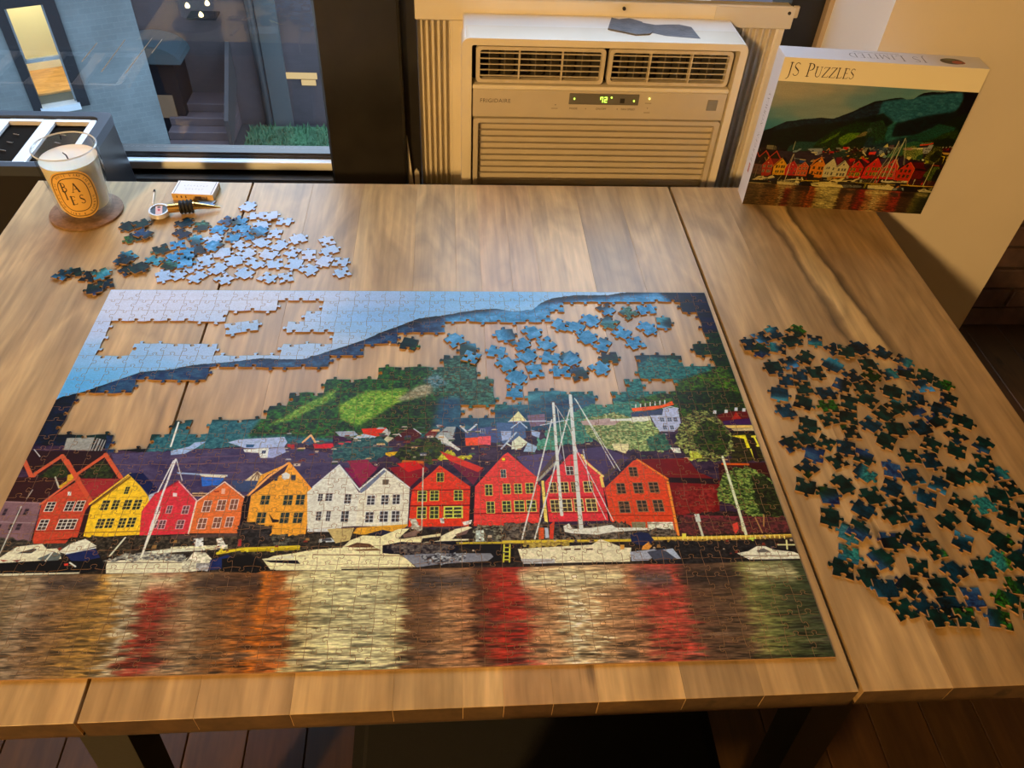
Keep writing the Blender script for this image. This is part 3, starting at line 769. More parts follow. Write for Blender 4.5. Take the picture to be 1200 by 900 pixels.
M_tb = simple('toaster_black', (0.016, 0.016, 0.018, 1), 0.3)
M_th = simple('toaster_rim', (0.045, 0.055, 0.075, 1), 0.28)
tx0, tx1, ty0, ty1 = -0.47, -0.128, 0.674, 0.852
bd = MB()
lo = round_rect(X(tx0) - .012, X(tx1) + .012, Y(ty0), Y(ty1) + .004, 0.02, 4)
hi = round_rect(X(tx0), X(tx1), Y(ty0) + .004, Y(ty1), 0.014, 4)
for za, pa, zb, pb_ in ((0.0, lo, Zt(-0.016), hi),):
    A1 = [bd.bm.verts.new((a, b, za)) for a, b in pa]; B1 = [bd.bm.verts.new((a, b, zb)) for a, b in pb_]
    n = len(A1)
    for i in range(n): bd.bm.faces.new((A1[i], A1[(i + 1) % n], B1[(i + 1) % n], B1[i]))
    bd.bm.faces.new(A1[::-1]); bd.bm.faces.new(B1)
bd.build('body', M_tb, ts, smooth=True)
rim_o = round_rect(X(tx0), X(tx1), Y(ty0), Y(ty1), 0.012, 4); rim_i = round_rect(X(tx0) + .016, X(tx1) - .016, Y(ty0) + .014, Y(ty1) - .016, 0.014, 4)
ring_prism(MB(), rim_o, rim_i, Zt(-0.016), Zt(0.0)).build('top_rim', M_th, ts, smooth=False)
SL = [(-0.262, -0.206), (-0.333, -0.277), (-0.404, -0.348), (-0.191, -0.153)]
SL = [(-0.212, -0.158), (-0.284, -0.232), (-0.367, -0.313), (-0.440, -0.386)]
# chrome plate with slots: built of bars between the slots
g = MB()
xs = [X(tx0) + .02] + sum([[X(a), X(b)] for a, b in sorted(SL)], []) + [X(tx1) - .02]
sy0, sy1 = Y(0.694), Y(0.822)
for i in range(0, len(xs), 2): g.box(xs[i], xs[i + 1], Y(ty0) + .016, Y(ty1) - .022, Zt(-0.010), Zt(-0.003), 0.001)
for a, b in SL:
    g.box(X(a), X(b), Y(ty0) + .016, sy0, Zt(-0.010), Zt(-0.003)); g.box(X(a), X(b), sy1, Y(ty1) - .022, Zt(-0.010), Zt(-0.003))
g.build('top_plate', M_plate, ts)
for a, b in SL:
    s = MB().box(X(a) - .001, X(b) + .001, sy0 - .001, sy1 + .001, Zt(-0.0155), Zt(-0.011)).build('slot', simple('slot_dark', (0.010, 0.008, 0.006, 1), 0.9, spec=0.05) if 'slot_dark' not in MATS else MATS['slot_dark'], ts)
    for i in range(4):
        yy = sy0 + (i + 0.7) * (sy1 - sy0) / 5
        MB().tube((X(a) + .018, yy, Zt(-0.0085)), (X(a) + .028, yy - .003, Zt(-0.0085)), 0.0011, n=6).build('wire', M_chrome, s)


# ------------------------------------------------------------------ printing: flat pictures painted in code, no files
class Canvas:
    """RGB picture; coordinates in print units (x right, y up), k pixels per unit"""
    def __init__(self, W, H, k, col):
        self.k = k
        self.w, self.h = int(round(W * k)), int(round(H * k))
        self.a = np.empty((self.h, self.w, 3), np.float32)
        self.a[:] = np.array(col, np.float32) / 255.0
    def px(self, pts):
        return [(x * self.k, self.h - y * self.k) for x, y in pts]
    def cover(self, pts):
        P = self.px(pts)
        xs = [q[0] for q in P]; ys = [q[1] for q in P]
        x0, x1 = max(0, int(min(xs)) - 1), min(self.w, int(max(xs)) + 2)
        y0, y1 = max(0, int(min(ys)) - 1), min(self.h, int(max(ys)) + 2)
        if x1 <= x0 or y1 <= y0: return None
        ss = 1 if (x1 - x0) * (y1 - y0) > 160000 else 3
        X = (np.arange((x1 - x0) * ss) + 0.5) / ss + x0
        Y = (np.arange((y1 - y0) * ss) + 0.5) / ss + y0
        M = np.zeros((len(Y), len(X)), bool)
        n = len(P)
        for i in range(n):
            (ax, ay), (bx, by) = P[i], P[(i + 1) % n]
            if ay == by: continue
            rows = np.nonzero((ay > Y) != (by > Y))[0]
            if len(rows) == 0: continue
            xi = (bx - ax) * (Y[rows] - ay) / (by - ay) + ax
            M[rows] ^= X[None, :] < xi[:, None]
        m = M.astype(np.float32)
        if ss > 1: m = m.reshape(y1 - y0, ss, x1 - x0, ss).mean((1, 3))
        return m, y0, y1, x0, x1
    def poly(self, pts, col, tex=None):
        c = self.cover(pts)
        if c is None: return
        m, y0, y1, x0, x1 = c
        v = np.array(col, np.float32) / 255.0
        if tex is not None: v = v * tex[y0:y1, x0:x1, None]
        self.a[y0:y1, x0:x1] = self.a[y0:y1, x0:x1] * (1 - m[..., None]) + v * m[..., None]
    def leaf(self, pts, dark, light, tex, lo=0.42, hi=0.68, soft=0, clip=None):
        """foliage: colour runs dark to light with a noise picture; soft = feathered edge in pixels"""
        c = self.cover(pts)
        if c is None: return
        m, y0, y1, x0, x1 = c
        if soft:
            M = np.zeros((self.h, self.w), np.float32); M[y0:y1, x0:x1] = m
            for ax in (0, 1, 0, 1):
                p_ = [(0, 0), (0, 0)]; p_[ax] = (soft + 1, soft)
                cs_ = np.cumsum(np.pad(M, p_, mode='edge'), ax, dtype=np.float64)
                M = ((cs_[2 * soft + 1:] - cs_[:-2 * soft - 1]) if ax == 0 else (cs_[:, 2 * soft + 1:] - cs_[:, :-2 * soft - 1])).astype(np.float32) / (2 * soft + 1)
            m = M; y0, y1, x0, x1 = 0, self.h, 0, self.w
            if clip is not None: m = m * clip
        t = np.clip((tex[y0:y1, x0:x1] - lo) / (hi - lo), 0, 1)[..., None]
        v = np.array(dark, np.float32) / 255 * (1 - t) + np.array(light, np.float32) / 255 * t
        self.a[y0:y1, x0:x1] = self.a[y0:y1, x0:x1] * (1 - m[..., None]) + v * m[..., None]
    def line(self, pts, col, wd, wd1=None, fill=1.0):
        P = self.px(pts)
        v = np.array(col, np.float32) / 255.0
        n = len(P) - 1
        wd1 = wd if wd1 is None else wd1
        r = max(wd, wd1) * self.k / 2 + 2
        xs = [q[0] for q in P]; ys = [q[1] for q in P]
        x0, x1 = max(0, int(min(xs) - r)), min(self.w, int(max(xs) + r) + 1)
        y0, y1 = max(0, int(min(ys) - r)), min(self.h, int(max(ys) + r) + 1)
        if x1 <= x0 or y1 <= y0: return
        X, Y = np.meshgrid(np.arange(x0, x1) + 0.5, np.arange(y0, y1) + 0.5)
        M = np.zeros(X.shape, np.float32)
        for i in range(n):
            (ax, ay), (bx, by) = P[i], P[i + 1]
            L2 = (bx - ax) ** 2 + (by - ay) ** 2
            t = np.clip(((X - ax) * (bx - ax) + (Y - ay) * (by - ay)) / max(L2, 1e-9), 0, 1)
            d = np.hypot(X - ax - t * (bx - ax), Y - ay - t * (by - ay))
            w_ = (wd + (wd1 - wd) * (i + t) / n) * self.k
            w_ = np.maximum(w_, 0.01)
            M = np.maximum(M, np.clip(w_ / 2 - d + 0.5, 0, 1) * np.minimum(1, w_ * 1.3))
        M = (M * fill)[..., None]
        self.a[y0:y1, x0:x1] = self.a[y0:y1, x0:x1] * (1 - M) + v * M
    def window(self, cx, cy, ww, hh, frame, glass, cols=2, rows=3, fw=0.22):
        """a house window: frame, glass and glazing bars"""
        self.poly([(cx - ww / 2, cy - hh / 2), (cx + ww / 2, cy - hh / 2), (cx + ww / 2, cy + hh / 2), (cx - ww / 2, cy + hh / 2)], frame)
        b = ww * fw / (cols + 1) * 1.1
        gw = (ww - b * (cols + 1)) / cols; gh = (hh - b * (rows + 1)) / rows
        for i in range(cols):
            for j in range(rows):
                x = cx - ww / 2 + b + i * (gw + b); y = cy - hh / 2 + b + j * (gh + b)
                self.poly([(x, y), (x + gw, y), (x + gw, y + gh), (x, y + gh)], glass)
    def image(self, name):
        img = bpy.data.images.new(name, self.w, self.h, alpha=False)
        px = np.ones((self.h, self.w, 4), np.float32)
        px[..., :3] = np.clip(self.a[::-1], 0, 1)
        img.pixels.foreach_set(px.ravel())
        img.update()
        img.pack()
        return img

_nr = np.random.RandomState(11)
def noise(h, w, cx, cy, octaves=3, gain=0.5):
    """value noise 0..1, cells of cx by cy pixels"""
    out = np.zeros((h, w), np.float32); amp = 1.0; tot = 0
    for _ in range(octaves):
        gh, gw = int(h / cy) + 3, int(w / cx) + 3
        g = _nr.rand(gh, gw).astype(np.float32)
        ys = np.arange(h) / cy; xs = np.arange(w) / cx
        yi = ys.astype(int); xi = xs.astype(int)
        fy = (ys - yi)[:, None]; fx = (xs - xi)[None, :]
        fy = fy * fy * (3 - 2 * fy); fx = fx * fx * (3 - 2 * fx)
        v = (g[yi][:, xi] * (1 - fy) * (1 - fx) + g[yi + 1][:, xi] * fy * (1 - fx) + g[yi][:, xi + 1] * (1 - fy) * fx + g[yi + 1][:, xi + 1] * fy * fx)
        out += amp * v; tot += amp; amp *= gain; cx = max(1.0, cx / 2); cy = max(1.0, cy / 2)
    return out / tot

# a small book-face alphabet drawn as pen strokes: (points, start width, end width) on a 1-high em
def arc(cx, cy, rx, ry, a0, a1, n=12):
    return [(cx + rx * math.cos(math.radians(a0 + (a1 - a0) * i / n)), cy + ry * math.sin(math.radians(a0 + (a1 - a0) * i / n))) for i in range(n + 1)]
K, T = 0.115, 0.045
def ser(x, y, h=0.09): return ([(x - h, y), (x + h, y)], T, T)
GL = {
 'A': (0.74, [([(0.05, 0), (0.36, 1)], T, T), ([(0.36, 1), (0.67, 0)], K, K), ([(0.17, 0.36), (0.56, 0.36)], T, T), ser(0.05, 0.01), ser(0.67, 0.01)]),
 'B': (0.64, [([(0.15, 0), (0.15, 1)], K, K), (arc(0.28, 0.76, 0.20, 0.24, 90, -90), T, K * .8), (arc(0.28, 0.26, 0.26, 0.26, 90, -90), T * 1.3, K * .8), ([(0.04, 0.99), (0.30, 0.99)], T, T), ([(0.04, 0.01), (0.30, 0.01)], T, T), ([(0.15, 0.52), (0.3, 0.52)], T, T)]),
 'C': (0.74, [(arc(0.42, 0.5, 0.34, 0.5, 50, 310, 18), T * 1.6, T * 1.6), (arc(0.42, 0.5, 0.34, 0.5, 120, 240), K, K)]),
 'D': (0.80, [([(0.15, 0), (0.15, 1)], K, K), (arc(0.32, 0.5, 0.38, 0.5, 90, -90, 16), T * 1.8, T * 1.8), (arc(0.32, 0.5, 0.38, 0.5, 45, -45), K, K), ([(0.04, 0.99), (0.33, 0.99)], T, T), ([(0.04, 0.01), (0.33, 0.01)], T, T)]),
 'E': (0.58, [([(0.15, 0), (0.15, 1)], K, K), ([(0.04, 0.98), (0.48, 0.98), (0.50, 0.86)], T, T), ([(0.15, 0.52), (0.42, 0.52)], T, T), ([(0.04, 0.02), (0.50, 0.02), (0.54, 0.16)], T, T)]),
 'G': (0.80, [(arc(0.42, 0.5, 0.34, 0.5, 50, 330, 18), T * 1.6, T * 1.6), (arc(0.42, 0.5, 0.34, 0.5, 120, 240), K, K), ([(0.70, 0.1), (0.70, 0.42)], K, K)]),
 'I': (0.34, [([(0.17, 0), (0.17, 1)], K, K), ser(0.17, 0.99, 0.12), ser(0.17, 0.01, 0.12)]),
 'J': (0.36, [([(0.20, 1), (0.20, 0.1), (0.17, -0.12), (0.08, -0.24), (0.0, -0.26)], K, T), ser(0.20, 0.99, 0.12)]),
 'L': (0.58, [([(0.15, 0), (0.15, 1)], K, K), ser(0.15, 0.99, 0.12), ([(0.04, 0.02), (0.50, 0.02), (0.54, 0.18)], T, T)]),
 'M': (0.95, [([(0.12, 0), (0.16, 1)], T, T), ([(0.16, 1), (0.47, 0.05)], K, K), ([(0.47, 0.05), (0.78, 1)], T, T), ([(0.78, 1), (0.84, 0)], K, K), ser(0.12, 0.01), ser(0.84, 0.01, 0.11)]),
 'N': (0.82, [([(0.14, 0), (0.14, 1)], T, T), ([(0.14, 1), (0.68, 0.02)], K, K), ([(0.68, 0), (0.68, 1)], T, T), ser(0.14, 0.01), ser(0.68, 0.99)]),
 'O': (0.84, [(arc(0.42, 0.5, 0.35, 0.5, 0, 360, 24), T * 1.6, T * 1.6), (arc(0.42, 0.5, 0.35, 0.5, 135, 225), K, K), (arc(0.42, 0.5, 0.35, 0.5, 45, -45), K, K)]),
 'P': (0.58, [([(0.15, 0), (0.15, 1)], K, K), (arc(0.26, 0.74, 0.25, 0.26, 90, -95, 14), T * 1.2, T * 1.2), (arc(0.26, 0.74, 0.25, 0.26, 50, -50), K, K), ([(0.04, 0.99), (0.28, 0.99)], T, T), ser(0.15, 0.01, 0.12)]),
 'R': (0.68, [([(0.15, 0), (0.15, 1)], K, K), (arc(0.26, 0.75, 0.24, 0.25, 90, -95, 14), T * 1.2, T * 1.2), (arc(0.26, 0.75, 0.24, 0.25, 50, -50), K, K), ([(0.04, 0.99), (0.28, 0.99)], T, T), ([(0.28, 0.5), (0.66, 0.0)], K, K), ser(0.15, 0.01, 0.11)]),
 'S': (0.54, [(arc(0.27, 0.76, 0.18, 0.235, 35, 200, 10) + [(0.20, 0.58), (0.30, 0.50), (0.40, 0.42)] + arc(0.25, 0.25, 0.20, 0.235, 20, -150, 10), T * 1.3, T * 1.3), ([(0.12, 0.66), (0.20, 0.58), (0.30, 0.50), (0.40, 0.40)], K, K)]),
 'T': (0.68, [([(0.34, 0), (0.34, 1)], K, K), ([(0.03, 0.84), (0.05, 0.98), (0.63, 0.98), (0.65, 0.84)], T, T), ser(0.34, 0.01, 0.12)]),
 'U': (0.76, [([(0.16, 1), (0.16, 0.3)], K, K), (arc(0.38, 0.3, 0.22, 0.3, 180, 360), K * .7, T), ([(0.60, 0.3), (0.60, 1)], T, T), ser(0.16, 0.99, 0.12), ser(0.60, 0.99)]),
 'W': (1.0, [([(0.04, 1), (0.28, 0)], K, K), ([(0.28, 0), (0.50, 0.95)], T, T), ([(0.50, 0.95), (0.72, 0)], K, K), ([(0.72, 0), (0.96, 1)], T, T), ser(0.06, 0.99, 0.1), ser(0.94, 0.99, 0.07)]),
 'Y': (0.70, [([(0.04, 1), (0.34, 0.48)], K, K), ([(0.34, 0.48), (0.64, 1)], T, T), ([(0.34, 0), (0.34, 0.48)], K, K), ser(0.06, 0.99, 0.09), ser(0.34, 0.01, 0.12)]),
 'Z': (0.66, [([(0.08, 0.84), (0.10, 0.98), (0.58, 0.98)], T, T), ([(0.57, 0.98), (0.07, 0.02)], K, K), ([(0.07, 0.02), (0.58, 0.02), (0.61, 0.18)], T, T)]),
 ',': (0.25, [([(0.12, 0.06), (0.07, -0.14)], K, T)]), ' ': (0.34, [])}
def write(cv, text, x, y, size, col, bold=1.0, track=0.06, xf=None, small=None):
    """text from baseline point (x, y); xf maps to canvas; lower-case letters come as small capitals"""
    for ch in text:
        s = size
        if ch.islower(): s = size * 0.78
        adv, st = GL[ch.upper()]
        for pts, a, b in st:
            q = [(x + px_ * s, y + py_ * s) for px_, py_ in pts]
            if xf: q = [xf(*t) for t in q]
            cv.line(q, col, a * s * bold, b * s * bold)
        x += (adv + track) * s
    return x

# ------------------------------------------------------------------ candle on its coaster
CX, CY = -0.076, 0.552
cs = MB().lathe([(0, 0), (0.046, 0), (0.0475, 0.001), (0.0475, 0.0035), (0.046, 0.0045), (0, 0.0045)], 48, (0, 0, 0)).build('coaster', M_cork, None, smooth=True, loc=(CX, CY, 0.0001))
tag(cs, 'round brown cork coaster under the candle', 'coaster')
cd = empty('candle', (CX + .004, CY - .004, 0.0047)); tag(cd, 'cream wax candle in a clear glass tumbler with a yellow oval label', 'candle')
CR = 0.0400; CHH = 0.098
gls = MB().lathe([(0, 0), (CR * .80, 0), (CR * .84, 0.002), (CR * .86, 0.006), (CR, CHH - .001), (CR - .0008, CHH), (CR - .0025, CHH - .001), (CR * .86 - .003, 0.014), (0, 0.012)], 64)
gls = gls.build('glass', M_bglass, cd, smooth=True)
MB().lathe([(CR - .0024, CHH - .0012), (CR - .0012, CHH + .0004), (CR, CHH - .0008), (CR - .0012, CHH - .0016), (CR - .0024, CHH - .0012)], 64).build('rim', simple('glass_lip', (0.62, 0.65, 0.66, 1), 0.08, spec=1.0), gls, smooth=True)
wr0 = CR * .86 - .0034; wr1 = CR - .0033
def wr(z): return wr0 + (wr1 - wr0) * (z - .014) / (CHH - .014)
wz = CHH * .83
MB().lathe([(0, .0145), (wr(.0145), .0145), (wr(wz), wz), (wr(wz) - .002, wz - .0012), (wr(wz) * .55, wz - .0025), (0, wz - .003)], 64).build('wax', M_wax, cd, smooth=True)
MB().tube((0.0, 0, wz - .004), (-0.0015, 0.0005, wz + .003), 0.0009, n=8).tube((-0.0015, 0.0005, wz + .003), (-0.005, 0.001, wz + .0065), 0.0009, 0.0006, n=8).build('wick', M_char, cd)
# label: an oval patch wrapped on the glass, printed
def label_mesh(mat):
    bm = bmesh.new(); uv = bm.loops.layers.uv.new('UVMap')
    n = 44; W_, Hh = 0.0275, 0.0355; zc = CHH * .48
    def P(u, v):
        r = CR * .86 + (CR - CR * .86) * ((zc + v) - .006) / (CHH - .006) + 0.00035
        a = math.radians(-76) + u / r
        return (r * math.cos(a), r * math.sin(a), zc + v)
    def ov(t):
        c, s = math.cos(t), math.sin(t); e = 2 / 2.7
        return W_ * math.copysign(abs(c) ** e, c), Hh * math.copysign(abs(s) ** e, s)
    rings = []
    for f_ in (0.0, .25, .5, .75, 1.0):
        ring = []
        for k_ in range(n if f_ else 1):
            u, v = ov(2 * math.pi * k_ / n); u *= f_; v *= f_
            ring.append((bm.verts.new(P(u, v)), (u / (2 * W_) + .5, v / (2 * Hh) + .5)))
        rings.append(ring)
    def face(q):
        f = bm.faces.new([a for a, _ in q])
        for l, (_, t) in zip(f.loops, q): l[uv].uv = t
        f.smooth = True
    for A1, B1 in zip(rings[:-1], rings[1:]):
        for k_ in range(n):
            k2 = (k_ + 1) % n
            if len(A1) == 1: face([A1[0], B1[k_], B1[k2]])
            else: face([A1[k_], B1[k_], B1[k2], A1[k2]])
    me = bpy.data.meshes.new('label'); bm.to_mesh(me); bm.free()
    return link('label', me, mat, cd)
cv = Canvas(49, 61, 9, (222, 178, 92))
def oval(f_, w_=24.5, h_=30.5, n=60, e=2 / 2.7):
    return [(24.5 + f_ * w_ * math.copysign(abs(math.cos(t)) ** e, math.cos(t)), 30.5 + f_ * h_ * math.copysign(abs(math.sin(t)) ** e, math.sin(t))) for t in [2 * math.pi * k_ / n for k_ in range(n + 1)]]
INK = (40, 26, 16)
cv.line(oval(0.93), INK, 0.7); cv.line(oval(0.90), INK, 0.35)
inner = oval(1.0, 16.0, 21.5); cv.line(inner, INK, 0.9)
for ch_, x_, y_ in (('B', 12.2, 35.5), ('A', 23.5, 34.0), ('I', 13.4, 25.0), ('E', 18.0, 18.0), ('S', 28.0, 18.6)):
    write(cv, ch_, x_, y_, 11.0 if ch_ in 'BAES' else 9.5, INK, 1.25)
ringt = 'DIPTYQUE  BOULEVARD SAINT GERMAIN  PARIS  '
GL.setdefault('Q', (0.84, GL['O'][1] + [([(0.5, 0.2), (0.78, -0.18)], K, T)])); GL.setdefault('V', (0.74, [([(0.05, 1), (0.36, 0)], K, K), ([(0.36, 0), (0.67, 1)], T, T)]))
pth = oval(1.0, 19.3, 25.2, 240)
for i_, ch_ in enumerate(ringt):
    if ch_ == ' ': continue
    t = (0.60 - i_ / len(ringt)) % 1.0
    j = int(t * 240) % 240
    cx_, cy_ = pth[j]; nx_, ny_ = pth[(j - 1) % 240]
    an = math.atan2(ny_ - cy_, nx_ - cx_)
    write(cv, ch_, 0, 0, 2.5, (60, 38, 20), 1.5, 0, lambda a, b, c=cx_, d=cy_, t_=an: (c + a * math.cos(t_) - (b - 1.1) * math.sin(t_), d + a * math.sin(t_) + (b - 1.1) * math.cos(t_)))
label_mesh(image_mat('candle_label_print', cv.image('candle_label'), 0.5))

# ------------------------------------------------------------------ matchbox, match, bottle stopper
mb_ = empty('matchbox', ((0.0618, 0.6012, 0.0001), -0.059)[0], (0, 0, ((0.0618, 0.6012, 0.0001), -0.059)[1])); tag(mb_, 'small white and gold matchbox at the back edge of the table', 'matchbox')
mw, md, mh = 0.029, 0.0175, 0.0105
f = MB(); f.box(-mw, mw, -md, md, 0, 0.0006); f.box(-mw, mw, -md, md, mh - .0006, mh); f.box(-mw, mw, -md, -md + .0006, .0006, mh - .0006); f.box(-mw, mw, md - .0006, md, .0006, mh - .0006)
f.build('sleeve', simple('gold_card', (0.66, 0.42, 0.13, 1), 0.45, var=0.1, vscale=90), mb_)
MB().box(-mw + .0005, mw - .0005, -md + .001, md - .001, 0.001, mh - .001).build('tray', simple('tray_card', (0.6, 0.58, 0.52, 1), 0.8), mb_)
tpn = MB().box(-mw, mw, -md, md, mh, mh + .0003).build('top_paper', simple('white_paper', (0.80, 0.80, 0.80, 1), 0.6), mb_)
simple('grey_print', (0.22, 0.22, 0.25, 1), 0.6)
for sx in (-1, 1): MB().box(sx * (mw - .003) - .0005, sx * (mw - .003) + .0005, -md + .001, md - .001, mh + .0003, mh + .00036).build('border_line', MATS['grey_print'], tpn)
simple('pale_print', (0.42, 0.42, 0.45, 1), 0.6)
f = MB()                                                         # two lines of worn, unreadable capitals
for n_, yy in ((8, 0.005), (6, -0.004)):
    for i in range(n_):
        x_ = (i - (n_ - 1) / 2) * 0.0045
        f.box(x_ - .0012, x_ - .0007, yy - .0015, yy + .0015, mh + .0003, mh + .00036)
        f.box(x_ - .0007, x_ + .0010, yy + (.001 if i % 2 else -.0015), yy + (.0015 if i % 2 else -.001), mh + .0003, mh + .00036)
f.build('worn_print', MATS['pale_print'], tpn)['kind'] = 'stuff'
f = MB()
for x0, x1 in ((-.023, -.0215), (-.017, -.015), (-.0105, -.009), (0.003, 0.012), (0.019, 0.0205)): f.box(x0, x1, -md - .0001, -md, 0.004, 0.0075)
f.build('side_print', simple('brown_print', (0.12, 0.05, 0.02, 1), 0.6), mb_)
mt = empty('match', ((0.0075, 0.5708, 0.0001), (0.0000, 0.6093, 0.0001))[0]); tag(mt, 'burnt wooden match lying behind the bottle stopper', 'match')
d = Vector(((0.0075, 0.5708, 0.0001), (0.0000, 0.6093, 0.0001))[1]) - Vector(((0.0075, 0.5708, 0.0001), (0.0000, 0.6093, 0.0001))[0]); d.z = 0
MB().tube((0, 0, 0.0013), (d.x * .9, d.y * .9, 0.0013), 0.0011, n=6).build('stick', M_match, mt)
MB().tube((d.x * .86, d.y * .86, 0.0016), (d.x, d.y, 0.0016), 0.0016, 0.0012, n=8).build('head', M_char, mt)
sp = empty('bottle_stopper', ((0.0173, 0.5416, 0.0001), (0.1032, 0.5614, 0.0000))[0]); tag(sp, 'gold bottle stopper with black rubber rings and an oval emblem', 'bottle stopper')
v0 = Vector(((0.0173, 0.5416, 0.0001), (0.1032, 0.5614, 0.0000))[0]); v1 = Vector(((0.0173, 0.5416, 0.0001), (0.1032, 0.5614, 0.0000))[1]); dd = (v1 - v0); Ls = Vector((dd.x, dd.y, 0)).length; ang = math.atan2(dd.y, dd.x)
sp.rotation_euler = (0, 0, ang)
zr = 0.0105
st_ = MB().tube((0.020, 0, zr), (0.036, 0, zr), 0.0062, n=24).tube((0.0525, 0, zr), (0.0555, 0, zr), 0.0058, 0.0055, n=24).tube((0.0555, 0, zr), (Ls, 0, 0.0035), 0.0050, 0.0009, n=24)
st_.build('shaft', M_gold, sp, smooth=True)
rb = MB().tube((0.035, 0, zr), (0.053, 0, zr), 0.0082, n=28).build('rubber_seal', M_rubber, sp, smooth=True)
for i in range(4):
    bmr = MB(); x0 = 0.0355 + i * .0048
    bmr.tube((x0, 0, zr), (x0 + .0015, 0, zr), 0.0086, 0.0102, n=28).tube((x0 + .0015, 0, zr), (x0 + .003, 0, zr), 0.0102, 0.0086, n=28)
    bmr.build('ring', M_rubber, rb, smooth=True)
hd = MB()
N_ = 32
el = lambda a, b: [(a * math.cos(2 * math.pi * k_ / N_), b * math.sin(2 * math.pi * k_ / N_)) for k_ in range(N_)]
ring_prism(hd, el(.0135, .0155), el(.0112, .0132), 0.004, 0.0105)
hd = hd.build('emblem_rim', simple('polished_rim', (0.85, 0.85, 0.86, 1), 0.2, metal=0.5), sp, smooth=True); hd.location = (0.008, 0, 0.0005)
MB().prism(el(.0114, .0134), 0.0045, 0.0092).build('emblem_plate', simple('emblem_dark', (0.03, 0.045, 0.06, 1), 0.25), hd)
MB().box(-.0045, .0045, -.0105, .0105, 0.0092, 0.0096, 0.0003).build('emblem_band', simple('emblem_pink', (0.72, 0.42, 0.36, 1), 0.35), hd)
MB().prism(el(.0018, .0026), 0.0096, 0.0099).build('emblem_spot', simple('emblem_red', (0.55, 0.03, 0.03, 1), 0.35), hd)
MB().box(-.002, .002, .0055, .0085, 0.0096, 0.0099).build('emblem_mark', MATS['emblem_dark'], hd)

# ------------------------------------------------------------------ how the jigsaw is cut: 40 x 25 pieces over 75 x 50 cm
NC, NR, PW, PD = 40, 25, 0.75, 0.50
CW, CH = PW / NC, PD / NR
_cut = random.Random(40)
NODES = {}
for _c in range(NC + 1):
    for _r in range(NR + 1):
        jx = 0 if _c in (0, NC) else _cut.uniform(-0.0008, 0.0008)
        jy = 0 if _r in (0, NR) else _cut.uniform(-0.0008, 0.0008)
        NODES[_c, _r] = (_c * CW + jx, _r * CH + jy)
_PROF = [(-0.17, 0.02), (-0.08, 0.035), (-0.075, 0.09), (-0.125, 0.15), (-0.115, 0.215), (-0.045, 0.25), (0.045, 0.25), (0.115, 0.215), (0.125, 0.15), (0.075, 0.09), (0.08, 0.035), (0.17, 0.02)]
def _edge(a, b, flat):
    if flat: return [a]
    s = _cut.choice((-1, 1)); o = 0.5 + _cut.uniform(-0.08, 0.08); k = _cut.uniform(0.9, 1.12)
    wv = _cut.uniform(-0.05, 0.05); sk = _cut.uniform(-0.04, 0.04)
    ax, ay = a; dx, dy = b[0] - a[0], b[1] - a[1]
    L = math.hypot(dx, dy); nx, ny = -dy / L, dx / L
    pts = [a]
    for t, h in _PROF:
        tt = o + (t + sk * h * 4) * k
        hh = s * h * k * 0.0190 + wv * 0.019 * math.sin(2 * math.pi * tt) * 0.6
        pts.append((ax + dx * tt + nx * hh, ay + dy * tt + ny * hh))
    return pts
EH = {(c, r): _edge(NODES[c, r], NODES[c + 1, r], r in (0, NR)) for c in range(NC) for r in range(NR + 1)}
EV = {(c, r): _edge(NODES[c, r], NODES[c, r + 1], c in (0, NC)) for c in range(NC + 1) for r in range(NR)}
def outline(c, r):
    """counter-clockwise outline of a piece, in puzzle coordinates"""
    p = list(EH[c, r]) + list(EV[c + 1, r])
    p += [NODES[c + 1, r + 1]] + EH[c, r + 1][:0:-1]
    p += [NODES[c, r + 1]] + EV[c, r][:0:-1]
    return p

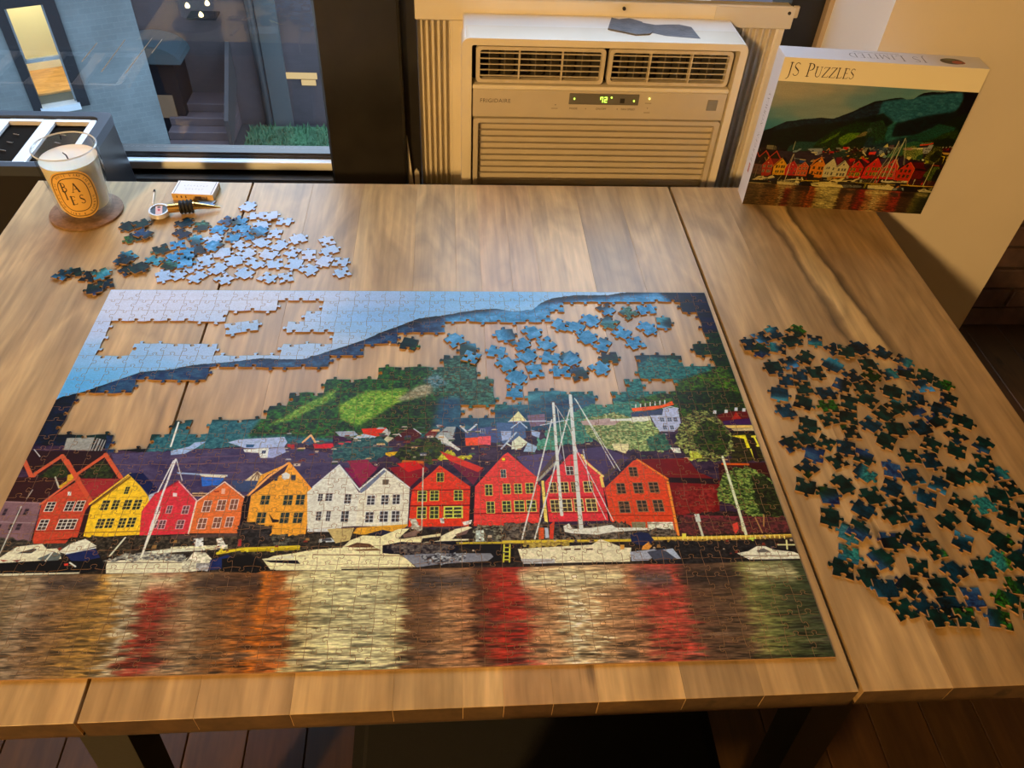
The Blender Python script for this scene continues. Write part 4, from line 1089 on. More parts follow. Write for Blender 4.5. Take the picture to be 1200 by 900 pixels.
# ------------------------------------------------------------------ the jigsaw's picture (a harbour front), in tenths of a millimetre on the print
PIC = {'ops': [
["F",[13,13,13],[13,13,22],[-795,2058,-496,2489,29,3134,225,3210,491,3366,764,3527,1078,3567,1295,3636,1524,3664,1799,3705,2049,3748,2301,3733,2513,3733,2695,3820,2806,3878,2927,3937,3164,4057,3403,4226,3571,4321,3823,4466,4146,4532,4516,4633,4772,4652,4983,4603,5221,4637,5339,4773,5511,4878,5802,4932,6213,4936,6352,4972,6596,5027,6891,5102,9569,5163,8064,1102,-885,1284],2],
["F",[13,13,49],[54,110,158],[1342,3636,1985,3734,2465,3733,2929,3922,3603,4290,4146,4500,4961,4586,5310,4688,5517,4826,6864,4958,6949,3743,5835,3047,4122,3746,2975,3465,2055,3333],4],
["F",[13,102,158],[100,175,238],[4115,4483,5402,4757,6871,4994,7072,4872,7024,4365,6286,3455,4882,3053,4122,3746],4],  # hill blues: dark print with the window's sky sheen painted in
["F",[13,100,127],[92,174,201],[4818,3745,6345,3818,6414,3043,4492,2435,4125,3461],4],
["F",[13,13,13],[13,62,56],[311,3081,1152,3270,2032,3468,3147,3675,4322,4043,4818,3745,4510,3322,3384,3062,1351,2469,337,2480],4],
["F",[13,13,13],[13,64,92],[4914,3672,5964,4045,7061,4284,7130,3863,6305,3569,5867,3289,4983,3158],4],
["F",[13,13,13],[13,13,65],[6891,5102,7815,5146,7586,3036,7241,3669,7170,4047,7130,4614,7009,4836],4],
["F",[13,13,13],[13,66,13],[7188,4125,7601,4286,7586,3036,5802,2789,6512,3597],5],
["F",[13,55,63],[51,146,143],[6236,3455,6543,3773,7293,3668,7142,3242,6199,2914,5693,2665,4492,2435,3781,2443,3756,3060,4516,3601,4875,2923],5],
["F",[13,13,13],[13,27,69],[65,3159,367,3183,344,2713,318,2538,775,2419,-39,2372,-40,2599],4],
["F",[13,29,80],[56,107,139],[550,3473,1436,3636,1985,3734,2019,3537,1142,3310,311,3081,416,3313],4],
["F",[13,70,91],[68,131,144],[1133,2335,1163,2541,1450,2775,2150,2794,2511,3068,2987,3342,3322,2686,3077,2450,1394,2299],5],
["F",[13,13,13],[48,128,32],[2105,2554,2224,2880,2498,3158,2779,3357,3252,3576,3437,3689,3926,3674,4172,3630,4270,3256,4224,2678,3688,2538,3071,2509,2450,2574],5],
["F",[13,26,13],[72,142,117],[3928,3631,4370,3819,4707,3460,4693,3054,4316,2927,4087,2679,3986,3190],5],
["F",[41,103,13],[172,206,97],[2273,2696,2571,2965,2949,3262,2921,3091,2547,2815],5],
["F",[43,118,13],[174,208,87],[2976,3000,3280,3220,3729,3258,3666,2996,3493,2808,3232,2687,3043,2787],5],
["F",[102,109,83],[187,190,163],[3615,3087,3841,3298,4030,3352,3986,3163,3758,3008],5],
["F",[13,67,72],[152,183,203],[3886,3393,4047,3489,4174,3324,4032,3257],5],
["F",[13,13,13],[47,105,26],[3232,2687,3663,3060,4175,3189,4224,2678,3688,2538],5],
["F",[13,46,87],[57,113,141],[3998,2619,4081,3123,4317,3122,4361,2801,4782,2924,5267,3117,6037,3112,5972,2662,5210,2427,4493,2494],4],
["F",[13,13,13],[78,139,13],[6159,2660,6172,3045,6633,3176,6873,3382,7378,3595,7539,3309,7532,2839,6748,2781],5],
["F",[19,13,13],[56,52,44],[-1142,1808,7952,1768,7784,562,-770,770],1],
["F",[25,13,42],[79,61,88],[-79,2262,-39,2484,782,2396,1127,2358,2213,2437,3955,2536,5786,2664,7550,2904,7455,1310,-376,1458,-390,1846],2],
["F",[47,41,85],[85,78,116],[799,2339,2472,2434,3181,2277,3327,1584,1170,1621],2],
["P",[143,152,152],[297,2557,569,2564,584,2383,315,2401],1],
["P",[157,166,168],[593,2554,694,2524,695,2382,591,2383],1],
["L",[33,36,44],1.68,[613,2535,611,2387],1.68],
["L",[33,36,44],1.68,[649,2534,646,2386],1.68],
["L",[33,36,43],1.68,[677,2534,673,2386],1.68],
["F",[13,13,50],[33,79,116],[680,2592,791,2552,834,2361,732,2353],2],
["P",[39,18,23],[-18,2390,737,2381,934,2068,1009,1997,669,1967,566,2038,473,2075,150,2079,-18,2171],2],
["L",[187,200,208],0.99,[30,2408,119,2314],0.99],
["F",[13,26,13],[57,71,32],[224,2096,358,2256,473,2075,430,2005,176,2044],1],
["F",[13,13,13],[59,78,34],[595,2073,751,2270,901,2087,890,2034,593,2038],1],
["L",[193,88,58],4.05,[-11,2261,116,2080,153,2071],4.05],
["L",[193,88,57],4.08,[124,2059,325,2312],4.08],
["L",[194,88,56],4.48,[329,2321,521,2092,607,1994],4.48],
["L",[198,90,56],3.7,[551,2083,747,2325],3.7],
["L",[199,90,55],4.12,[745,2335,985,2032],4.12],
["P",[47,22,25],[-1,2055,485,2039,446,1918,334,1751,2,1757],2],
["P",[146,42,49],[582,2029,988,2023,852,1810,788,1760],2],
["L",[187,196,186],1.61,[358,2050,440,1918],1.61],
["L",[166,166,161],1.18,[186,1795,201,1896],1.18],
["P",[202,166,39],[466,2075,508,2092,545,2021,465,1901,427,1936,483,2004],1],
["L",[104,78,108],1.01,[1400,2275,2095,2303],1.01],
["L",[104,79,109],1.01,[1420,2192,2110,2219],1.01],
["L",[105,80,110],0.99,[1452,2065,2135,2091],0.99],
["P",[151,188,241],[1375,2374,1545,2429,1589,2486,1701,2494,1620,2409,1525,2335,1389,2317],1],
["P",[162,191,241],[1918,2482,2025,2520,2253,2537,2483,2550,2523,2476,2503,2418,2249,2392,2104,2403,2011,2443],1],
["P",[218,235,240],[2094,2385,2348,2401,2355,2268,2284,2269,2259,2335,2115,2346],1],
["P",[150,170,227],[2349,2391,2503,2418,2529,2342,2412,2268,2355,2268],1],
["W",[189,213,241],[13,28,63],2306,2348,42,47,2,1],
["P",[34,79,132],[2110,2451,2196,2450,2188,2412,2117,2413],0],
["P",[172,34,45],[2526,2456,2600,2446,2608,2388,2542,2399],1],
["P",[201,29,48],[2787,2450,2990,2455,3012,2384,2809,2386],1],
["L",[232,189,132],2.62,[2682,2474,2750,2571,2806,2473],2.62],
["P",[34,79,124],[2697,2474,2752,2552,2800,2463,2732,2425],0],
["P",[39,104,215],[1754,2030,1984,2015,1946,1930,1787,1915],1],
["P",[148,181,227],[1499,2096,2004,2054,2008,2032,1518,2075],0],
["P",[217,222,208],[1726,2066,2004,2054,1983,2018,1760,2036],0],
["P",[217,215,189],[2183,1980,2286,2100,2396,2021,2348,1977],1],
["L",[117,96,78],1.08,[2238,1979,2288,2086],1.08],
["L",[117,96,78],1.08,[2279,1978,2288,2086],1.08],
["L",[117,96,78],1.08,[2321,1978,2288,2086],1.08],
["L",[117,96,78],1.08,[2362,1977,2288,2086],1.08],
["P",[52,74,120],[2045,1982,2364,1968,2263,1839,2139,1849],2],
["P",[198,181,145],[1710,1839,1858,1836,1840,1794,1719,1796],1],
["L",[84,58,51],1.62,[1715,1816,1849,1814],1.62],
["P",[151,177,208],[2994,2619,3193,2627,3242,2567,3069,2529],1],
["P",[214,46,13],[3264,2656,3524,2674,3551,2603,3436,2545,3292,2586],1],
["P",[180,210,241],[3187,2528,3292,2586,3436,2545,3352,2487,3235,2488],1],
["P",[196,209,216],[3525,2664,3578,2603,3561,2553,3451,2545],1],
["P",[73,13,13],[3615,2523,3743,2642,3832,2651,3903,2550,3809,2482,3646,2483],2],
["L",[205,220,241],1.34,[3628,2553,3663,2582,3687,2546],1.34],
["L",[206,220,241],1.35,[3817,2651,3894,2580],1.35],
["P",[104,13,13],[3925,2550,3998,2639,4088,2649,4045,2539],2],
["P",[196,205,176],[3499,2485,3539,2554,3615,2523,3531,2436],1],
["P",[154,174,184],[4037,2529,4163,2678,4261,2678,4224,2497,4209,2399,4083,2440],1],
["P",[215,230,233],[4082,2558,4134,2558,4209,2458,4313,2359,4283,2340,4165,2439,4083,2479],1],
["P",[13,13,39],[4269,2677,4359,2575,4350,2398,4239,2438],2],
["P",[69,86,144],[4360,2636,4634,2674,4740,2673,4730,2432,4358,2515],1],
["L",[200,220,241],2.18,[4311,2687,4382,2595,4482,2706],2.18],
["P",[239,87,41],[4358,2515,4629,2537,4625,2424,4365,2407],1],
["W",[210,226,241],[35,43,87],4544,2603,52,40,2,1],
["P",[202,64,81],[3015,2490,3177,2479,3183,2411,3081,2412],1],
["P",[218,185,13],[3495,2321,3661,2338,3656,2300,3585,2272],1],
["P",[52,13,58],[2977,2569,3172,2528,3176,2488,2990,2451],2],
["F",[13,58,76],[74,121,120],[2994,2413,3275,2527,3496,2524,3623,2367,3444,2217,3015,2223],1],
["F",[13,13,13],[75,104,13],[3643,2271,3694,2405,3838,2491,4045,2529,4165,2419,4108,2285,4022,2173,3705,2177],1],
["F",[154,162,13],[225,231,75],[4065,2228,4122,2323,4210,2360,4283,2264,4430,2281,4429,2233,4254,2217],3],
["P",[203,111,22],[3693,2140,3717,2223,3935,2211,3936,2146,3908,2128],1],
["L",[153,68,13],1.3,[3706,2167,3936,2170],1.3],
["T",[2443,2622,7543,2878,7561,2108,2512,2174],190,3],
["F",[13,51,91],[63,119,141],[4500,2841,4812,2902,5262,3051,5240,2793,4851,2755,4497,2696],2],
["F",[13,87,88],[102,173,146],[5563,2897,5867,3047,6285,3044,6368,2784,6338,2617,5572,2423,5207,2388,5208,2587],1],
["F",[57,101,51],[204,218,154],[5643,2769,5986,2872,6360,2742,6289,2336,5835,2342,5652,2583],3],
["P",[229,241,188],[4828,2745,4944,2901,5028,2753],1],
["P",[120,103,137],[5034,2837,5230,2857,5224,2689,5061,2670],1],
["L",[187,210,241],1.48,[4828,2745,5237,2752],1.48],
["P",[69,104,162],[4697,2735,5003,2712,5005,2509,4760,2432,4703,2512],1],
["L",[181,210,241],1.47,[4854,2652,4951,2744,5022,2650],1.47],
["P",[158,189,241],[4738,2612,4852,2611,4838,2491,4747,2472],1],
["P",[153,188,241],[5059,2629,5162,2588,5141,2507,5068,2548],1],
["P",[220,241,223],[4851,2461,4931,2540,5016,2449,4951,2371,4839,2353],1],
["P",[155,197,241],[5016,2449,5117,2389,5081,2312,4963,2323],1],
["L",[180,208,241],1.98,[4735,2364,4904,2590],1.98],
["L",[218,241,241],1.79,[4798,2432,4891,2353],1.79],
["P",[239,96,105],[4494,2534,4629,2543,4625,2414,4492,2435],1],
["W",[200,220,241],[34,62,119],4548,2613,45,60,2,1],
["F",[42,126,108],[110,190,168],[5111,2508,5336,2485,5323,2348,5113,2331],1],
["P",[181,165,166],[5609,2748,5927,2788,6046,2745,5975,2683,5633,2686],1],
["P",[235,241,193],[5906,2420,6089,2418,6076,2339,6030,2281,5925,2341],1],
["P",[224,241,238],[5941,2771,6370,2795,6361,2746,5937,2746],0],
["P",[35,36,80],[6205,2849,6389,2902,6372,2805,6183,2811],2],
["P",[241,102,45],[6211,2935,6398,2956,6390,2908,6203,2888],1],
["P",[80,74,126],[4885,2256,5290,2309,5323,2348,5372,2231,5128,1955,5056,1956],2],
["P",[68,56,104],[5503,2345,5810,2381,6058,2223,5778,1927,5596,2115],2],
["P",[241,95,12],[6203,2935,6547,2977,6681,3042,6694,2987,6565,2944,6454,2912,6210,2881],1],
["L",[225,238,241],1.34,[6252,2946,6260,2989],1.34],
["L",[225,238,241],1.35,[6308,2954,6316,3000],1.35],
["L",[225,238,241],1.35,[6364,2962,6372,3011],1.35],
["L",[225,238,241],1.35,[6420,2971,6429,3021],1.35],
["L",[225,238,241],1.35,[6476,2979,6486,3032],1.35],
["L",[225,238,241],1.36,[6533,2988,6543,3043],1.36],
["L",[225,238,241],1.36,[6589,2996,6600,3053],1.36],
["P",[55,70,108],[6192,2871,6437,2901,6552,2922,6536,2836,6389,2816,6182,2807],1],
["P",[225,241,230],[6181,2803,6389,2816,6392,2742,6169,2723],1],
["P",[176,198,241],[6391,2826,6527,2830,6563,2933,6725,2943,6710,2676,6613,2584,6442,2586],1],
["L",[192,216,241],1.16,[6554,2929,6648,2958,6730,2927],1.16],
["W",[186,210,241],[66,82,123],6515,2761,50,63,2,2],
["W",[186,210,241],[66,82,124],6598,2761,52,63,2,2],
["W",[186,210,241],[67,83,124],6664,2763,47,69,2,2],
["W",[185,209,241],[68,84,125],6523,2646,46,62,2,2],
["W",[185,209,241],[68,84,125],6601,2645,47,62,2,2],
["F",[13,13,13],[30,73,13],[6690,3131,7114,3265,7506,3172,7485,2905,7108,2821,6733,2943],1],
["P",[91,13,13],[7140,2821,7282,2873,7514,2893,7511,2732,7171,2683],2],
["P",[163,27,13],[7285,2755,7371,2873,7407,2765],1],
["P",[212,227,241],[7103,2845,7118,2896,7154,2896,7141,2844],0],
["P",[212,227,241],[7234,2854,7250,2906,7286,2906,7273,2854],0],
["P",[213,227,241],[7355,2886,7372,2938,7407,2938,7394,2886],0],
["P",[212,227,241],[7441,2874,7458,2927,7494,2926,7480,2874],0],
["P",[223,226,241],[7378,2744,7447,2765,7440,2737],0],
["P",[54,17,80],[7184,2735,7515,2775,7505,2680,7184,2672],1],
["P",[227,204,113],[7184,2672,7511,2673,7506,2627,7221,2630],1],
["P",[209,198,145],[7250,2619,7506,2627,7503,2586,7274,2588],1],
["P",[13,13,13],[7226,2588,7510,2586,7509,2524,7227,2527],0],
["F",[13,13,13],[66,67,14],[7200,2547,7546,2544,7517,2166,7126,2133],1],
["P",[241,241,43],[7224,2517,7385,2529,7387,2424,7389,2344,7351,2344,7354,2475,7310,2485],1],
["L",[240,241,67],2.3,[7392,2324,7398,2206],2.3],
["L",[241,241,61],2.83,[7456,2504,7538,2513],2.83],
["L",[241,241,63],2.34,[7477,2494,7488,2392],2.34],
["L",[240,241,66],2.78,[7475,2373,7531,2378,7510,2224],2.78],
["P",[28,13,13],[7412,2484,7451,2484,7440,2167,7390,2206],1],
["F",[13,17,13],[173,196,103],[6666,2614,6748,2781,6883,2887,7046,2897,7135,2799,7189,2693,7227,2527,7206,2326,7045,2172,6743,2176,6646,2293,6579,2412],3],
["F",[13,13,13],[63,103,13],[6781,2491,6998,2758,7168,2672,7216,2486,7059,2230,6838,2330],1],
["F",[60,103,56],[206,232,156],[6169,2723,6392,2742,6440,2575,6471,2414,6433,2296,6107,2339],3],
["F",[13,61,59],[88,143,112],[6286,2496,6502,2575,6532,2334,6300,2317],1],
["F",[162,184,45],[223,241,113],[6682,2177,6727,2312,6814,2291,6842,2213],3],
["P",[219,241,237],[6523,2363,6628,2352,6629,2284,6553,2285],3],
["P",[110,13,13],[6145,2202,6675,2215,6754,2024,6951,1910,6808,1322,6379,1281,6379,1634,6413,1955],2],
["P",[32,13,13],[6312,1966,6943,1938,6928,1865,6344,1901],2],
["F",[88,13,13],[162,47,41],[6465,1845,6875,1839,6782,1389,6416,1462],1],
["F",[13,17,14],[74,42,42],[6423,1496,6889,1539,7563,1476,7529,1275,6390,1264],1],
["P",[56,13,13],[6990,2134,7557,2146,7586,1938,6951,1910],2],
["L",[208,93,14],2.72,[7035,2130,7306,2121],2.72],
["F",[13,37,13],[152,188,90],[6895,1802,6994,1965,7142,2075,7298,2092,7423,1996,7486,1903,7507,1721,7510,1443,7286,1413,7109,1501,6983,1624,6876,1660],3],
["F",[13,13,13],[52,70,28],[7287,1942,7447,1977,7498,1793,7520,1476,7314,1412,7248,1584],1],
["P",[120,44,58],[6494,1495,7538,1442,7541,1358,7515,1275,6393,1281],2],
["F",[40,29,34],[119,54,57],[6444,1462,7553,1442,7515,1275,6390,1264],1],
["L",[221,241,218],2.63,[7059,2230,7057,1800,7052,1260],3.07],
["L",[205,224,213],2.52,[6614,1492,6624,1252],2.52],
["P",[206,230,234],[6595,1501,6646,1506,6645,1408,6596,1409],0],
["P",[223,75,64],[6949,1377,7005,1401,6997,1318,6954,1262,6937,1303],0],
["P",[196,201,160],[7037,1417,7047,1268,7021,1301],0],
["L",[175,140,89],1.36,[7196,1448,7218,1273],1.36],
["L",[175,140,88],1.37,[7291,1481,7253,1347],1.37],
["P",[115,93,107],[-923,1723,1,1760,339,1738,401,1304,362,1259,180,1188,-643,1131],2],
["L",[145,121,130],1.55,[-931,1739,-6,1760,339,1738],1.55],
["W",[105,85,98],[42,34,48],46,1640,38,81,1,2],
["W",[105,85,98],[42,34,48],175,1638,38,81,1,2],
["W",[105,85,98],[42,33,48],237,1637,45,81,1,2],
["W",[105,86,99],[45,37,50],166,1470,44,79,1,2],
["W",[105,86,99],[45,37,50],233,1469,50,79,1,2],
["W",[105,85,98],[42,34,48],-65,1634,38,81,1,2],
["W",[105,86,99],[45,37,50],61,1464,31,79,1,2],
["L",[145,133,146],0.92,[46,1528,357,1510],0.92],
["P",[186,70,49],[348,1751,549,2047,616,1968,794,1743,797,1334,413,1306,349,1709],1],
["P",[34,17,27],[339,1738,361,1751,570,1986,542,2030,473,1918,372,1792],1],
["L",[202,104,71],2.39,[337,1726,473,1918,551,2021],2.39],
["L",[197,84,55],4.03,[399,2256,616,1968,794,1743],4.03],
["P",[43,23,30],[773,1645,791,1710,815,1677,843,1388,797,1373,800,1326],1],
["W",[226,241,237],[45,36,42],435,1694,84,116,2,3],
["W",[226,241,237],[45,35,40],610,1698,78,119,2,3],
["W",[226,241,237],[45,35,39],702,1699,81,124,2,3],
["W",[225,240,238],[49,40,46],444,1489,83,121,2,3],
["W",[226,241,238],[49,40,44],612,1490,84,119,2,3],
["W",[226,241,238],[48,39,44],694,1491,89,119,2,3],
["P",[217,229,230],[536,1869,569,1869,584,1822,551,1823],0],
["L",[136,46,38],0.99,[390,1420,795,1420],0.99],
["P",[234,202,44],[809,1693,1068,2076,1331,1751,1371,1362,896,1340,847,1356],1],
["P",[126,97,17],[804,1710,1071,2063,1077,2031,830,1710],0],
["L",[235,202,54],2.0,[788,1719,1058,2085,1329,1760],2.0],
["W",[239,221,83],[22,34,36],1086,1878,46,94,2,3],
["W",[238,220,85],[28,39,42],936,1703,78,125,2,3],
["W",[238,220,85],[28,39,42],1030,1707,72,120,2,3],
["W",[238,221,85],[28,38,41],1139,1706,79,122,2,3],
["W",[239,221,84],[28,38,40],1231,1706,79,125,2,3],
["W",[237,220,87],[34,43,47],956,1493,77,117,2,3],
["W",[237,220,87],[34,43,46],1038,1496,77,117,2,3],
["W",[237,220,87],[33,42,45],1151,1496,71,120,2,3],
["W",[238,221,87],[33,42,44],1234,1502,80,120,2,3],
["L",[147,111,32],1.0,[840,1395,1374,1401],1.0],
["P",[168,192,227],[1306,1819,1465,1903,1389,1734,1349,1684],1],
["P",[13,23,73],[1038,2085,1169,2101,1375,1887,1313,1819],2],
["P",[205,53,70],[1292,1627,1362,1836,1550,1971,1775,1727,1781,1362,1348,1354],1],
["L",[232,181,190],1.28,[1546,1985,1774,1744,1786,1369],1.28],
["L",[148,24,40],1.62,[1364,1827,1544,1980],1.62],
["W",[225,215,228],[100,61,76],1438,1633,46,99,2,2],
["W",[225,215,228],[100,61,76],1543,1643,52,91,2,2],
["W",[226,215,229],[100,61,76],1696,1636,66,99,2,2],
["W",[224,214,228],[100,63,78],1449,1478,64,96,2,2],
["W",[225,215,229],[100,63,78],1521,1473,64,104,2,2],
["W",[225,215,229],[101,63,78],1687,1470,71,104,2,2],
["P",[220,215,227],[1528,1842,1569,1836,1577,1790,1539,1795],0],
["P",[217,116,57],[1782,1727,1996,1956,2223,1762,2233,1361,1792,1369],1],
["L",[238,217,203],1.3,[1780,1736,1993,1968,2222,1771],1.3],
["L",[232,227,217],1.58,[1775,1727,1786,1369],1.58],
["W",[237,228,224],[117,78,69],1886,1676,79,137,2,2],
["W",[237,228,224],[117,78,68],2019,1685,84,132,2,2],
["W",[238,229,225],[118,78,68],2135,1693,80,129,2,2],
["W",[236,227,225],[118,80,71],1885,1477,81,125,2,2],
["W",[236,228,225],[118,80,71],2019,1484,78,129,2,2],
["W",[237,228,226],[118,80,71],2132,1489,72,121,2,2],
["P",[228,182,163],[1980,1886,2017,1886,2024,1817,1989,1822],0],
["P",[117,42,29],[1914,1858,1962,1857,1965,1843,1917,1844],0],
["P",[22,13,19],[2219,1788,2270,1804,2301,1487,2241,1456,2217,1653],1],
["P",[229,169,54],[2279,1787,2329,2049,2578,2201,2858,1829,2858,1270,2318,1250,2294,1487],1],
["P",[59,38,56],[2253,1822,2392,2048,2579,2191,2554,2082,2423,1941,2283,1804],1],
["L",[240,182,108],2.5,[2250,1801,2409,2030,2575,2201],2.5],
["L",[241,168,60],2.93,[2578,2201,2865,1829],2.93],
["P",[217,233,241],[2530,2055,2567,2082,2613,2054,2614,2000,2568,1983,2537,2010],0],
["P",[45,55,79],[2464,2029,2498,2038,2501,1975,2471,1972],0],
["P",[45,55,78],[2622,2045,2671,2044,2677,1976,2636,1977],0],
["W",[202,159,67],[18,47,53],2422,1741,94,119,2,2],
["W",[203,160,66],[18,47,53],2639,1735,95,131,2,2],
["W",[203,160,66],[18,47,53],2756,1738,91,133,2,2],
["W",[201,159,70],[25,50,57],2419,1532,95,134,2,2],
["W",[202,160,70],[25,50,57],2637,1528,93,134,2,2],
["W",[202,160,69],[26,50,57],2762,1526,96,134,2,2],
["P",[32,20,22],[2482,1582,2533,1515,2587,1506,2591,1482,2533,1475],1],
["P",[214,232,241],[2865,1829,3094,2074,3115,2083,3188,1358,2871,1364],1],
["P",[129,141,165],[2867,1812,3099,2102,3119,2038,2971,1862,2874,1760],1],
["P",[215,230,228],[2810,1830,3080,2148,3108,2147,3314,1814,3321,1420,2867,1396],1],
["L",[214,232,241],1.68,[2858,1890,3085,2166,3319,1840],1.68],
["P",[119,13,78],[3138,2129,3478,2143,3316,1875],2],
["P",[141,34,77],[3158,2221,3357,2237,3467,2106,3327,1910],2],
["P",[222,234,225],[3314,1814,3559,2105,3805,1850,3803,1411,3314,1420],1],
["P",[108,127,163],[3319,1840,3523,2105,3564,2086,3387,1856,3329,1805],1],
["L",[220,237,241],1.85,[3314,1857,3537,2114,3804,1867],1.85],
["W",[214,233,241],[50,53,66],3211,1742,71,120,2,3],
["W",[213,232,241],[53,56,69],3203,1534,80,135,2,3],
["W",[214,233,241],[51,53,66],3435,1721,82,119,2,3],
["W",[214,233,241],[51,53,66],3570,1724,78,123,2,3],
["W",[214,233,241],[51,53,66],3680,1728,78,123,2,3],
["W",[212,231,241],[53,56,69],3435,1521,84,127,2,3],
["W",[212,231,241],[53,56,69],3572,1526,85,132,2,3],
["W",[212,231,241],[54,56,70],3683,1526,83,135,2,3],
["W",[215,233,241],[49,52,66],2945,1763,47,94,2,3],
["W",[215,233,241],[50,52,66],3026,1766,75,103,2,3],
["W",[213,232,241],[53,56,69],2954,1544,53,107,2,3],
["W",[213,232,241],[53,56,69],3045,1543,46,123,2,3],
["P",[97,91,79],[3532,1974,3595,1974,3592,1915,3536,1910],0],
["P",[135,13,27],[3579,2123,3907,2174,3995,2099,3804,1876],2],
["P",[203,23,15],[3662,2177,3848,2212,3937,2118,3782,2065],2],
["P",[47,13,41],[3804,1867,4023,2154,4081,2135,3861,1849],1],
["P",[218,59,28],[3833,1849,4039,2080,4095,2153,4423,1858,4403,1400,3810,1403,3823,1745],1],
["L",[121,13,13],1.35,[3820,1832,4409,1837],1.35],
["L",[111,13,13],1.66,[3827,1646,4406,1646],1.66],
["W",[213,236,98],[37,50,39],3931,1762,93,135,2,3],
["W",[214,236,98],[37,50,39],4051,1767,91,128,2,3],
["W",[214,237,99],[37,50,39],4285,1766,90,133,2,3],
["W",[213,236,100],[41,53,44],3932,1564,95,143,2,3],
["W",[213,236,100],[41,53,44],4053,1564,92,147,2,3],
["W",[214,237,101],[41,54,45],4235,1565,187,145,2,3],
["W",[214,236,95],[31,45,30],4104,1996,76,119,2,2],
["P",[110,26,60],[4181,2208,4486,2148,4542,2091,4438,1893,4254,2114],2],
["P",[209,52,34],[4092,2342,4210,2284,4543,2110,4484,2055,4196,2208],2],
["L",[25,13,17],4.98,[4430,1858,4409,1383],4.98],
["P",[220,58,46],[4451,1857,4794,2200,5107,1865,5057,1404,4430,1399],1],
["P",[27,13,40],[4438,1893,4690,2164,4811,2238,4778,2163,4480,1866],1],
["P",[225,68,62],[4452,1875,4753,2277,4800,2315,5086,1974,5068,1453,4430,1432],1],
["L",[123,13,13],1.33,[4446,1544,5074,1540],1.33],
["P",[239,227,13],[4734,2239,4769,2239,4765,2197,4735,2197],0],
["W",[218,241,113],[37,50,38],4880,1840,78,127,2,3],
["W",[218,241,113],[37,51,39],4997,1844,85,133,2,3],
["W",[218,241,113],[37,50,38],4588,1828,77,141,2,3],
["W",[218,241,113],[37,50,38],4766,1839,78,132,2,3],
["W",[217,241,115],[41,54,45],4881,1626,104,139,2,3],
["W",[217,241,115],[42,55,45],4998,1628,100,141,2,3],
["W",[217,241,115],[41,54,44],4599,1616,83,144,2,3],
["W",[217,241,115],[41,54,44],4756,1624,90,139,2,3],
["W",[216,241,203],[32,56,80],4742,2033,57,109,2,2],
["P",[83,75,79],[5092,1956,5329,2251,5305,2309,5121,2047],1],
["L",[157,166,157],2.62,[5091,1941,5276,2157],2.62],
["P",[219,55,68],[5154,1918,5435,2269,5544,2306,5756,1983,5753,1441,5156,1435],1],
["L",[241,229,143],2.66,[5570,2267,5603,2171,5756,1986],2.66],
["L",[241,230,116],3.05,[5733,1974,5739,1856],3.05],
["P",[239,229,118],[5119,1937,5148,1937,5145,1386,5111,1387],1],
["L",[158,15,18],1.36,[5181,1726,5735,1723],1.36],
["L",[147,19,23],1.34,[5151,1544,5752,1533],1.34],
["W",[240,236,145],[52,45,35],5232,1847,82,138,2,3],
["W",[240,237,145],[53,45,35],5345,1850,93,137,2,3],
["W",[241,237,146],[53,45,36],5439,1851,50,132,2,3],
["W",[241,238,146],[53,46,37],5588,1854,97,143,2,3],
["W",[239,237,147],[55,49,42],5231,1623,91,153,2,3],
["W",[240,237,148],[56,50,43],5351,1628,105,154,2,3],
["W",[240,238,148],[56,50,44],5468,1629,98,159,2,3],
["W",[241,238,149],[56,51,45],5593,1627,110,159,2,3],
["W",[224,241,225],[49,40,52],5423,2062,83,114,2,2],
["P",[77,69,73],[5746,1910,6007,2185,5983,2224,5773,2001],1],
["P",[36,13,13],[5741,1874,5767,1440,5738,1433,5737,1732],1],
["P",[219,75,33],[5758,1838,6097,2184,6145,2202,6417,1936,6392,1412,6390,1264,5885,1307,5753,1441],1],
["L",[241,142,47],2.23,[6145,2202,6417,1940],2.23],
["L",[241,158,62],2.56,[6410,1900,6390,1264],2.56],
["W",[160,118,78],[37,31,19],6078,2039,92,129,2,3],
["W",[159,119,81],[41,37,30],5919,1828,93,137,2,3],
["W",[160,119,82],[41,38,32],6095,1830,105,139,2,3],
["W",[160,120,83],[42,39,33],6256,1836,106,138,2,3],
["W",[159,120,85],[45,43,39],5918,1598,116,147,2,3],
["W",[160,121,86],[45,44,41],6098,1608,109,146,2,3],
["W",[161,121,87],[46,45,42],6259,1608,108,151,2,3],
["L",[160,46,15],1.18,[5775,1499,6365,1488],1.18],
["P",[127,134,110],[5959,1420,6098,1418,6087,1352,5954,1346],1],
["P",[204,222,211],[6112,1418,6364,1413,6362,1265,6106,1302],3],
["F",[22,25,30],[92,89,75],[-941,1499,377,1319,413,1288,876,1325,942,1354,1384,1315,1380,1147,-749,1105],1],
["F",[13,13,13],[87,82,69],[719,1343,2875,1333,3191,1326,3213,1109,930,1157,770,1190],1],
["P",[185,66,45],[417,1312,727,1319,714,1282,436,1282],1],
["P",[76,64,64],[1630,1349,2233,1361,2239,1329,1641,1307],1],
["F",[13,13,13],[66,63,66],[2228,1456,2327,1487,2549,1418,2546,1276,2473,1247,2375,1218,2254,1251],1],
["P",[76,68,62],[2249,1480,2547,1426,2525,1403,2282,1447],1],
["F",[13,13,13],[119,125,115],[2535,1339,2664,1352,2727,1273,2711,1211,2594,1213],1],
["P",[215,227,193],[1661,1225,1850,1229,2167,1237,2176,1191,1674,1171],3],
["L",[214,206,44],3.08,[2096,1147,2304,1189,2815,1201],3.08],
["L",[170,160,24],2.31,[2308,1166,2818,1178],2.31],
["P",[219,217,60],[2100,1193,2135,1195,2140,1159,2105,1156],0],
["P",[220,217,60],[2330,1188,2365,1191,2369,1154,2334,1152],0],
["P",[221,218,59],[2561,1183,2596,1186,2600,1149,2564,1147],0],
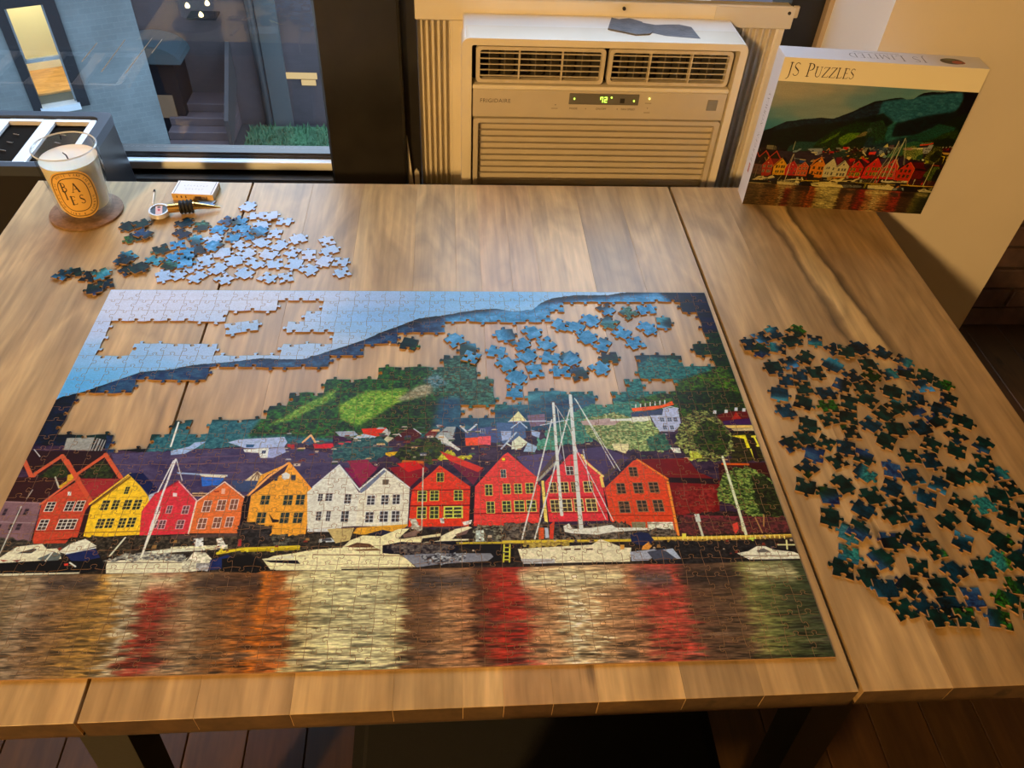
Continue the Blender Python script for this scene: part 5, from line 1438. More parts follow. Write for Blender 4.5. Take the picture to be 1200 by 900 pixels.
["P",[159,51,52],[2251,1298,2282,1305,2292,1220,2260,1220],0],
["P",[222,240,241],[2051,1302,2100,1316,2138,1253,2173,1207,2080,1224],3],
["P",[210,229,241],[1845,1306,1932,1320,1952,1226,1878,1220],3],
["P",[202,224,241],[2993,1283,3103,1293,3147,1249,2991,1244],1],
["P",[56,64,79],[3019,1286,3097,1287,3113,1262,3015,1261],0],
["P",[221,175,55],[3295,1340,3329,1404,3808,1435,3783,1395,3665,1349,3389,1323],1],
["P",[30,35,62],[3428,1330,3571,1375,3665,1349,3615,1310],1],
["P",[193,185,129],[3052,1393,3303,1404,3276,1262,3148,1233],1],
["F",[27,19,13],[166,179,162],[4416,1399,4797,1409,4868,1214,4426,1207],3],
["P",[187,214,216],[4449,1350,4524,1357,4527,1229,4447,1223],3],
["P",[58,61,59],[4537,1349,4618,1347,4614,1235,4536,1229],3],
["L",[198,191,43],2.09,[4254,1211,4787,1208,5191,1208],2.09],
["P",[17,13,13],[4280,1195,4800,1192,4789,984,4383,963,4517,1082],1],
["L",[215,228,78],1.59,[4712,1186,4698,1002],1.59],
["L",[215,228,78],1.59,[4766,1185,4753,1000],1.59],
["L",[215,228,77],1.28,[4711,1155,4762,1154],1.28],
["L",[215,228,78],1.27,[4709,1108,4759,1107],1.27],
["L",[215,228,78],1.27,[4707,1062,4757,1061],1.27],
["L",[215,228,79],1.26,[4705,1024,4755,1023],1.26],
["F",[17,14,13],[137,133,123],[4716,1427,5115,1436,5152,1386,5903,1421,5946,1338,6375,1330,6377,1200,4706,1202],1],
["P",[216,94,42],[5048,1371,5103,1370,5092,1242,5044,1235],1],
["P",[180,207,241],[5109,1370,5144,1370,5141,1257,5106,1249],0],
["P",[210,68,42],[5160,1402,5213,1451,5180,1240,5146,1241],1],
["L",[218,207,64],2.85,[4707,1218,5191,1216,5870,1210,6425,1231],2.85],
["F",[125,115,46],[216,205,108],[4894,1206,5326,1205,5320,1150,4891,1151],1],
["L",[231,212,87],3.32,[6121,1229,6258,1227,6673,1227,7503,1235],3.32],
["L",[163,139,60],2.5,[6279,1194,6806,1200,7229,1216,7514,1226],2.5],
["L",[241,234,128],1.32,[6426,1239,6421,1199],1.32],
["L",[241,234,128],1.32,[6474,1240,6468,1200],1.32],
["L",[241,234,128],1.32,[6521,1240,6515,1200],1.32],
["L",[241,234,128],1.33,[6568,1240,6562,1200],1.33],
["L",[241,234,128],1.33,[6615,1240,6609,1200],1.33],
["L",[241,234,128],1.33,[6663,1241,6656,1200],1.33],
["L",[241,234,128],1.33,[6710,1241,6703,1200],1.33],
["L",[241,234,129],1.33,[6758,1241,6751,1201],1.33],
["L",[241,234,129],1.33,[6805,1241,6798,1201],1.33],
["L",[241,234,129],1.33,[6853,1241,6845,1201],1.33],
["L",[241,234,129],1.33,[6900,1242,6893,1201],1.33],
["L",[241,234,129],1.33,[6948,1242,6940,1201],1.33],
["L",[241,234,130],1.34,[6995,1242,6988,1202],1.34],
["L",[241,234,130],1.34,[7043,1242,7035,1202],1.34],
["L",[241,234,130],1.34,[7091,1242,7083,1202],1.34],
["L",[241,234,130],1.34,[7139,1243,7130,1202],1.34],
["L",[241,234,130],1.34,[7186,1243,7178,1202],1.34],
["L",[241,234,130],1.34,[7234,1243,7226,1203],1.34],
["L",[241,234,130],1.34,[7282,1243,7273,1203],1.34],
["L",[241,234,130],1.34,[7330,1243,7321,1203],1.34],
["L",[241,234,130],1.34,[7378,1244,7369,1203],1.34],
["L",[241,234,131],1.34,[7426,1244,7417,1203],1.34],
["P",[201,241,93],[7060,1211,7134,1226,7114,1153,7070,1146],0],
["P",[237,241,97],[6428,1280,6469,1279,6458,1223,6416,1224],0],
["F",[13,16,22],[51,49,52],[6168,1188,6334,1193,7362,1189,7501,1050,6967,968,6594,884,6061,896],1],
["T",[272,1334,7684,1226,7656,1016,267,1153],150,5],
["P",[13,17,23],[-501,1085,219,1089,800,1100,990,1201,1055,1154,1155,1005,991,965,705,952,-444,961],1],
["P",[203,210,189],[-452,978,263,976,940,975,944,961,272,953,-438,949],0],
["P",[210,220,201],[72,1093,198,1143,249,1201,302,1254,511,1280,573,1224,658,1229,695,1192,734,1117,531,1100,221,1084],1],
["P",[56,63,70],[329,1184,458,1233,488,1220,452,1182],0],
["P",[145,67,53],[207,1119,283,1111,240,1098],0],
["P",[106,56,53],[308,1111,391,1115,363,1092],0],
["P",[87,103,108],[524,1121,646,1193,718,1161,714,1102,580,1099],1],
["L",[204,218,214],1.49,[605,1099,640,1208],1.49],
["P",[215,228,215],[683,1192,765,1281,876,1325,931,1293,1001,1246,753,1167],1],
["P",[24,37,91],[756,1161,996,1222,1069,1124,951,1091,827,1094],1],
["L",[205,223,228],1.2,[753,1167,997,1228],1.2],
["P",[201,61,48],[773,1066,810,1071,818,1047,786,1042],0],
["L",[205,223,228],1.48,[821,1076,884,1034],1.48],
["L",[185,200,200],1.06,[180,1188,170,1704],1.06],
["L",[206,220,203],1.67,[1147,1137,1227,1333],1.67],
["P",[211,221,200],[1146,1034,1144,1087,1493,1100,1799,1073,1846,1034,1827,955,1483,954,1169,958],1],
["L",[87,85,77],0.75,[1150,1069,1803,1055],0.75],
["F",[67,73,82],[197,210,200],[1123,1093,1255,1150,1573,1173,1834,1138,1824,1072,1495,1091],3],
["P",[214,231,218],[1424,1171,1665,1208,1969,1211,1975,1180,1577,1158],1],
["P",[204,216,201],[1801,1064,1899,1182,1979,1165,2058,1088,2021,971,1827,955],3],
["L",[56,53,56],1.21,[1835,1078,1876,1173,1979,1165],1.21],
["P",[23,41,103],[2049,1074,2188,1130,2273,1084,2168,982,2046,971],1],
["P",[13,13,13],[2147,1086,2391,1132,2583,973,2477,932,2174,953],1],
["P",[148,159,169],[1930,1046,2055,1044,2048,962,1947,970],3],
["P",[217,226,184],[2502,1079,2853,1117,2875,952,2648,957],1],
["P",[22,21,34],[2555,1063,2811,1051,2840,1021,2611,1032],0],
["P",[226,236,197],[2599,1107,2773,1133,2949,1168,3205,1186,3230,944,2913,951,2596,966,2517,1063],1],
["P",[22,21,34],[2517,1063,2823,1057,2853,1019,2584,1040],0],
["P",[215,228,209],[2503,1071,2776,1118,2794,1080],0],
["P",[68,53,44],[2887,1081,2920,1080,2920,1061,2889,1061],0],
["P",[68,53,44],[3015,1078,3048,1078,3048,1058,3017,1059],0],
["P",[68,53,43],[3118,1076,3151,1075,3150,1056,3120,1057],0],
["L",[151,138,103],0.77,[2829,1102,3215,1094],0.77],
["P",[231,241,202],[2891,1116,3206,1178,3276,1262,3390,1315,3562,1303,3717,1380,3824,1386,3773,1331,3723,1269,3948,1272,3936,1217,3751,1237,3582,1193,3587,1116,3731,1106,3811,1051,3899,959,3228,959,2898,966],1],
["P",[89,65,48],[3244,1192,3344,1237,3463,1219,3518,1179,3335,1183],0],
["P",[121,103,74],[3311,1160,3532,1171,3579,1144,3365,1144],0],
["L",[131,120,89],0.93,[2955,1114,3784,1085],0.93],
["L",[111,97,76],0.77,[3227,974,3892,962],0.77],
["P",[13,13,29],[3582,1201,3751,1234,3936,1225,4254,1242,4293,1148,4201,1088,3835,1096,3653,1107,3587,1124],1],
["F",[20,17,29],[122,121,118],[3596,1193,3804,1228,4121,1221,4254,1180,4175,1096,3731,1106],1],
["P",[123,137,162],[3771,1090,3940,1101,4254,1102,4583,1095,4608,1057,4554,1012,4124,991,3905,959,3825,1035],1],
["F",[35,37,51],[194,218,241],[3927,1086,4123,1097,4359,1100,4345,1024,3995,987],3],
["P",[231,241,212],[3936,1217,4108,1245,4120,1293,4254,1370,4376,1400,4416,1383,4254,1290,4227,1259,4387,1256,4374,1240,3988,1232],1],
["P",[220,224,186],[3749,1268,3934,1296,4120,1324,4120,1293,3908,1265],1],
["P",[112,92,89],[4254,1306,4389,1368,4361,1312,4281,1289],0],
["P",[122,103,97],[3760,1315,3878,1369,3932,1360,3880,1297,3775,1283],1],
["F",[122,115,101],[223,241,241],[3819,1492,3873,1508,3931,1376,3851,1362],3],
["P",[210,229,241],[4104,1495,4145,1503,4152,1437,4118,1438],3],
["P",[222,236,241],[4322,1450,4417,1473,4403,1424,4335,1409],3],
["L",[213,224,210],1.33,[3930,2118,3938,1376],1.33],
["P",[230,241,217],[4837,1137,5051,1148,5538,1169,5628,1231,5666,1214,5831,1132,5912,1130,5874,976,5594,979,4880,975,4858,1044],1],
["P",[178,193,208],[4857,1028,5174,1022,5170,976,4880,975],1],
["P",[160,180,213],[5891,1084,6126,1110,6188,1078,6050,988,5889,983],1],
["P",[82,70,58],[5275,1131,5337,1133,5333,1117,5273,1115],0],
["P",[83,71,59],[5369,1129,5431,1131,5426,1115,5367,1113],0],
["P",[83,71,59],[5483,1126,5545,1128,5540,1113,5481,1111],0],
["P",[222,240,241],[5289,1383,5347,1415,5382,1349,5562,1362,5760,1391,5796,1357,6101,1352,6103,1327,5775,1309,5607,1280,5363,1300,5296,1318],1],
["P",[25,37,83],[5922,1274,6023,1304,6103,1286,6144,1205,6078,1143,5972,1161,5922,1193],1],
["P",[63,74,101],[6053,1080,6208,1108,6297,1075,6335,997,6104,986],1],
["P",[220,161,69],[6023,1144,6086,1190,6112,1142,6071,1103,6003,1105],1],
["P",[219,172,83],[5809,1164,5849,1163,5842,1116,5807,1109],0],
["P",[169,199,241],[6206,1101,6305,1114,6362,996,6322,997,6243,1076],1],
["P",[227,241,228],[6906,1047,7021,1068,7119,1121,7202,1120,7273,1079,7459,1051,7507,1026,7503,972,7021,967],1],
["P",[99,103,106],[7106,1074,7181,1096,7239,1056,7113,1050],0],
["L",[121,116,106],0.82,[6953,1018,7488,1011],0.82],
["P",[34,36,44],[6969,976,7504,975,7507,961,6992,960],0],
["L",[215,229,178],1.67,[7331,1133,7512,1129],1.67],
["L",[226,241,178],1.67,[7429,1179,7407,1084],1.67],
["L",[217,236,241],3.01,[5338,3017,5316,2426,5300,1934,5288,1516],3.37],
["L",[213,233,241],3.72,[5541,3137,5503,2345,5480,1860,5460,1364],4.42],
["L",[215,233,241],1.55,[5301,2772,5066,1902,4883,1246],1.55],
["L",[215,234,241],1.57,[5510,2919,5231,1972,5004,1243],1.57],
["L",[222,238,239],1.01,[5584,3093,5943,2054],1.01],
["L",[222,237,239],0.92,[5598,3070,5889,2092],0.92],
["L",[221,211,209],0.83,[5359,2985,5476,2667,5531,2326],0.83],
["L",[216,234,241],0.95,[5594,2344,5609,1858,5713,1458],0.95],
["L",[220,236,238],0.82,[5377,2920,5383,2043],0.82],
["L",[219,233,241],1.04,[5518,2345,5667,1857,5781,1440],1.04],
["L",[196,216,241],1.3,[5487,2770,5170,2690],1.3],
["L",[227,241,241],1.9,[1358,2764,1361,2431],1.9],
["L",[219,231,241],2.07,[1452,2261,1433,1817,1430,1146],2.07],
["L",[200,215,226],0.99,[1459,2261,1580,1989],0.99],
["L",[218,233,241],1.31,[1435,2243,1384,1852],1.31],
["L",[218,232,224],1.69,[1459,1616,1426,1117],1.69]],
 'nback': 400,
 'wat': [[-19.9,[115,103,86]],[42.5,[113,103,81]],[60.0,[141,129,109]],[77.5,[124,103,79]],[95.0,[130,104,67]],[119.7,[165,133,67]],[133.8,[154,125,70]],[145.1,[172,165,137]],[152.2,[147,132,106]],[159.3,[137,59,47]],[170.7,[131,52,43]],[183.5,[122,89,67]],[199.2,[158,139,109]],[212.0,[114,91,66]],[227.8,[126,89,54]],[237.1,[149,96,45]],[247.9,[119,75,44]],[256.6,[195,113,34]],[266.6,[149,89,44]],[280.4,[176,106,50]],[288.3,[193,186,135]],[313.0,[208,217,173]],[356.7,[207,217,178]],[377.3,[194,197,154]],[384.6,[105,81,59]],[404.5,[112,84,63]],[415.5,[173,138,102]],[436.2,[175,127,91]],[445.1,[81,52,37]],[454.0,[124,55,41]],[467.4,[166,50,38]],[483.8,[156,56,46]],[495.7,[178,137,103]],[515.9,[189,159,121]],[525.7,[211,202,162]],[549.7,[195,169,129]],[564.8,[180,147,113]],[586.0,[179,133,100]],[598.8,[171,78,65]],[617.8,[181,74,64]],[630.0,[172,78,68]],[639.2,[103,76,62]],[663.6,[91,74,60]],[680.5,[94,77,60]],[692.8,[132,140,84]],[705.9,[101,115,69]],[725.2,[65,78,52]],[767.8,[50,63,47]]],
 'wtop': [[-115.5,97.7],[26.2,97.9],[113.9,95.9],[172.6,96.3],[284.9,95.6],[384.1,95.1],[446.1,95.6],[477.4,94.9],[524.7,95.6],[588.5,96.1],[636.6,95.0],[702.0,96.4],[759.9,97.0]],
 'sky': [[8.0,490.5,199,214,241],[76.4,482.6,201,214,241],[179.2,483.4,199,214,241],[262.0,489.1,183,206,241],[336.4,484.5,159,195,241],[411.1,485.0,128,187,241],[497.3,482.2,119,185,241],[586.0,495.0,148,197,241],[653.4,499.1,185,214,241],[2.8,426.3,177,202,241],[42.6,457.8,197,213,241],[236.8,442.8,169,201,241],[309.6,427.2,133,188,241],[369.3,459.6,127,185,241],[453.9,473.4,132,190,241],[518.1,468.8,140,196,241],[0.3,375.0,126,185,241],[37.6,375.0,146,193,241],[119.4,386.4,161,196,241],[215.1,389.3,164,199,241],[290.9,411.8,169,202,241],[2.6,340.7,82,171,241],[34.6,354.1,98,178,241],[87.4,363.7,126,185,241],[-4.1,308.4,80,169,241],[318.1,447.9,130,184,241],[779.2,505.5,166,205,241]],
 'rip': [[527.0,86.6,529.4,-2.7,7,226,241,220],[545.4,70.4,549.4,-3.3,7,231,241,213],[140.4,80.0,147.4,4.1,7,186,186,164],[508.7,93.3,555.2,86.0,12,217,219,183]],
 'mir': [[28.9,61.5,91.0,145,133,108],[62.1,116.6,88.6,68,61,59],[118.7,185.7,89.8,187,185,153],[193.7,256.7,85.5,58,47,43],[271.1,376.9,87.2,208,217,176],[384.6,445.8,82.8,70,66,70],[480.7,582.3,84.1,217,222,186],[586.2,625.7,81.7,90,88,97],[626.0,689.8,82.6,48,43,43],[691.2,743.8,86.5,193,199,156]]}
print_cv = Canvas(750, 500, 2.4, (128, 150, 170))
_h, _w = print_cv.h, print_cv.w
TEX = [np.ones((_h, _w), np.float32),
       noise(_h, _w, 7, 5, 3, 0.7), noise(_h, _w, 30, 16, 5, 0.75), noise(_h, _w, 6, 4, 2, 0.8)]
# sky: smooth blend between measured colours
_gy, _gx = np.mgrid[0:_h:8, 0:_w:8].astype(np.float32)
_gx /= print_cv.k; _gy = 500 - _gy / print_cv.k
_n = np.zeros(_gx.shape + (3,), np.float32); _d = np.zeros(_gx.shape, np.float32)
for x, y, r, g, b in PIC['sky']:
    wgt = 1 / (((_gx - x) * 0.8) ** 2 + ((_gy - y) * 1.6) ** 2 + 300) ** 1.6
    _n += wgt[..., None] * np.array((r, g, b), np.float32) / 255; _d += wgt
_s = np.repeat(np.repeat(_n / _d[..., None], 8, 0), 8, 1)[:_h, :_w]
_s = (_s + np.roll(_s, 4, 0) + np.roll(_s, 4, 1) + np.roll(_s, -4, 1)) / 4
print_cv.a[:] = _s * (0.97 + 0.06 * noise(_h, _w, 160, 22, 3)[..., None])
def _pts(f): return [(f[i] / 10, f[i + 1] / 10) for i in range(0, len(f), 2)]
_rag = random.Random(2)
def _ragged(pts, step, amp):
    out = []
    for (ax, ay), (bx, by) in zip(pts, pts[1:] + pts[:1]):
        n = max(1, int(math.hypot(bx - ax, by - ay) / step))
        for i in range(n):
            out.append((ax + (bx - ax) * i / n + _rag.gauss(0, amp), ay + (by - ay) * i / n + _rag.gauss(0, amp)))
    return out
def _draw(ops):
    for o in ops:
        if o[0] == 'T':                      # crowd of far roofs and fronts, or of stalls and people on the quay
            (ax, ay), (bx, by), (cx, cy), (dx, dy) = _pts(o[1])
            hues = ((120, 52, 48), (150, 66, 56), (92, 70, 88), (205, 200, 190), (176, 182, 192), (40, 66, 48), (66, 96, 74), (60, 64, 92), (214, 190, 140), (84, 60, 64))
            if o[3] == 5: hues = ((36, 30, 28), (60, 48, 40), (150, 120, 70), (190, 180, 160), (120, 50, 40), (70, 76, 96), (24, 22, 24))
            for _i in range(o[2]):
                u, v = _rag.random(), _rag.random()
                x = (ax * (1 - u) + bx * u) * (1 - v) + (dx * (1 - u) + cx * u) * v; y = (ay * (1 - u) + by * u) * (1 - v) + (dy * (1 - u) + cy * u) * v
                s_ = _rag.uniform(1.6, 5.0) if o[3] == 3 else _rag.uniform(0.8, 2.4); h_ = s_ * _rag.uniform(.3, .6) if o[3] == 3 else s_ * _rag.uniform(.6, 1.8)
                print_cv.poly([(x - s_, y), (x + s_, y), (x + s_ * _rag.uniform(.5, 1), y + h_), (x - s_ * _rag.uniform(.3, 1), y + h_)], _rag.choice(hues))
                if o[3] == 3 and _i % 3 == 0:
                    print_cv.poly([(x - s_ * .7, y - h_ * 1.2), (x + s_ * .7, y - h_ * 1.2), (x + s_ * .7, y), (x - s_ * .7, y)], _rag.choice(hues[3:9]))
                    print_cv.poly([(x - s_ * .2, y - h_ * .9), (x + s_ * .1, y - h_ * .9), (x + s_ * .1, y - h_ * .3), (x - s_ * .2, y - h_ * .3)], (60, 56, 62))
        elif o[0] == 'P':
            t = None if not o[3] else (0.86 + 0.28 * TEX[3 if o[3] == 1 else o[3]] if o[3] != 3 else 0.4 + 1.2 * TEX[1])
            print_cv.poly(_pts(o[2]), o[1], t)
        elif o[0] == 'F' and o[4] in (4, 5):
            print_cv.leaf(_pts(o[3]), o[1], o[2], TEX[o[4] - 2] if o[4] == 4 else TEX[1], 0.22, 0.80, 9 if o[4] == 4 else 4, HILL)
        elif o[0] == 'F': print_cv.leaf(_ragged(_pts(o[3]), 3.0, 0.35) if o[4] == 2 else _ragged(_pts(o[3]), 2.2, 1.1), o[1], o[2], TEX[o[4]], 0.22, 0.80)
        elif o[0] == 'L': print_cv.line(_pts(o[3]), o[1], o[2], o[4])
        elif o[0] == 'W': print_cv.window(o[3] / 10, o[4] / 10, o[5] / 10, o[6] / 10, o[1], o[2], o[7], o[8])
# nothing of the hill may bleed into the sky: mask of the first shape, the hill itself
_c = print_cv.cover(_pts(PIC['ops'][0][3]))
HILL = np.zeros((_h, _w), np.float32); HILL[_c[1]:_c[2], _c[3]:_c[4]] = _c[0]
_draw(PIC['ops'][:PIC['nback']])
# water: coloured columns broken up by ripples
_x = np.arange(_w) / print_cv.k; _y = 500 - np.arange(_h) / print_cv.k
_top = np.interp(_x, [q[0] for q in PIC['wtop']], [q[1] for q in PIC['wtop']])
_cx = [q[0] for q in PIC['wat']]
_r1 = noise(_h, _w, 46, 5, 3, 0.6); _r2 = noise(_h, _w, 150, 7, 2, 0.6); _r3 = noise(_h, _w, 16, 2.6, 2, 0.6)
_sh = (noise(_h, _w, 40, 5, 2, 0.6) - 0.5) * 26
_deep = np.clip((_top[None, :] - _y[:, None]) / _top[None, :], 0, 1)
_xx = np.clip(_x[None, :] + _sh * (0.35 + 0.9 * _deep), _cx[0], _cx[-1])
_wc = np.stack([np.interp(_xx, _cx, [q[1][k_] / 255 for q in PIC['wat']]) for k_ in range(3)], -1).astype(np.float32)
for x0, x1, y, r, g, b in PIC['mir']:
    m = np.clip((_x[None, :] + _sh * .5 - x0) / 6, 0, 1) * np.clip((x1 - _x[None, :] - _sh * .5) / 6, 0, 1) * np.clip(1 - np.abs(_y[:, None] - y + 2) / 15, 0, 1)
    _wc = _wc * (1 - m[..., None]) + np.array((r, g, b), np.float32) / 255 * m[..., None]
for x0, y0, x1, y1, wd, r, g, b in PIC['rip']:
    t = (_y - y0) / (y1 - y0)
    c = x0 + (x1 - x0) * t
    ok = np.clip(1.1 - np.abs(t - .5) * 1.1, 0, 1) * ((t > -0.02) & (t < 1.03))
    m = np.clip(1.2 - np.abs(_x[None, :] + _sh * 1.3 - c[:, None]) / wd, 0, 1) * ok[:, None] * np.clip((_r3 - .36) * 5, 0, 1)
    _wc = _wc * (1 - m[..., None]) + np.array((r, g, b), np.float32) / 255 * m[..., None]
_k = np.clip((_r1 - 0.53) * 6, 0, 1) * (0.20 + 0.75 * _deep)
_wc = _wc * (1 - 0.72 * _k[..., None]) + np.array((0.06, 0.07, 0.08), np.float32) * (0.72 * _k[..., None])
_k2 = np.clip((_r2 - 0.60) * 5, 0, 1) * _deep
_gr = np.clip((noise(_h, _w, 60, 3.4, 3, 0.7) - 0.45) * 4, 0, 1)[..., None] * (0.22 + 0.3 * _deep[..., None])
_wc = _wc * (1 - _gr) + np.array((0.34, 0.30, 0.25), np.float32) * _gr
_wc = _wc * (1 + 0.75 * (_r3[..., None] - 0.5)) + 0.12 * _k2[..., None]
_m = np.clip((_top[None, :] - _y[:, None]) / 1.2, 0, 1)[..., None]
print_cv.a[:] = print_cv.a * (1 - _m) + np.clip(_wc, 0, 1) * _m
_draw(PIC['ops'][PIC['nback']:])
# printing grain
print_cv.a *= (0.95 + 0.10 * noise(_h, _w, 2.2, 2.2, 1))[..., None]
print_img = print_cv.image('jigsaw_picture')
def cover_pic(a):  # picture for the box, its weaker warm light put into the colour
    return a ** 1.35 * np.array((0.80, 0.72, 0.55), np.float32)

# ------------------------------------------------------------------ the jigsaw itself
M_print = image_mat('jigsaw_print', print_img, 0.34, 0.13, 'Linear')
MISSING = set([(1,13),(1,14),(1,15),(1,19),(1,20),(1,21),(2,13),(2,14),(2,15),(2,19),(2,20),(2,21),(3,13),(3,14),(3,15),(3,20),(3,21),(4,12),(4,13),(4,14),(4,15),(4,16),(4,20),(4,21),(5,12),(5,13),(5,14),(5,15),(5,16),(5,20),(5,21),(6,13),(6,14),(6,15),(6,16),(6,20),(6,21),(7,14),(7,15),(7,16),(7,20),(7,21),(8,13),(8,14),(8,15),(8,16),(8,17),(8,19),(8,20),(8,21),(8,22),(9,14),(9,15),(9,16),(9,17),(9,19),(9,20),(9,21),(9,22),(10,14),(10,15),(10,16),(10,17),(10,19),(10,20),(10,21),(10,22),(11,14),(11,15),(11,16),(11,17),(11,19),(11,20),(11,21),(11,22),(11,23),(12,15),(12,16),(12,17),(12,20),(12,22),(12,23),(13,16),(13,17),(13,20),(13,23),(14,16),(14,17),(14,20),(15,17),(15,18),(16,17),(16,18),(17,17),(17,18),(17,19),(18,18),(18,19),(19,18),(19,19),(19,20),(20,18),(20,19),(20,20),(21,18),(21,19),(21,20),(22,19),(22,20),(22,21),(23,14),(23,20),(23,21),(24,14),(24,17),(24,18),(24,19),(24,20),(24,21),(25,15),(25,16),(25,17),(25,18),(25,19),(25,20),(25,21),(26,15),(26,16),(26,17),(26,18),(26,19),(26,20),(26,21),(27,16),(27,17),(27,18),(27,19),(27,20),(27,21),(28,16),(28,17),(28,18),(28,19),(28,20),(28,21),(29,16),(29,17),(29,18),(29,19),(29,20),(29,21),(29,22),(30,16),(30,17),(30,18),(30,19),(30,20),(30,21),(30,22),(30,23),(31,15),(31,16),(31,17),(31,18),(31,19),(31,20),(31,21),(31,22),(31,23),(32,16),(32,17),(32,18),(32,19),(32,20),(32,21),(32,22),(32,23),(33,17),(33,18),(33,19),(33,20),(33,21),(33,22),(33,23),(34,16),(34,19),(34,20),(34,21),(34,22),(34,23),(35,16),(35,19),(35,20),(35,21),(35,22),(35,23),(36,19),(36,20),(36,21),(36,22),(36,23),(37,18),(37,19),(37,20),(37,21),(37,22),(37,23),(38,18),(38,20),(38,21),(38,22)])
def piece_geo(c, r, verts, faces, uvs, mats, dx=0.0, dy=0.0, z=0.0):
    o = outline(c, r)
    q = [o[0]]
    for t in o[1:]:
        if math.hypot(t[0] - q[-1][0], t[1] - q[-1][1]) > 1e-5: q.append(t)
    o = q; n = len(o)
    nrm = []
    for i in range(n):
        a, b = o[i - 1], o[(i + 1) % n]
        tx, ty = b[0] - a[0], b[1] - a[1]; L = math.hypot(tx, ty) or 1
        nrm.append((-ty / L, tx / L))
    base = len(verts)
    for ins, h in ((0.00024, 0.0020), (0.00009, 0.0018), (0.00009, 0.00004)):
        for (x, y), (nx, ny) in zip(o, nrm):
            verts.append((x + nx * ins - dx, y + ny * ins - dy, h + z))
            uvs.append(((x + nx * ins) / PW, (y + ny * ins) / PD))
    faces.append([base + i for i in range(n)]); mats.append(0)
    for k_ in (0, 1):
        A1 = base + k_ * n; B1 = A1 + n
        for i in range(n):
            j = (i + 1) % n
            faces.append([A1 + i, B1 + i, B1 + j, A1 + j]); mats.append(1)
def piece_mesh(name, cells, off=None):
    V, F, U, Mi = [], [], [], []
    for c, r in cells:
        if off: piece_geo(c, r, V, F, U, Mi, *off)
        else: piece_geo(c, r, V, F, U, Mi)
    me = bpy.data.meshes.new(name)
    me.from_pydata(V, [], F)
    me.polygons.foreach_set('material_index', Mi)
    ul = me.uv_layers.new(name='UVMap')
    idx = np.empty(len(me.loops), np.int32); me.loops.foreach_get('vertex_index', idx)
    ul.data.foreach_set('uv', np.array(U, np.float32)[idx].ravel())
    me.materials.append(M_print); me.materials.append(M_card)
    me.update()
    return me
jz = empty('jigsaw_puzzle', (0.0027, -0.1237, 0.0), (0, 0, -0.0088))
tag(jz, 'nearly finished jigsaw of a harbour town laid out on the table', 'jigsaw puzzle')
from bpy_extras.object_utils import world_to_camera_view
bpy.context.view_layer.update()
cells = [(c, r) for c in range(NC) for r in range(NR) if (c, r) not in MISSING]
def seen(cell):
    P = jz.matrix_world @ Vector(((cell[0] + .5) * CW, (cell[1] + .5) * CH, 0.002))
    v = world_to_camera_view(S, cam, P)
    return -0.01 < v.x < 1.0, v.z
rank = sorted(cells, key=lambda q: (not seen(q)[0], seen(q)[1]))
for c, r in rank[:300]:
    me = piece_mesh('puzzle_piece', [(c, r)], ((c + .5) * CW, (r + .5) * CH))
    ob = link('puzzle_piece', me, None, jz); ob.location = ((c + .5) * CW, (r + .5) * CH, 0)
rest = link('joined_pieces', piece_mesh('joined_pieces', rank[300:]), None, jz); rest['kind'] = 'stuff'

# loose pieces: every one a thing of its own
LAB = {
 'hole': ('loose blue-grey jigsaw piece lying in the bare gap inside the puzzle', 'loose blue pieces inside the gap'),
 'holedark': ('dark mottled jigsaw piece alone in the gap just below the ridge line', None),
 'sky': ('loose pale lavender sky piece in the heap behind the puzzle', 'pale sky pieces behind the puzzle'),
 'blue': ('loose slate-blue jigsaw piece in the heap beside the pale sky pieces', 'slate-blue pieces behind the puzzle'),
 'stopper': ('loose dark jigsaw piece just in front of the bottle stopper', None),
 'heap': ('near-black jigsaw piece in the big heap on the right table leaf', 'dark pieces heaped on the right leaf')}
STRAY = ['blue-grey jigsaw piece nearest the coaster, left half of a pair', 'blue-grey jigsaw piece nearest the coaster, right half of a pair',
 'violet-blue jigsaw piece in front of the coaster pair, its left half', 'violet-blue jigsaw piece in front of the coaster pair, its right half',
 'dark green jigsaw piece, farther one of the middle stray cluster', 'dark green jigsaw piece, nearer one of the middle stray cluster',
 'dark slate jigsaw piece left in the pair above the puzzle corner', 'dark slate jigsaw piece right in the pair above the puzzle corner',
 'leftmost pair on the left leaf, its right dark piece', 'leftmost pair on the left leaf, its left dark piece',
 'dark piece at the upper left of the trio by the puzzle corner', 'dark piece at the upper right of the trio by the puzzle corner',
 'dark piece at the near right of the trio by the puzzle corner', 'dark piece nearest to the upper left puzzle corner']
ORD = ['first', 'second', 'third', 'fourth', 'fifth', 'sixth', 'seventh', 'eighth', 'ninth', 'tenth', 'eleventh', 'twelfth', 'thirteenth', 'fourteenth', 'fifteenth', 'sixteenth', 'seventeenth', 'eighteenth', 'nineteenth', 'twentieth']
def tint(c, r):
    """plain word for the printed colour of a piece"""
    x0, x1 = int((c + .2) * CW * 1000 * print_cv.k), int((c + .8) * CW * 1000 * print_cv.k)
    y0, y1 = print_cv.h - int((r + .8) * CH * 1000 * print_cv.k), print_cv.h - int((r + .2) * CH * 1000 * print_cv.k)
    m = print_cv.a[y0:y1, x0:x1].reshape(-1, 3).mean(0)
    if m.mean() < 0.17: return 'near-black'
    d = 'dark ' if m.mean() < 0.34 else ''
    if m[2] > m[1] * 1.12: return d + 'blue'
    if m[1] > m[2] * 1.12: return d + 'green'
    return d + 'teal'
ROWS = {'hole': (5, 'of the puzzle gap'), 'sky': (6, 'of the pale heap'), 'blue': (5, 'of the slate heap'), 'heap': (13, 'of the right heap')}
names = {}
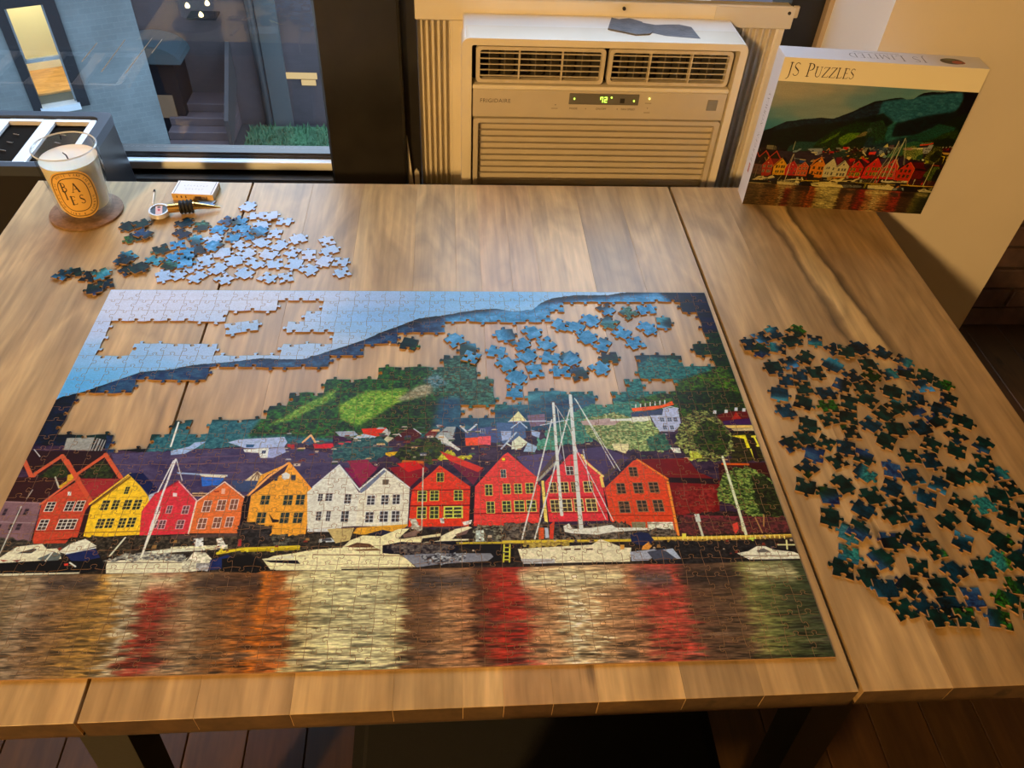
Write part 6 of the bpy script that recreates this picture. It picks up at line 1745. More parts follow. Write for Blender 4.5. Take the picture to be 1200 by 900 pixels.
for kind_, (nrow, where) in ROWS.items():
    ids = [i for i, q in enumerate([('hole',36,21,0.492,0.2888,1.7,0.0),('hole',24,21,0.4803,0.2584,6.02,0.0),('hole',29,22,0.5243,0.2917,3.61,0.0),('hole',23,20,0.5094,0.2717,5.2,0.0),('hole',35,22,0.5403,0.273,3.7,0.0),('hole',33,21,0.5151,0.2518,5.36,0.0),('hole',30,22,0.5431,0.2472,5.95,0.0),('hole',22,20,0.5663,0.2458,3.82,0.0),('hole',26,21,0.4897,0.2363,2.12,0.0),('hole',34,22,0.5009,0.215,0.95,0.0),('hole',23,21,0.5232,0.2245,0.18,0.0),('hole',25,21,0.4975,0.1928,3.06,0.0),('hole',31,23,0.5541,0.2239,4.6,0.0),('hole',21,19,0.5733,0.2197,0.26,0.0),('hole',31,22,0.5624,0.3076,4.19,0.0),('hole',34,21,0.5803,0.3,2.6,0.0),('hole',30,23,0.5982,0.3141,2.28,0.0),('hole',37,22,0.622,0.3368,2.09,0.0),('hole',33,17,0.6233,0.3105,5.7,0.0),('hole',24,17,0.6501,0.3283,2.17,0.0),('hole',36,23,0.6733,0.3357,4.92,0.0),('hole',30,21,0.5909,0.2827,0.47,0.0),('hole',35,21,0.6085,0.2701,2.58,0.0),('hole',28,20,0.6357,0.2926,3.99,0.0),('hole',34,23,0.6492,0.2727,3.45,0.0),('hole',25,20,0.6676,0.2987,0.6,0.0),('hole',25,18,0.6912,0.3099,3.07,0.0),('hole',38,20,0.6138,0.2463,6.27,0.0),('hole',32,21,0.5981,0.2291,5.29,0.0),('hole',27,19,0.431,0.2783,3.79,0.0),('hole',36,22,0.4496,0.2471,4.28,0.0021),('holedark',12,15,0.3769,0.2727,6.04,0.0),('sky',13,23,0.1393,0.5675,2.61,0.0),('sky',12,23,0.1571,0.5439,4.8,0.0),('sky',11,23,0.175,0.5423,4.9,0.0021),('sky',12,22,0.1952,0.5296,1.49,0.0),('sky',11,22,0.165,0.5192,5.08,0.0),('sky',10,22,0.1883,0.4987,3.11,0.0),('sky',9,22,0.2204,0.4871,0.58,0.0),('sky',8,22,0.2599,0.4824,5.13,0.0),('sky',11,21,0.2659,0.461,5.22,0.0),('sky',10,21,0.1075,0.4862,2.17,0.0),('sky',9,21,0.1739,0.4805,0.78,0.0),('sky',8,21,0.197,0.472,2.61,0.0),('sky',7,21,0.1476,0.4716,5.71,0.0),('sky',6,21,0.2177,0.4575,5.83,0.0),('sky',5,21,0.1567,0.4536,5.46,0.0),('sky',4,21,0.1257,0.4553,1.79,0.0),('sky',3,21,0.1869,0.4522,1.25,0.0),('sky',2,21,0.239,0.4511,3.3,0.0),('sky',1,21,0.2619,0.4366,2.77,0.0),('sky',14,20,0.109,0.4379,3.6,0.0),('sky',13,20,0.1439,0.4364,5.03,0.0),('sky',12,20,0.1721,0.4314,0.95,0.0),('sky',11,20,0.1988,0.4322,4.97,0.0),('sky',10,20,0.2223,0.4307,1.41,0.0),('sky',9,20,0.2814,0.4353,3.0,0.0),('sky',8,20,0.097,0.4227,5.35,0.0),('sky',7,20,0.1264,0.4206,5.65,0.0),('sky',6,20,0.2423,0.4176,0.79,0.0),('sky',5,20,0.1633,0.4105,4.07,0.0),('sky',4,20,0.2873,0.4122,3.59,0.0),('sky',3,20,0.1052,0.4027,1.05,0.0),('sky',2,20,0.1931,0.4015,1.03,0.0),('sky',1,20,0.1392,0.3989,5.47,0.0),('sky',11,19,0.2163,0.4015,3.44,0.0),('sky',10,19,0.0803,0.5759,5.95,0.0),('sky',9,19,0.0635,0.4042,0.34,0.0),('sky',8,19,0.0798,0.4077,5.56,0.0),('blue',38,21,0.0635,0.4992,4.02,0.0),('blue',26,18,0.0862,0.4836,5.27,0.0),('blue',29,21,0.0651,0.4727,1.91,0.0),('blue',37,21,0.0935,0.4592,0.49,0.0),('blue',24,18,0.0458,0.4628,0.56,0.0),('blue',25,17,0.0446,0.4375,4.31,0.0),('blue',31,21,0.0675,0.447,3.92,0.0),('blue',29,20,0.0828,0.4494,0.25,0.0021),('blue',37,18,0.0668,0.4283,2.73,0.0),('blue',30,20,0.0838,0.4287,3.42,0.0021),('blue',21,18,0.0852,0.5166,3.15,0.0),('blue',21,20,0.1186,0.531,2.65,0.0),('blue',24,19,0.1338,0.5311,5.75,0.0),('blue',26,19,0.1404,0.5119,4.5,0.0),('blue',28,21,0.1119,0.5075,1.25,0.0),('blue',31,20,0.133,0.4918,3.1,0.0),('blue',22,21,0.1569,0.4951,1.98,0.0),('blue',32,20,0.166,0.5014,5.51,0.0021),('blue',28,19,0.1129,0.4673,1.12,0.0021),('stopper',33,18,0.0611,0.5254,0.73,0.0),('stray',8,14,-0.0099,0.5156,1.02,0.0),('stray',2,13,0.0044,0.5191,2.12,0.0021),('stray',16,17,0.0035,0.487,5.25,0.0),('stray',9,17,0.0156,0.4946,1.15,0.0021),('stray',26,16,0.0082,0.4467,3.86,0.0),('stray',35,20,0.0057,0.4372,1.36,0.0021),('stray',7,16,0.0166,0.416,2.32,0.0),('stray',2,14,0.0292,0.4192,2.35,0.0021),('stray',6,13,-0.0486,0.4099,3.55,0.0),('stray',30,19,-0.0604,0.4043,2.74,0.0021),('stray',34,19,-0.0276,0.4025,6.08,0.0),('stray',25,15,-0.014,0.4066,5.29,0.0021),('stray',32,18,-0.0022,0.3873,0.38,0.0),('stray',3,15,-0.0116,0.3767,3.43,0.0021),('heap',34,20,0.8081,0.2819,1.97,0.0),('heap',6,15,0.8442,0.2737,4.96,0.0),('heap',17,18,0.7991,0.2574,2.34,0.0),('heap',37,20,0.7876,0.266,0.06,0.0021),('heap',30,16,0.8227,0.2613,4.4,0.0),('heap',14,17,0.8068,0.2274,3.2,0.0),('heap',29,17,0.8914,0.2591,5.13,0.0),('heap',11,16,0.904,0.2539,6.06,0.0021),('heap',30,17,0.9503,0.2534,0.67,0.0),('heap',29,16,0.8003,0.1839,6.0,0.0),('heap',31,19,0.8005,0.1584,1.74,0.0),('heap',8,15,0.8088,0.119,3.38,0.0),('heap',10,16,0.8145,-0.0543,1.69,0.0),('heap',28,18,0.822,-0.0673,1.51,0.0021),('heap',23,14,0.8018,-0.0289,5.9,0.0),('heap',8,16,0.8467,-0.0656,0.67,0.0),('heap',28,17,0.8532,-0.0841,3.78,0.0),('heap',5,14,0.8613,-0.0985,1.6,0.0021),('heap',30,18,0.8766,-0.0873,3.25,0.0),('heap',20,18,0.8839,-0.0988,3.06,0.0021),('heap',18,18,0.916,-0.101,1.25,0.0),('heap',7,14,0.7985,0.0135,2.79,0.0),('heap',8,13,0.8122,-0.0062,5.74,0.0),('heap',11,17,0.8201,-0.0042,2.4,0.0021),('heap',18,19,0.902,-0.0778,3.13,0.0),('heap',31,18,0.8849,0.0033,3.05,0.0),('heap',3,14,0.8973,0.1115,2.47,0.0),('heap',33,19,0.9449,0.1303,0.26,0.0),('heap',11,14,0.8884,-0.0277,0.26,0.0),('heap',31,16,0.8563,0.0679,0.64,0.0),('heap',36,20,0.9801,0.1562,2.49,0.0),('heap',4,13,0.8775,-0.0675,4.76,0.0),('heap',26,17,0.8806,0.2311,3.93,0.0),('heap',9,16,0.8326,0.085,1.94,0.0),('heap',37,19,0.9201,0.2128,2.19,0.0),('heap',9,15,0.8511,0.2446,5.53,0.0),('heap',3,13,0.9453,0.1042,4.05,0.0),('heap',32,17,0.9869,-0.0301,0.92,0.0),('heap',4,12,0.8504,-0.0154,4.62,0.0),('heap',13,17,1.0041,0.1034,2.33,0.0),('heap',5,13,0.9111,0.152,2.22,0.0),('heap',31,17,0.837,0.0219,2.42,0.0),('heap',4,14,0.8177,0.1363,5.94,0.0),('heap',5,15,0.916,0.0898,6.18,0.0),('heap',10,14,0.8661,0.0136,3.35,0.0),('heap',6,16,0.8797,0.1976,0.95,0.0),('heap',34,16,0.9644,0.0223,1.77,0.0),('heap',2,15,0.8626,0.0892,5.7,0.0),('heap',36,19,0.7964,0.0756,5.32,0.0),('heap',17,17,0.852,0.1643,3.19,0.0),('heap',8,17,0.8118,0.0953,2.67,0.0),('heap',11,15,0.9933,0.0804,1.4,0.0),('heap',9,14,0.8796,0.0248,0.2,0.0),('heap',29,18,0.8968,-0.0518,5.2,0.0),('heap',27,17,0.8979,0.2129,5.09,0.0),('heap',12,17,0.8316,-0.035,1.97,0.0),('heap',33,20,0.9769,0.1946,3.27,0.0),('heap',35,19,0.8493,0.1032,1.28,0.0),('heap',28,16,0.8901,0.1374,2.25,0.0),('heap',27,16,0.8352,0.2163,2.89,0.0),('heap',35,16,0.9452,-0.0408,0.7,0.0),('heap',19,18,0.9518,-0.0673,4.68,0.0),('heap',15,17,0.8627,0.1257,3.14,0.0),('heap',4,15,0.8639,-0.0459,2.88,0.0),('heap',5,12,0.823,0.1693,5.8,0.0),('heap',14,16,0.9327,-0.0833,4.14,0.0),('heap',12,16,0.8437,0.1443,4.93,0.0),('heap',27,18,0.9284,0.0496,2.43,0.0),('heap',6,14,0.7868,0.0527,1.16,0.0),('heap',13,16,0.9858,0.2116,2.53,0.0),('heap',10,15,0.936,0.1859,1.08,0.0),('heap',17,19,0.887,0.0712,1.3,0.0),('heap',32,19,0.8768,0.048,2.49,0.0),('heap',7,15,0.9267,-0.0499,6.21,0.0),('heap',5,14,0.9407,0.0271,3.92,0.0),('heap',12,16,0.8294,0.1098,2.43,0.0),('heap',7,15,0.9855,0.0341,6.04,0.0),('heap',9,15,0.9184,0.0066,5.26,0.0),('heap',12,15,0.9602,-0.0197,0.65,0.0),('heap',4,12,0.9678,0.1412,5.11,0.0),('heap',11,16,0.901,0.1712,2.37,0.0),('heap',35,19,0.8563,0.184,0.08,0.0),('heap',10,14,0.9241,0.2309,1.57,0.0),('heap',9,16,1.0043,0.0441,3.32,0.0),('heap',14,17,0.9694,-0.0408,5.2,0.0),('heap',30,16,0.9708,0.2379,0.8,0.0),('heap',27,16,0.8155,0.208,2.94,0.0),('heap',2,15,0.9503,0.1592,3.48,0.0),('heap',24,18,0.975,0.0635,0.73,0.0),('heap',2,14,0.9161,0.129,1.49,0.0),('heap',35,19,0.9352,0.0835,1.64,0.0),('heap',6,14,0.8684,0.1457,4.42,0.0),('heap',7,16,0.9975,0.1721,1.01,0.0),('heap',31,19,0.9093,0.0347,1.06,0.0),('heap',4,12,0.9661,0.2176,4.38,0.0),('heap',36,19,0.9795,0.1167,1.98,0.0),('heap',30,16,0.9427,0.2149,1.79,0.0),('heap',16,17,0.9956,-0.0084,0.88,0.0),('heap',7,14,0.8266,0.053,3.57,0.0),('heap',8,15,0.9712,0.0971,2.6,0.0),('heap',30,16,0.9995,0.0638,1.72,0.0),('heap',4,13,0.9823,0.011,2.57,0.0),('heap',6,15,0.9492,0.0046,0.85,0.0),('heap',3,14,0.9975,0.1384,1.05,0.0),('heap',30,18,0.9248,0.2609,3.6,0.0),('heap',4,14,0.853,0.0386,3.33,0.0),('heap',7,16,0.8708,-0.0157,2.4,0.0),('heap',27,18,0.9218,-0.0175,5.65,0.0),('heap',9,16,1.0063,0.0155,2.95,0.0),('heap',10,15,0.9522,0.0611,2.55,0.0),('heap',11,15,0.8313,-0.0883,4.92,0.0),('heap',30,16,0.8736,0.2755,6.02,0.0),('heap',17,18,0.808,0.0397,2.99,0.0),('heap',34,20,0.8276,0.2361,3.46,0.0),('heap',5,13,0.8561,0.2195,1.65,0.0),('heap',16,17,0.8555,0.2933,2.25,0.0),('heap',5,15,0.8322,0.1941,1.59,0.0),('heap',28,16,0.9068,0.0602,0.19,0.0),('heap',6,13,0.9283,0.1617,2.11,0.0),('heap',29,18,0.9582,0.1745,4.35,0.0),('heap',9,15,0.8771,0.1697,2.72,0.0),('heap',7,16,0.7897,0.1083,1.96,0.0),('heap',37,19,0.9492,-0.0964,2.77,0.0),('heap',32,17,0.8265,0.29,3.4,0.0),('heap',9,15,0.9048,0.1936,1.75,0.0),('heap',12,16,0.9704,-0.0641,5.87,0.0),('heap',9,14,0.7918,-0.0448,2.74,0.0),('heap',14,16,1.001,0.1982,1.04,0.0)]) if q[0] == kind_]
    ids.sort(key=lambda i: -[('hole',36,21,0.492,0.2888,1.7,0.0),('hole',24,21,0.4803,0.2584,6.02,0.0),('hole',29,22,0.5243,0.2917,3.61,0.0),('hole',23,20,0.5094,0.2717,5.2,0.0),('hole',35,22,0.5403,0.273,3.7,0.0),('hole',33,21,0.5151,0.2518,5.36,0.0),('hole',30,22,0.5431,0.2472,5.95,0.0),('hole',22,20,0.5663,0.2458,3.82,0.0),('hole',26,21,0.4897,0.2363,2.12,0.0),('hole',34,22,0.5009,0.215,0.95,0.0),('hole',23,21,0.5232,0.2245,0.18,0.0),('hole',25,21,0.4975,0.1928,3.06,0.0),('hole',31,23,0.5541,0.2239,4.6,0.0),('hole',21,19,0.5733,0.2197,0.26,0.0),('hole',31,22,0.5624,0.3076,4.19,0.0),('hole',34,21,0.5803,0.3,2.6,0.0),('hole',30,23,0.5982,0.3141,2.28,0.0),('hole',37,22,0.622,0.3368,2.09,0.0),('hole',33,17,0.6233,0.3105,5.7,0.0),('hole',24,17,0.6501,0.3283,2.17,0.0),('hole',36,23,0.6733,0.3357,4.92,0.0),('hole',30,21,0.5909,0.2827,0.47,0.0),('hole',35,21,0.6085,0.2701,2.58,0.0),('hole',28,20,0.6357,0.2926,3.99,0.0),('hole',34,23,0.6492,0.2727,3.45,0.0),('hole',25,20,0.6676,0.2987,0.6,0.0),('hole',25,18,0.6912,0.3099,3.07,0.0),('hole',38,20,0.6138,0.2463,6.27,0.0),('hole',32,21,0.5981,0.2291,5.29,0.0),('hole',27,19,0.431,0.2783,3.79,0.0),('hole',36,22,0.4496,0.2471,4.28,0.0021),('holedark',12,15,0.3769,0.2727,6.04,0.0),('sky',13,23,0.1393,0.5675,2.61,0.0),('sky',12,23,0.1571,0.5439,4.8,0.0),('sky',11,23,0.175,0.5423,4.9,0.0021),('sky',12,22,0.1952,0.5296,1.49,0.0),('sky',11,22,0.165,0.5192,5.08,0.0),('sky',10,22,0.1883,0.4987,3.11,0.0),('sky',9,22,0.2204,0.4871,0.58,0.0),('sky',8,22,0.2599,0.4824,5.13,0.0),('sky',11,21,0.2659,0.461,5.22,0.0),('sky',10,21,0.1075,0.4862,2.17,0.0),('sky',9,21,0.1739,0.4805,0.78,0.0),('sky',8,21,0.197,0.472,2.61,0.0),('sky',7,21,0.1476,0.4716,5.71,0.0),('sky',6,21,0.2177,0.4575,5.83,0.0),('sky',5,21,0.1567,0.4536,5.46,0.0),('sky',4,21,0.1257,0.4553,1.79,0.0),('sky',3,21,0.1869,0.4522,1.25,0.0),('sky',2,21,0.239,0.4511,3.3,0.0),('sky',1,21,0.2619,0.4366,2.77,0.0),('sky',14,20,0.109,0.4379,3.6,0.0),('sky',13,20,0.1439,0.4364,5.03,0.0),('sky',12,20,0.1721,0.4314,0.95,0.0),('sky',11,20,0.1988,0.4322,4.97,0.0),('sky',10,20,0.2223,0.4307,1.41,0.0),('sky',9,20,0.2814,0.4353,3.0,0.0),('sky',8,20,0.097,0.4227,5.35,0.0),('sky',7,20,0.1264,0.4206,5.65,0.0),('sky',6,20,0.2423,0.4176,0.79,0.0),('sky',5,20,0.1633,0.4105,4.07,0.0),('sky',4,20,0.2873,0.4122,3.59,0.0),('sky',3,20,0.1052,0.4027,1.05,0.0),('sky',2,20,0.1931,0.4015,1.03,0.0),('sky',1,20,0.1392,0.3989,5.47,0.0),('sky',11,19,0.2163,0.4015,3.44,0.0),('sky',10,19,0.0803,0.5759,5.95,0.0),('sky',9,19,0.0635,0.4042,0.34,0.0),('sky',8,19,0.0798,0.4077,5.56,0.0),('blue',38,21,0.0635,0.4992,4.02,0.0),('blue',26,18,0.0862,0.4836,5.27,0.0),('blue',29,21,0.0651,0.4727,1.91,0.0),('blue',37,21,0.0935,0.4592,0.49,0.0),('blue',24,18,0.0458,0.4628,0.56,0.0),('blue',25,17,0.0446,0.4375,4.31,0.0),('blue',31,21,0.0675,0.447,3.92,0.0),('blue',29,20,0.0828,0.4494,0.25,0.0021),('blue',37,18,0.0668,0.4283,2.73,0.0),('blue',30,20,0.0838,0.4287,3.42,0.0021),('blue',21,18,0.0852,0.5166,3.15,0.0),('blue',21,20,0.1186,0.531,2.65,0.0),('blue',24,19,0.1338,0.5311,5.75,0.0),('blue',26,19,0.1404,0.5119,4.5,0.0),('blue',28,21,0.1119,0.5075,1.25,0.0),('blue',31,20,0.133,0.4918,3.1,0.0),('blue',22,21,0.1569,0.4951,1.98,0.0),('blue',32,20,0.166,0.5014,5.51,0.0021),('blue',28,19,0.1129,0.4673,1.12,0.0021),('stopper',33,18,0.0611,0.5254,0.73,0.0),('stray',8,14,-0.0099,0.5156,1.02,0.0),('stray',2,13,0.0044,0.5191,2.12,0.0021),('stray',16,17,0.0035,0.487,5.25,0.0),('stray',9,17,0.0156,0.4946,1.15,0.0021),('stray',26,16,0.0082,0.4467,3.86,0.0),('stray',35,20,0.0057,0.4372,1.36,0.0021),('stray',7,16,0.0166,0.416,2.32,0.0),('stray',2,14,0.0292,0.4192,2.35,0.0021),('stray',6,13,-0.0486,0.4099,3.55,0.0),('stray',30,19,-0.0604,0.4043,2.74,0.0021),('stray',34,19,-0.0276,0.4025,6.08,0.0),('stray',25,15,-0.014,0.4066,5.29,0.0021),('stray',32,18,-0.0022,0.3873,0.38,0.0),('stray',3,15,-0.0116,0.3767,3.43,0.0021),('heap',34,20,0.8081,0.2819,1.97,0.0),('heap',6,15,0.8442,0.2737,4.96,0.0),('heap',17,18,0.7991,0.2574,2.34,0.0),('heap',37,20,0.7876,0.266,0.06,0.0021),('heap',30,16,0.8227,0.2613,4.4,0.0),('heap',14,17,0.8068,0.2274,3.2,0.0),('heap',29,17,0.8914,0.2591,5.13,0.0),('heap',11,16,0.904,0.2539,6.06,0.0021),('heap',30,17,0.9503,0.2534,0.67,0.0),('heap',29,16,0.8003,0.1839,6.0,0.0),('heap',31,19,0.8005,0.1584,1.74,0.0),('heap',8,15,0.8088,0.119,3.38,0.0),('heap',10,16,0.8145,-0.0543,1.69,0.0),('heap',28,18,0.822,-0.0673,1.51,0.0021),('heap',23,14,0.8018,-0.0289,5.9,0.0),('heap',8,16,0.8467,-0.0656,0.67,0.0),('heap',28,17,0.8532,-0.0841,3.78,0.0),('heap',5,14,0.8613,-0.0985,1.6,0.0021),('heap',30,18,0.8766,-0.0873,3.25,0.0),('heap',20,18,0.8839,-0.0988,3.06,0.0021),('heap',18,18,0.916,-0.101,1.25,0.0),('heap',7,14,0.7985,0.0135,2.79,0.0),('heap',8,13,0.8122,-0.0062,5.74,0.0),('heap',11,17,0.8201,-0.0042,2.4,0.0021),('heap',18,19,0.902,-0.0778,3.13,0.0),('heap',31,18,0.8849,0.0033,3.05,0.0),('heap',3,14,0.8973,0.1115,2.47,0.0),('heap',33,19,0.9449,0.1303,0.26,0.0),('heap',11,14,0.8884,-0.0277,0.26,0.0),('heap',31,16,0.8563,0.0679,0.64,0.0),('heap',36,20,0.9801,0.1562,2.49,0.0),('heap',4,13,0.8775,-0.0675,4.76,0.0),('heap',26,17,0.8806,0.2311,3.93,0.0),('heap',9,16,0.8326,0.085,1.94,0.0),('heap',37,19,0.9201,0.2128,2.19,0.0),('heap',9,15,0.8511,0.2446,5.53,0.0),('heap',3,13,0.9453,0.1042,4.05,0.0),('heap',32,17,0.9869,-0.0301,0.92,0.0),('heap',4,12,0.8504,-0.0154,4.62,0.0),('heap',13,17,1.0041,0.1034,2.33,0.0),('heap',5,13,0.9111,0.152,2.22,0.0),('heap',31,17,0.837,0.0219,2.42,0.0),('heap',4,14,0.8177,0.1363,5.94,0.0),('heap',5,15,0.916,0.0898,6.18,0.0),('heap',10,14,0.8661,0.0136,3.35,0.0),('heap',6,16,0.8797,0.1976,0.95,0.0),('heap',34,16,0.9644,0.0223,1.77,0.0),('heap',2,15,0.8626,0.0892,5.7,0.0),('heap',36,19,0.7964,0.0756,5.32,0.0),('heap',17,17,0.852,0.1643,3.19,0.0),('heap',8,17,0.8118,0.0953,2.67,0.0),('heap',11,15,0.9933,0.0804,1.4,0.0),('heap',9,14,0.8796,0.0248,0.2,0.0),('heap',29,18,0.8968,-0.0518,5.2,0.0),('heap',27,17,0.8979,0.2129,5.09,0.0),('heap',12,17,0.8316,-0.035,1.97,0.0),('heap',33,20,0.9769,0.1946,3.27,0.0),('heap',35,19,0.8493,0.1032,1.28,0.0),('heap',28,16,0.8901,0.1374,2.25,0.0),('heap',27,16,0.8352,0.2163,2.89,0.0),('heap',35,16,0.9452,-0.0408,0.7,0.0),('heap',19,18,0.9518,-0.0673,4.68,0.0),('heap',15,17,0.8627,0.1257,3.14,0.0),('heap',4,15,0.8639,-0.0459,2.88,0.0),('heap',5,12,0.823,0.1693,5.8,0.0),('heap',14,16,0.9327,-0.0833,4.14,0.0),('heap',12,16,0.8437,0.1443,4.93,0.0),('heap',27,18,0.9284,0.0496,2.43,0.0),('heap',6,14,0.7868,0.0527,1.16,0.0),('heap',13,16,0.9858,0.2116,2.53,0.0),('heap',10,15,0.936,0.1859,1.08,0.0),('heap',17,19,0.887,0.0712,1.3,0.0),('heap',32,19,0.8768,0.048,2.49,0.0),('heap',7,15,0.9267,-0.0499,6.21,0.0),('heap',5,14,0.9407,0.0271,3.92,0.0),('heap',12,16,0.8294,0.1098,2.43,0.0),('heap',7,15,0.9855,0.0341,6.04,0.0),('heap',9,15,0.9184,0.0066,5.26,0.0),('heap',12,15,0.9602,-0.0197,0.65,0.0),('heap',4,12,0.9678,0.1412,5.11,0.0),('heap',11,16,0.901,0.1712,2.37,0.0),('heap',35,19,0.8563,0.184,0.08,0.0),('heap',10,14,0.9241,0.2309,1.57,0.0),('heap',9,16,1.0043,0.0441,3.32,0.0),('heap',14,17,0.9694,-0.0408,5.2,0.0),('heap',30,16,0.9708,0.2379,0.8,0.0),('heap',27,16,0.8155,0.208,2.94,0.0),('heap',2,15,0.9503,0.1592,3.48,0.0),('heap',24,18,0.975,0.0635,0.73,0.0),('heap',2,14,0.9161,0.129,1.49,0.0),('heap',35,19,0.9352,0.0835,1.64,0.0),('heap',6,14,0.8684,0.1457,4.42,0.0),('heap',7,16,0.9975,0.1721,1.01,0.0),('heap',31,19,0.9093,0.0347,1.06,0.0),('heap',4,12,0.9661,0.2176,4.38,0.0),('heap',36,19,0.9795,0.1167,1.98,0.0),('heap',30,16,0.9427,0.2149,1.79,0.0),('heap',16,17,0.9956,-0.0084,0.88,0.0),('heap',7,14,0.8266,0.053,3.57,0.0),('heap',8,15,0.9712,0.0971,2.6,0.0),('heap',30,16,0.9995,0.0638,1.72,0.0),('heap',4,13,0.9823,0.011,2.57,0.0),('heap',6,15,0.9492,0.0046,0.85,0.0),('heap',3,14,0.9975,0.1384,1.05,0.0),('heap',30,18,0.9248,0.2609,3.6,0.0),('heap',4,14,0.853,0.0386,3.33,0.0),('heap',7,16,0.8708,-0.0157,2.4,0.0),('heap',27,18,0.9218,-0.0175,5.65,0.0),('heap',9,16,1.0063,0.0155,2.95,0.0),('heap',10,15,0.9522,0.0611,2.55,0.0),('heap',11,15,0.8313,-0.0883,4.92,0.0),('heap',30,16,0.8736,0.2755,6.02,0.0),('heap',17,18,0.808,0.0397,2.99,0.0),('heap',34,20,0.8276,0.2361,3.46,0.0),('heap',5,13,0.8561,0.2195,1.65,0.0),('heap',16,17,0.8555,0.2933,2.25,0.0),('heap',5,15,0.8322,0.1941,1.59,0.0),('heap',28,16,0.9068,0.0602,0.19,0.0),('heap',6,13,0.9283,0.1617,2.11,0.0),('heap',29,18,0.9582,0.1745,4.35,0.0),('heap',9,15,0.8771,0.1697,2.72,0.0),('heap',7,16,0.7897,0.1083,1.96,0.0),('heap',37,19,0.9492,-0.0964,2.77,0.0),('heap',32,17,0.8265,0.29,3.4,0.0),('heap',9,15,0.9048,0.1936,1.75,0.0),('heap',12,16,0.9704,-0.0641,5.87,0.0),('heap',9,14,0.7918,-0.0448,2.74,0.0),('heap',14,16,1.001,0.1982,1.04,0.0)][i][4])
    per = math.ceil(len(ids) / nrow)
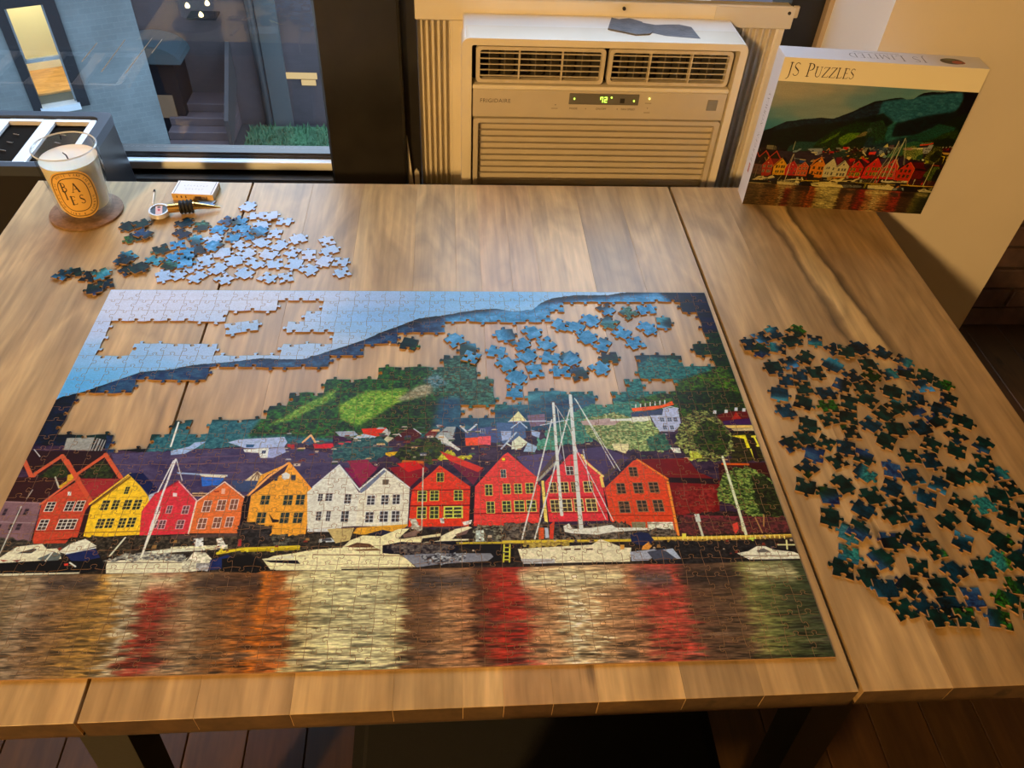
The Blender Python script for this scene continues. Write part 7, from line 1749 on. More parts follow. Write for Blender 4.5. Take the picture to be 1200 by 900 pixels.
    for k_ in range(nrow):
        row = sorted(ids[k_ * per:(k_ + 1) * per], key=lambda i: [('hole',36,21,0.492,0.2888,1.7,0.0),('hole',24,21,0.4803,0.2584,6.02,0.0),('hole',29,22,0.5243,0.2917,3.61,0.0),('hole',23,20,0.5094,0.2717,5.2,0.0),('hole',35,22,0.5403,0.273,3.7,0.0),('hole',33,21,0.5151,0.2518,5.36,0.0),('hole',30,22,0.5431,0.2472,5.95,0.0),('hole',22,20,0.5663,0.2458,3.82,0.0),('hole',26,21,0.4897,0.2363,2.12,0.0),('hole',34,22,0.5009,0.215,0.95,0.0),('hole',23,21,0.5232,0.2245,0.18,0.0),('hole',25,21,0.4975,0.1928,3.06,0.0),('hole',31,23,0.5541,0.2239,4.6,0.0),('hole',21,19,0.5733,0.2197,0.26,0.0),('hole',31,22,0.5624,0.3076,4.19,0.0),('hole',34,21,0.5803,0.3,2.6,0.0),('hole',30,23,0.5982,0.3141,2.28,0.0),('hole',37,22,0.622,0.3368,2.09,0.0),('hole',33,17,0.6233,0.3105,5.7,0.0),('hole',24,17,0.6501,0.3283,2.17,0.0),('hole',36,23,0.6733,0.3357,4.92,0.0),('hole',30,21,0.5909,0.2827,0.47,0.0),('hole',35,21,0.6085,0.2701,2.58,0.0),('hole',28,20,0.6357,0.2926,3.99,0.0),('hole',34,23,0.6492,0.2727,3.45,0.0),('hole',25,20,0.6676,0.2987,0.6,0.0),('hole',25,18,0.6912,0.3099,3.07,0.0),('hole',38,20,0.6138,0.2463,6.27,0.0),('hole',32,21,0.5981,0.2291,5.29,0.0),('hole',27,19,0.431,0.2783,3.79,0.0),('hole',36,22,0.4496,0.2471,4.28,0.0021),('holedark',12,15,0.3769,0.2727,6.04,0.0),('sky',13,23,0.1393,0.5675,2.61,0.0),('sky',12,23,0.1571,0.5439,4.8,0.0),('sky',11,23,0.175,0.5423,4.9,0.0021),('sky',12,22,0.1952,0.5296,1.49,0.0),('sky',11,22,0.165,0.5192,5.08,0.0),('sky',10,22,0.1883,0.4987,3.11,0.0),('sky',9,22,0.2204,0.4871,0.58,0.0),('sky',8,22,0.2599,0.4824,5.13,0.0),('sky',11,21,0.2659,0.461,5.22,0.0),('sky',10,21,0.1075,0.4862,2.17,0.0),('sky',9,21,0.1739,0.4805,0.78,0.0),('sky',8,21,0.197,0.472,2.61,0.0),('sky',7,21,0.1476,0.4716,5.71,0.0),('sky',6,21,0.2177,0.4575,5.83,0.0),('sky',5,21,0.1567,0.4536,5.46,0.0),('sky',4,21,0.1257,0.4553,1.79,0.0),('sky',3,21,0.1869,0.4522,1.25,0.0),('sky',2,21,0.239,0.4511,3.3,0.0),('sky',1,21,0.2619,0.4366,2.77,0.0),('sky',14,20,0.109,0.4379,3.6,0.0),('sky',13,20,0.1439,0.4364,5.03,0.0),('sky',12,20,0.1721,0.4314,0.95,0.0),('sky',11,20,0.1988,0.4322,4.97,0.0),('sky',10,20,0.2223,0.4307,1.41,0.0),('sky',9,20,0.2814,0.4353,3.0,0.0),('sky',8,20,0.097,0.4227,5.35,0.0),('sky',7,20,0.1264,0.4206,5.65,0.0),('sky',6,20,0.2423,0.4176,0.79,0.0),('sky',5,20,0.1633,0.4105,4.07,0.0),('sky',4,20,0.2873,0.4122,3.59,0.0),('sky',3,20,0.1052,0.4027,1.05,0.0),('sky',2,20,0.1931,0.4015,1.03,0.0),('sky',1,20,0.1392,0.3989,5.47,0.0),('sky',11,19,0.2163,0.4015,3.44,0.0),('sky',10,19,0.0803,0.5759,5.95,0.0),('sky',9,19,0.0635,0.4042,0.34,0.0),('sky',8,19,0.0798,0.4077,5.56,0.0),('blue',38,21,0.0635,0.4992,4.02,0.0),('blue',26,18,0.0862,0.4836,5.27,0.0),('blue',29,21,0.0651,0.4727,1.91,0.0),('blue',37,21,0.0935,0.4592,0.49,0.0),('blue',24,18,0.0458,0.4628,0.56,0.0),('blue',25,17,0.0446,0.4375,4.31,0.0),('blue',31,21,0.0675,0.447,3.92,0.0),('blue',29,20,0.0828,0.4494,0.25,0.0021),('blue',37,18,0.0668,0.4283,2.73,0.0),('blue',30,20,0.0838,0.4287,3.42,0.0021),('blue',21,18,0.0852,0.5166,3.15,0.0),('blue',21,20,0.1186,0.531,2.65,0.0),('blue',24,19,0.1338,0.5311,5.75,0.0),('blue',26,19,0.1404,0.5119,4.5,0.0),('blue',28,21,0.1119,0.5075,1.25,0.0),('blue',31,20,0.133,0.4918,3.1,0.0),('blue',22,21,0.1569,0.4951,1.98,0.0),('blue',32,20,0.166,0.5014,5.51,0.0021),('blue',28,19,0.1129,0.4673,1.12,0.0021),('stopper',33,18,0.0611,0.5254,0.73,0.0),('stray',8,14,-0.0099,0.5156,1.02,0.0),('stray',2,13,0.0044,0.5191,2.12,0.0021),('stray',16,17,0.0035,0.487,5.25,0.0),('stray',9,17,0.0156,0.4946,1.15,0.0021),('stray',26,16,0.0082,0.4467,3.86,0.0),('stray',35,20,0.0057,0.4372,1.36,0.0021),('stray',7,16,0.0166,0.416,2.32,0.0),('stray',2,14,0.0292,0.4192,2.35,0.0021),('stray',6,13,-0.0486,0.4099,3.55,0.0),('stray',30,19,-0.0604,0.4043,2.74,0.0021),('stray',34,19,-0.0276,0.4025,6.08,0.0),('stray',25,15,-0.014,0.4066,5.29,0.0021),('stray',32,18,-0.0022,0.3873,0.38,0.0),('stray',3,15,-0.0116,0.3767,3.43,0.0021),('heap',34,20,0.8081,0.2819,1.97,0.0),('heap',6,15,0.8442,0.2737,4.96,0.0),('heap',17,18,0.7991,0.2574,2.34,0.0),('heap',37,20,0.7876,0.266,0.06,0.0021),('heap',30,16,0.8227,0.2613,4.4,0.0),('heap',14,17,0.8068,0.2274,3.2,0.0),('heap',29,17,0.8914,0.2591,5.13,0.0),('heap',11,16,0.904,0.2539,6.06,0.0021),('heap',30,17,0.9503,0.2534,0.67,0.0),('heap',29,16,0.8003,0.1839,6.0,0.0),('heap',31,19,0.8005,0.1584,1.74,0.0),('heap',8,15,0.8088,0.119,3.38,0.0),('heap',10,16,0.8145,-0.0543,1.69,0.0),('heap',28,18,0.822,-0.0673,1.51,0.0021),('heap',23,14,0.8018,-0.0289,5.9,0.0),('heap',8,16,0.8467,-0.0656,0.67,0.0),('heap',28,17,0.8532,-0.0841,3.78,0.0),('heap',5,14,0.8613,-0.0985,1.6,0.0021),('heap',30,18,0.8766,-0.0873,3.25,0.0),('heap',20,18,0.8839,-0.0988,3.06,0.0021),('heap',18,18,0.916,-0.101,1.25,0.0),('heap',7,14,0.7985,0.0135,2.79,0.0),('heap',8,13,0.8122,-0.0062,5.74,0.0),('heap',11,17,0.8201,-0.0042,2.4,0.0021),('heap',18,19,0.902,-0.0778,3.13,0.0),('heap',31,18,0.8849,0.0033,3.05,0.0),('heap',3,14,0.8973,0.1115,2.47,0.0),('heap',33,19,0.9449,0.1303,0.26,0.0),('heap',11,14,0.8884,-0.0277,0.26,0.0),('heap',31,16,0.8563,0.0679,0.64,0.0),('heap',36,20,0.9801,0.1562,2.49,0.0),('heap',4,13,0.8775,-0.0675,4.76,0.0),('heap',26,17,0.8806,0.2311,3.93,0.0),('heap',9,16,0.8326,0.085,1.94,0.0),('heap',37,19,0.9201,0.2128,2.19,0.0),('heap',9,15,0.8511,0.2446,5.53,0.0),('heap',3,13,0.9453,0.1042,4.05,0.0),('heap',32,17,0.9869,-0.0301,0.92,0.0),('heap',4,12,0.8504,-0.0154,4.62,0.0),('heap',13,17,1.0041,0.1034,2.33,0.0),('heap',5,13,0.9111,0.152,2.22,0.0),('heap',31,17,0.837,0.0219,2.42,0.0),('heap',4,14,0.8177,0.1363,5.94,0.0),('heap',5,15,0.916,0.0898,6.18,0.0),('heap',10,14,0.8661,0.0136,3.35,0.0),('heap',6,16,0.8797,0.1976,0.95,0.0),('heap',34,16,0.9644,0.0223,1.77,0.0),('heap',2,15,0.8626,0.0892,5.7,0.0),('heap',36,19,0.7964,0.0756,5.32,0.0),('heap',17,17,0.852,0.1643,3.19,0.0),('heap',8,17,0.8118,0.0953,2.67,0.0),('heap',11,15,0.9933,0.0804,1.4,0.0),('heap',9,14,0.8796,0.0248,0.2,0.0),('heap',29,18,0.8968,-0.0518,5.2,0.0),('heap',27,17,0.8979,0.2129,5.09,0.0),('heap',12,17,0.8316,-0.035,1.97,0.0),('heap',33,20,0.9769,0.1946,3.27,0.0),('heap',35,19,0.8493,0.1032,1.28,0.0),('heap',28,16,0.8901,0.1374,2.25,0.0),('heap',27,16,0.8352,0.2163,2.89,0.0),('heap',35,16,0.9452,-0.0408,0.7,0.0),('heap',19,18,0.9518,-0.0673,4.68,0.0),('heap',15,17,0.8627,0.1257,3.14,0.0),('heap',4,15,0.8639,-0.0459,2.88,0.0),('heap',5,12,0.823,0.1693,5.8,0.0),('heap',14,16,0.9327,-0.0833,4.14,0.0),('heap',12,16,0.8437,0.1443,4.93,0.0),('heap',27,18,0.9284,0.0496,2.43,0.0),('heap',6,14,0.7868,0.0527,1.16,0.0),('heap',13,16,0.9858,0.2116,2.53,0.0),('heap',10,15,0.936,0.1859,1.08,0.0),('heap',17,19,0.887,0.0712,1.3,0.0),('heap',32,19,0.8768,0.048,2.49,0.0),('heap',7,15,0.9267,-0.0499,6.21,0.0),('heap',5,14,0.9407,0.0271,3.92,0.0),('heap',12,16,0.8294,0.1098,2.43,0.0),('heap',7,15,0.9855,0.0341,6.04,0.0),('heap',9,15,0.9184,0.0066,5.26,0.0),('heap',12,15,0.9602,-0.0197,0.65,0.0),('heap',4,12,0.9678,0.1412,5.11,0.0),('heap',11,16,0.901,0.1712,2.37,0.0),('heap',35,19,0.8563,0.184,0.08,0.0),('heap',10,14,0.9241,0.2309,1.57,0.0),('heap',9,16,1.0043,0.0441,3.32,0.0),('heap',14,17,0.9694,-0.0408,5.2,0.0),('heap',30,16,0.9708,0.2379,0.8,0.0),('heap',27,16,0.8155,0.208,2.94,0.0),('heap',2,15,0.9503,0.1592,3.48,0.0),('heap',24,18,0.975,0.0635,0.73,0.0),('heap',2,14,0.9161,0.129,1.49,0.0),('heap',35,19,0.9352,0.0835,1.64,0.0),('heap',6,14,0.8684,0.1457,4.42,0.0),('heap',7,16,0.9975,0.1721,1.01,0.0),('heap',31,19,0.9093,0.0347,1.06,0.0),('heap',4,12,0.9661,0.2176,4.38,0.0),('heap',36,19,0.9795,0.1167,1.98,0.0),('heap',30,16,0.9427,0.2149,1.79,0.0),('heap',16,17,0.9956,-0.0084,0.88,0.0),('heap',7,14,0.8266,0.053,3.57,0.0),('heap',8,15,0.9712,0.0971,2.6,0.0),('heap',30,16,0.9995,0.0638,1.72,0.0),('heap',4,13,0.9823,0.011,2.57,0.0),('heap',6,15,0.9492,0.0046,0.85,0.0),('heap',3,14,0.9975,0.1384,1.05,0.0),('heap',30,18,0.9248,0.2609,3.6,0.0),('heap',4,14,0.853,0.0386,3.33,0.0),('heap',7,16,0.8708,-0.0157,2.4,0.0),('heap',27,18,0.9218,-0.0175,5.65,0.0),('heap',9,16,1.0063,0.0155,2.95,0.0),('heap',10,15,0.9522,0.0611,2.55,0.0),('heap',11,15,0.8313,-0.0883,4.92,0.0),('heap',30,16,0.8736,0.2755,6.02,0.0),('heap',17,18,0.808,0.0397,2.99,0.0),('heap',34,20,0.8276,0.2361,3.46,0.0),('heap',5,13,0.8561,0.2195,1.65,0.0),('heap',16,17,0.8555,0.2933,2.25,0.0),('heap',5,15,0.8322,0.1941,1.59,0.0),('heap',28,16,0.9068,0.0602,0.19,0.0),('heap',6,13,0.9283,0.1617,2.11,0.0),('heap',29,18,0.9582,0.1745,4.35,0.0),('heap',9,15,0.8771,0.1697,2.72,0.0),('heap',7,16,0.7897,0.1083,1.96,0.0),('heap',37,19,0.9492,-0.0964,2.77,0.0),('heap',32,17,0.8265,0.29,3.4,0.0),('heap',9,15,0.9048,0.1936,1.75,0.0),('heap',12,16,0.9704,-0.0641,5.87,0.0),('heap',9,14,0.7918,-0.0448,2.74,0.0),('heap',14,16,1.001,0.1982,1.04,0.0)][i][3])
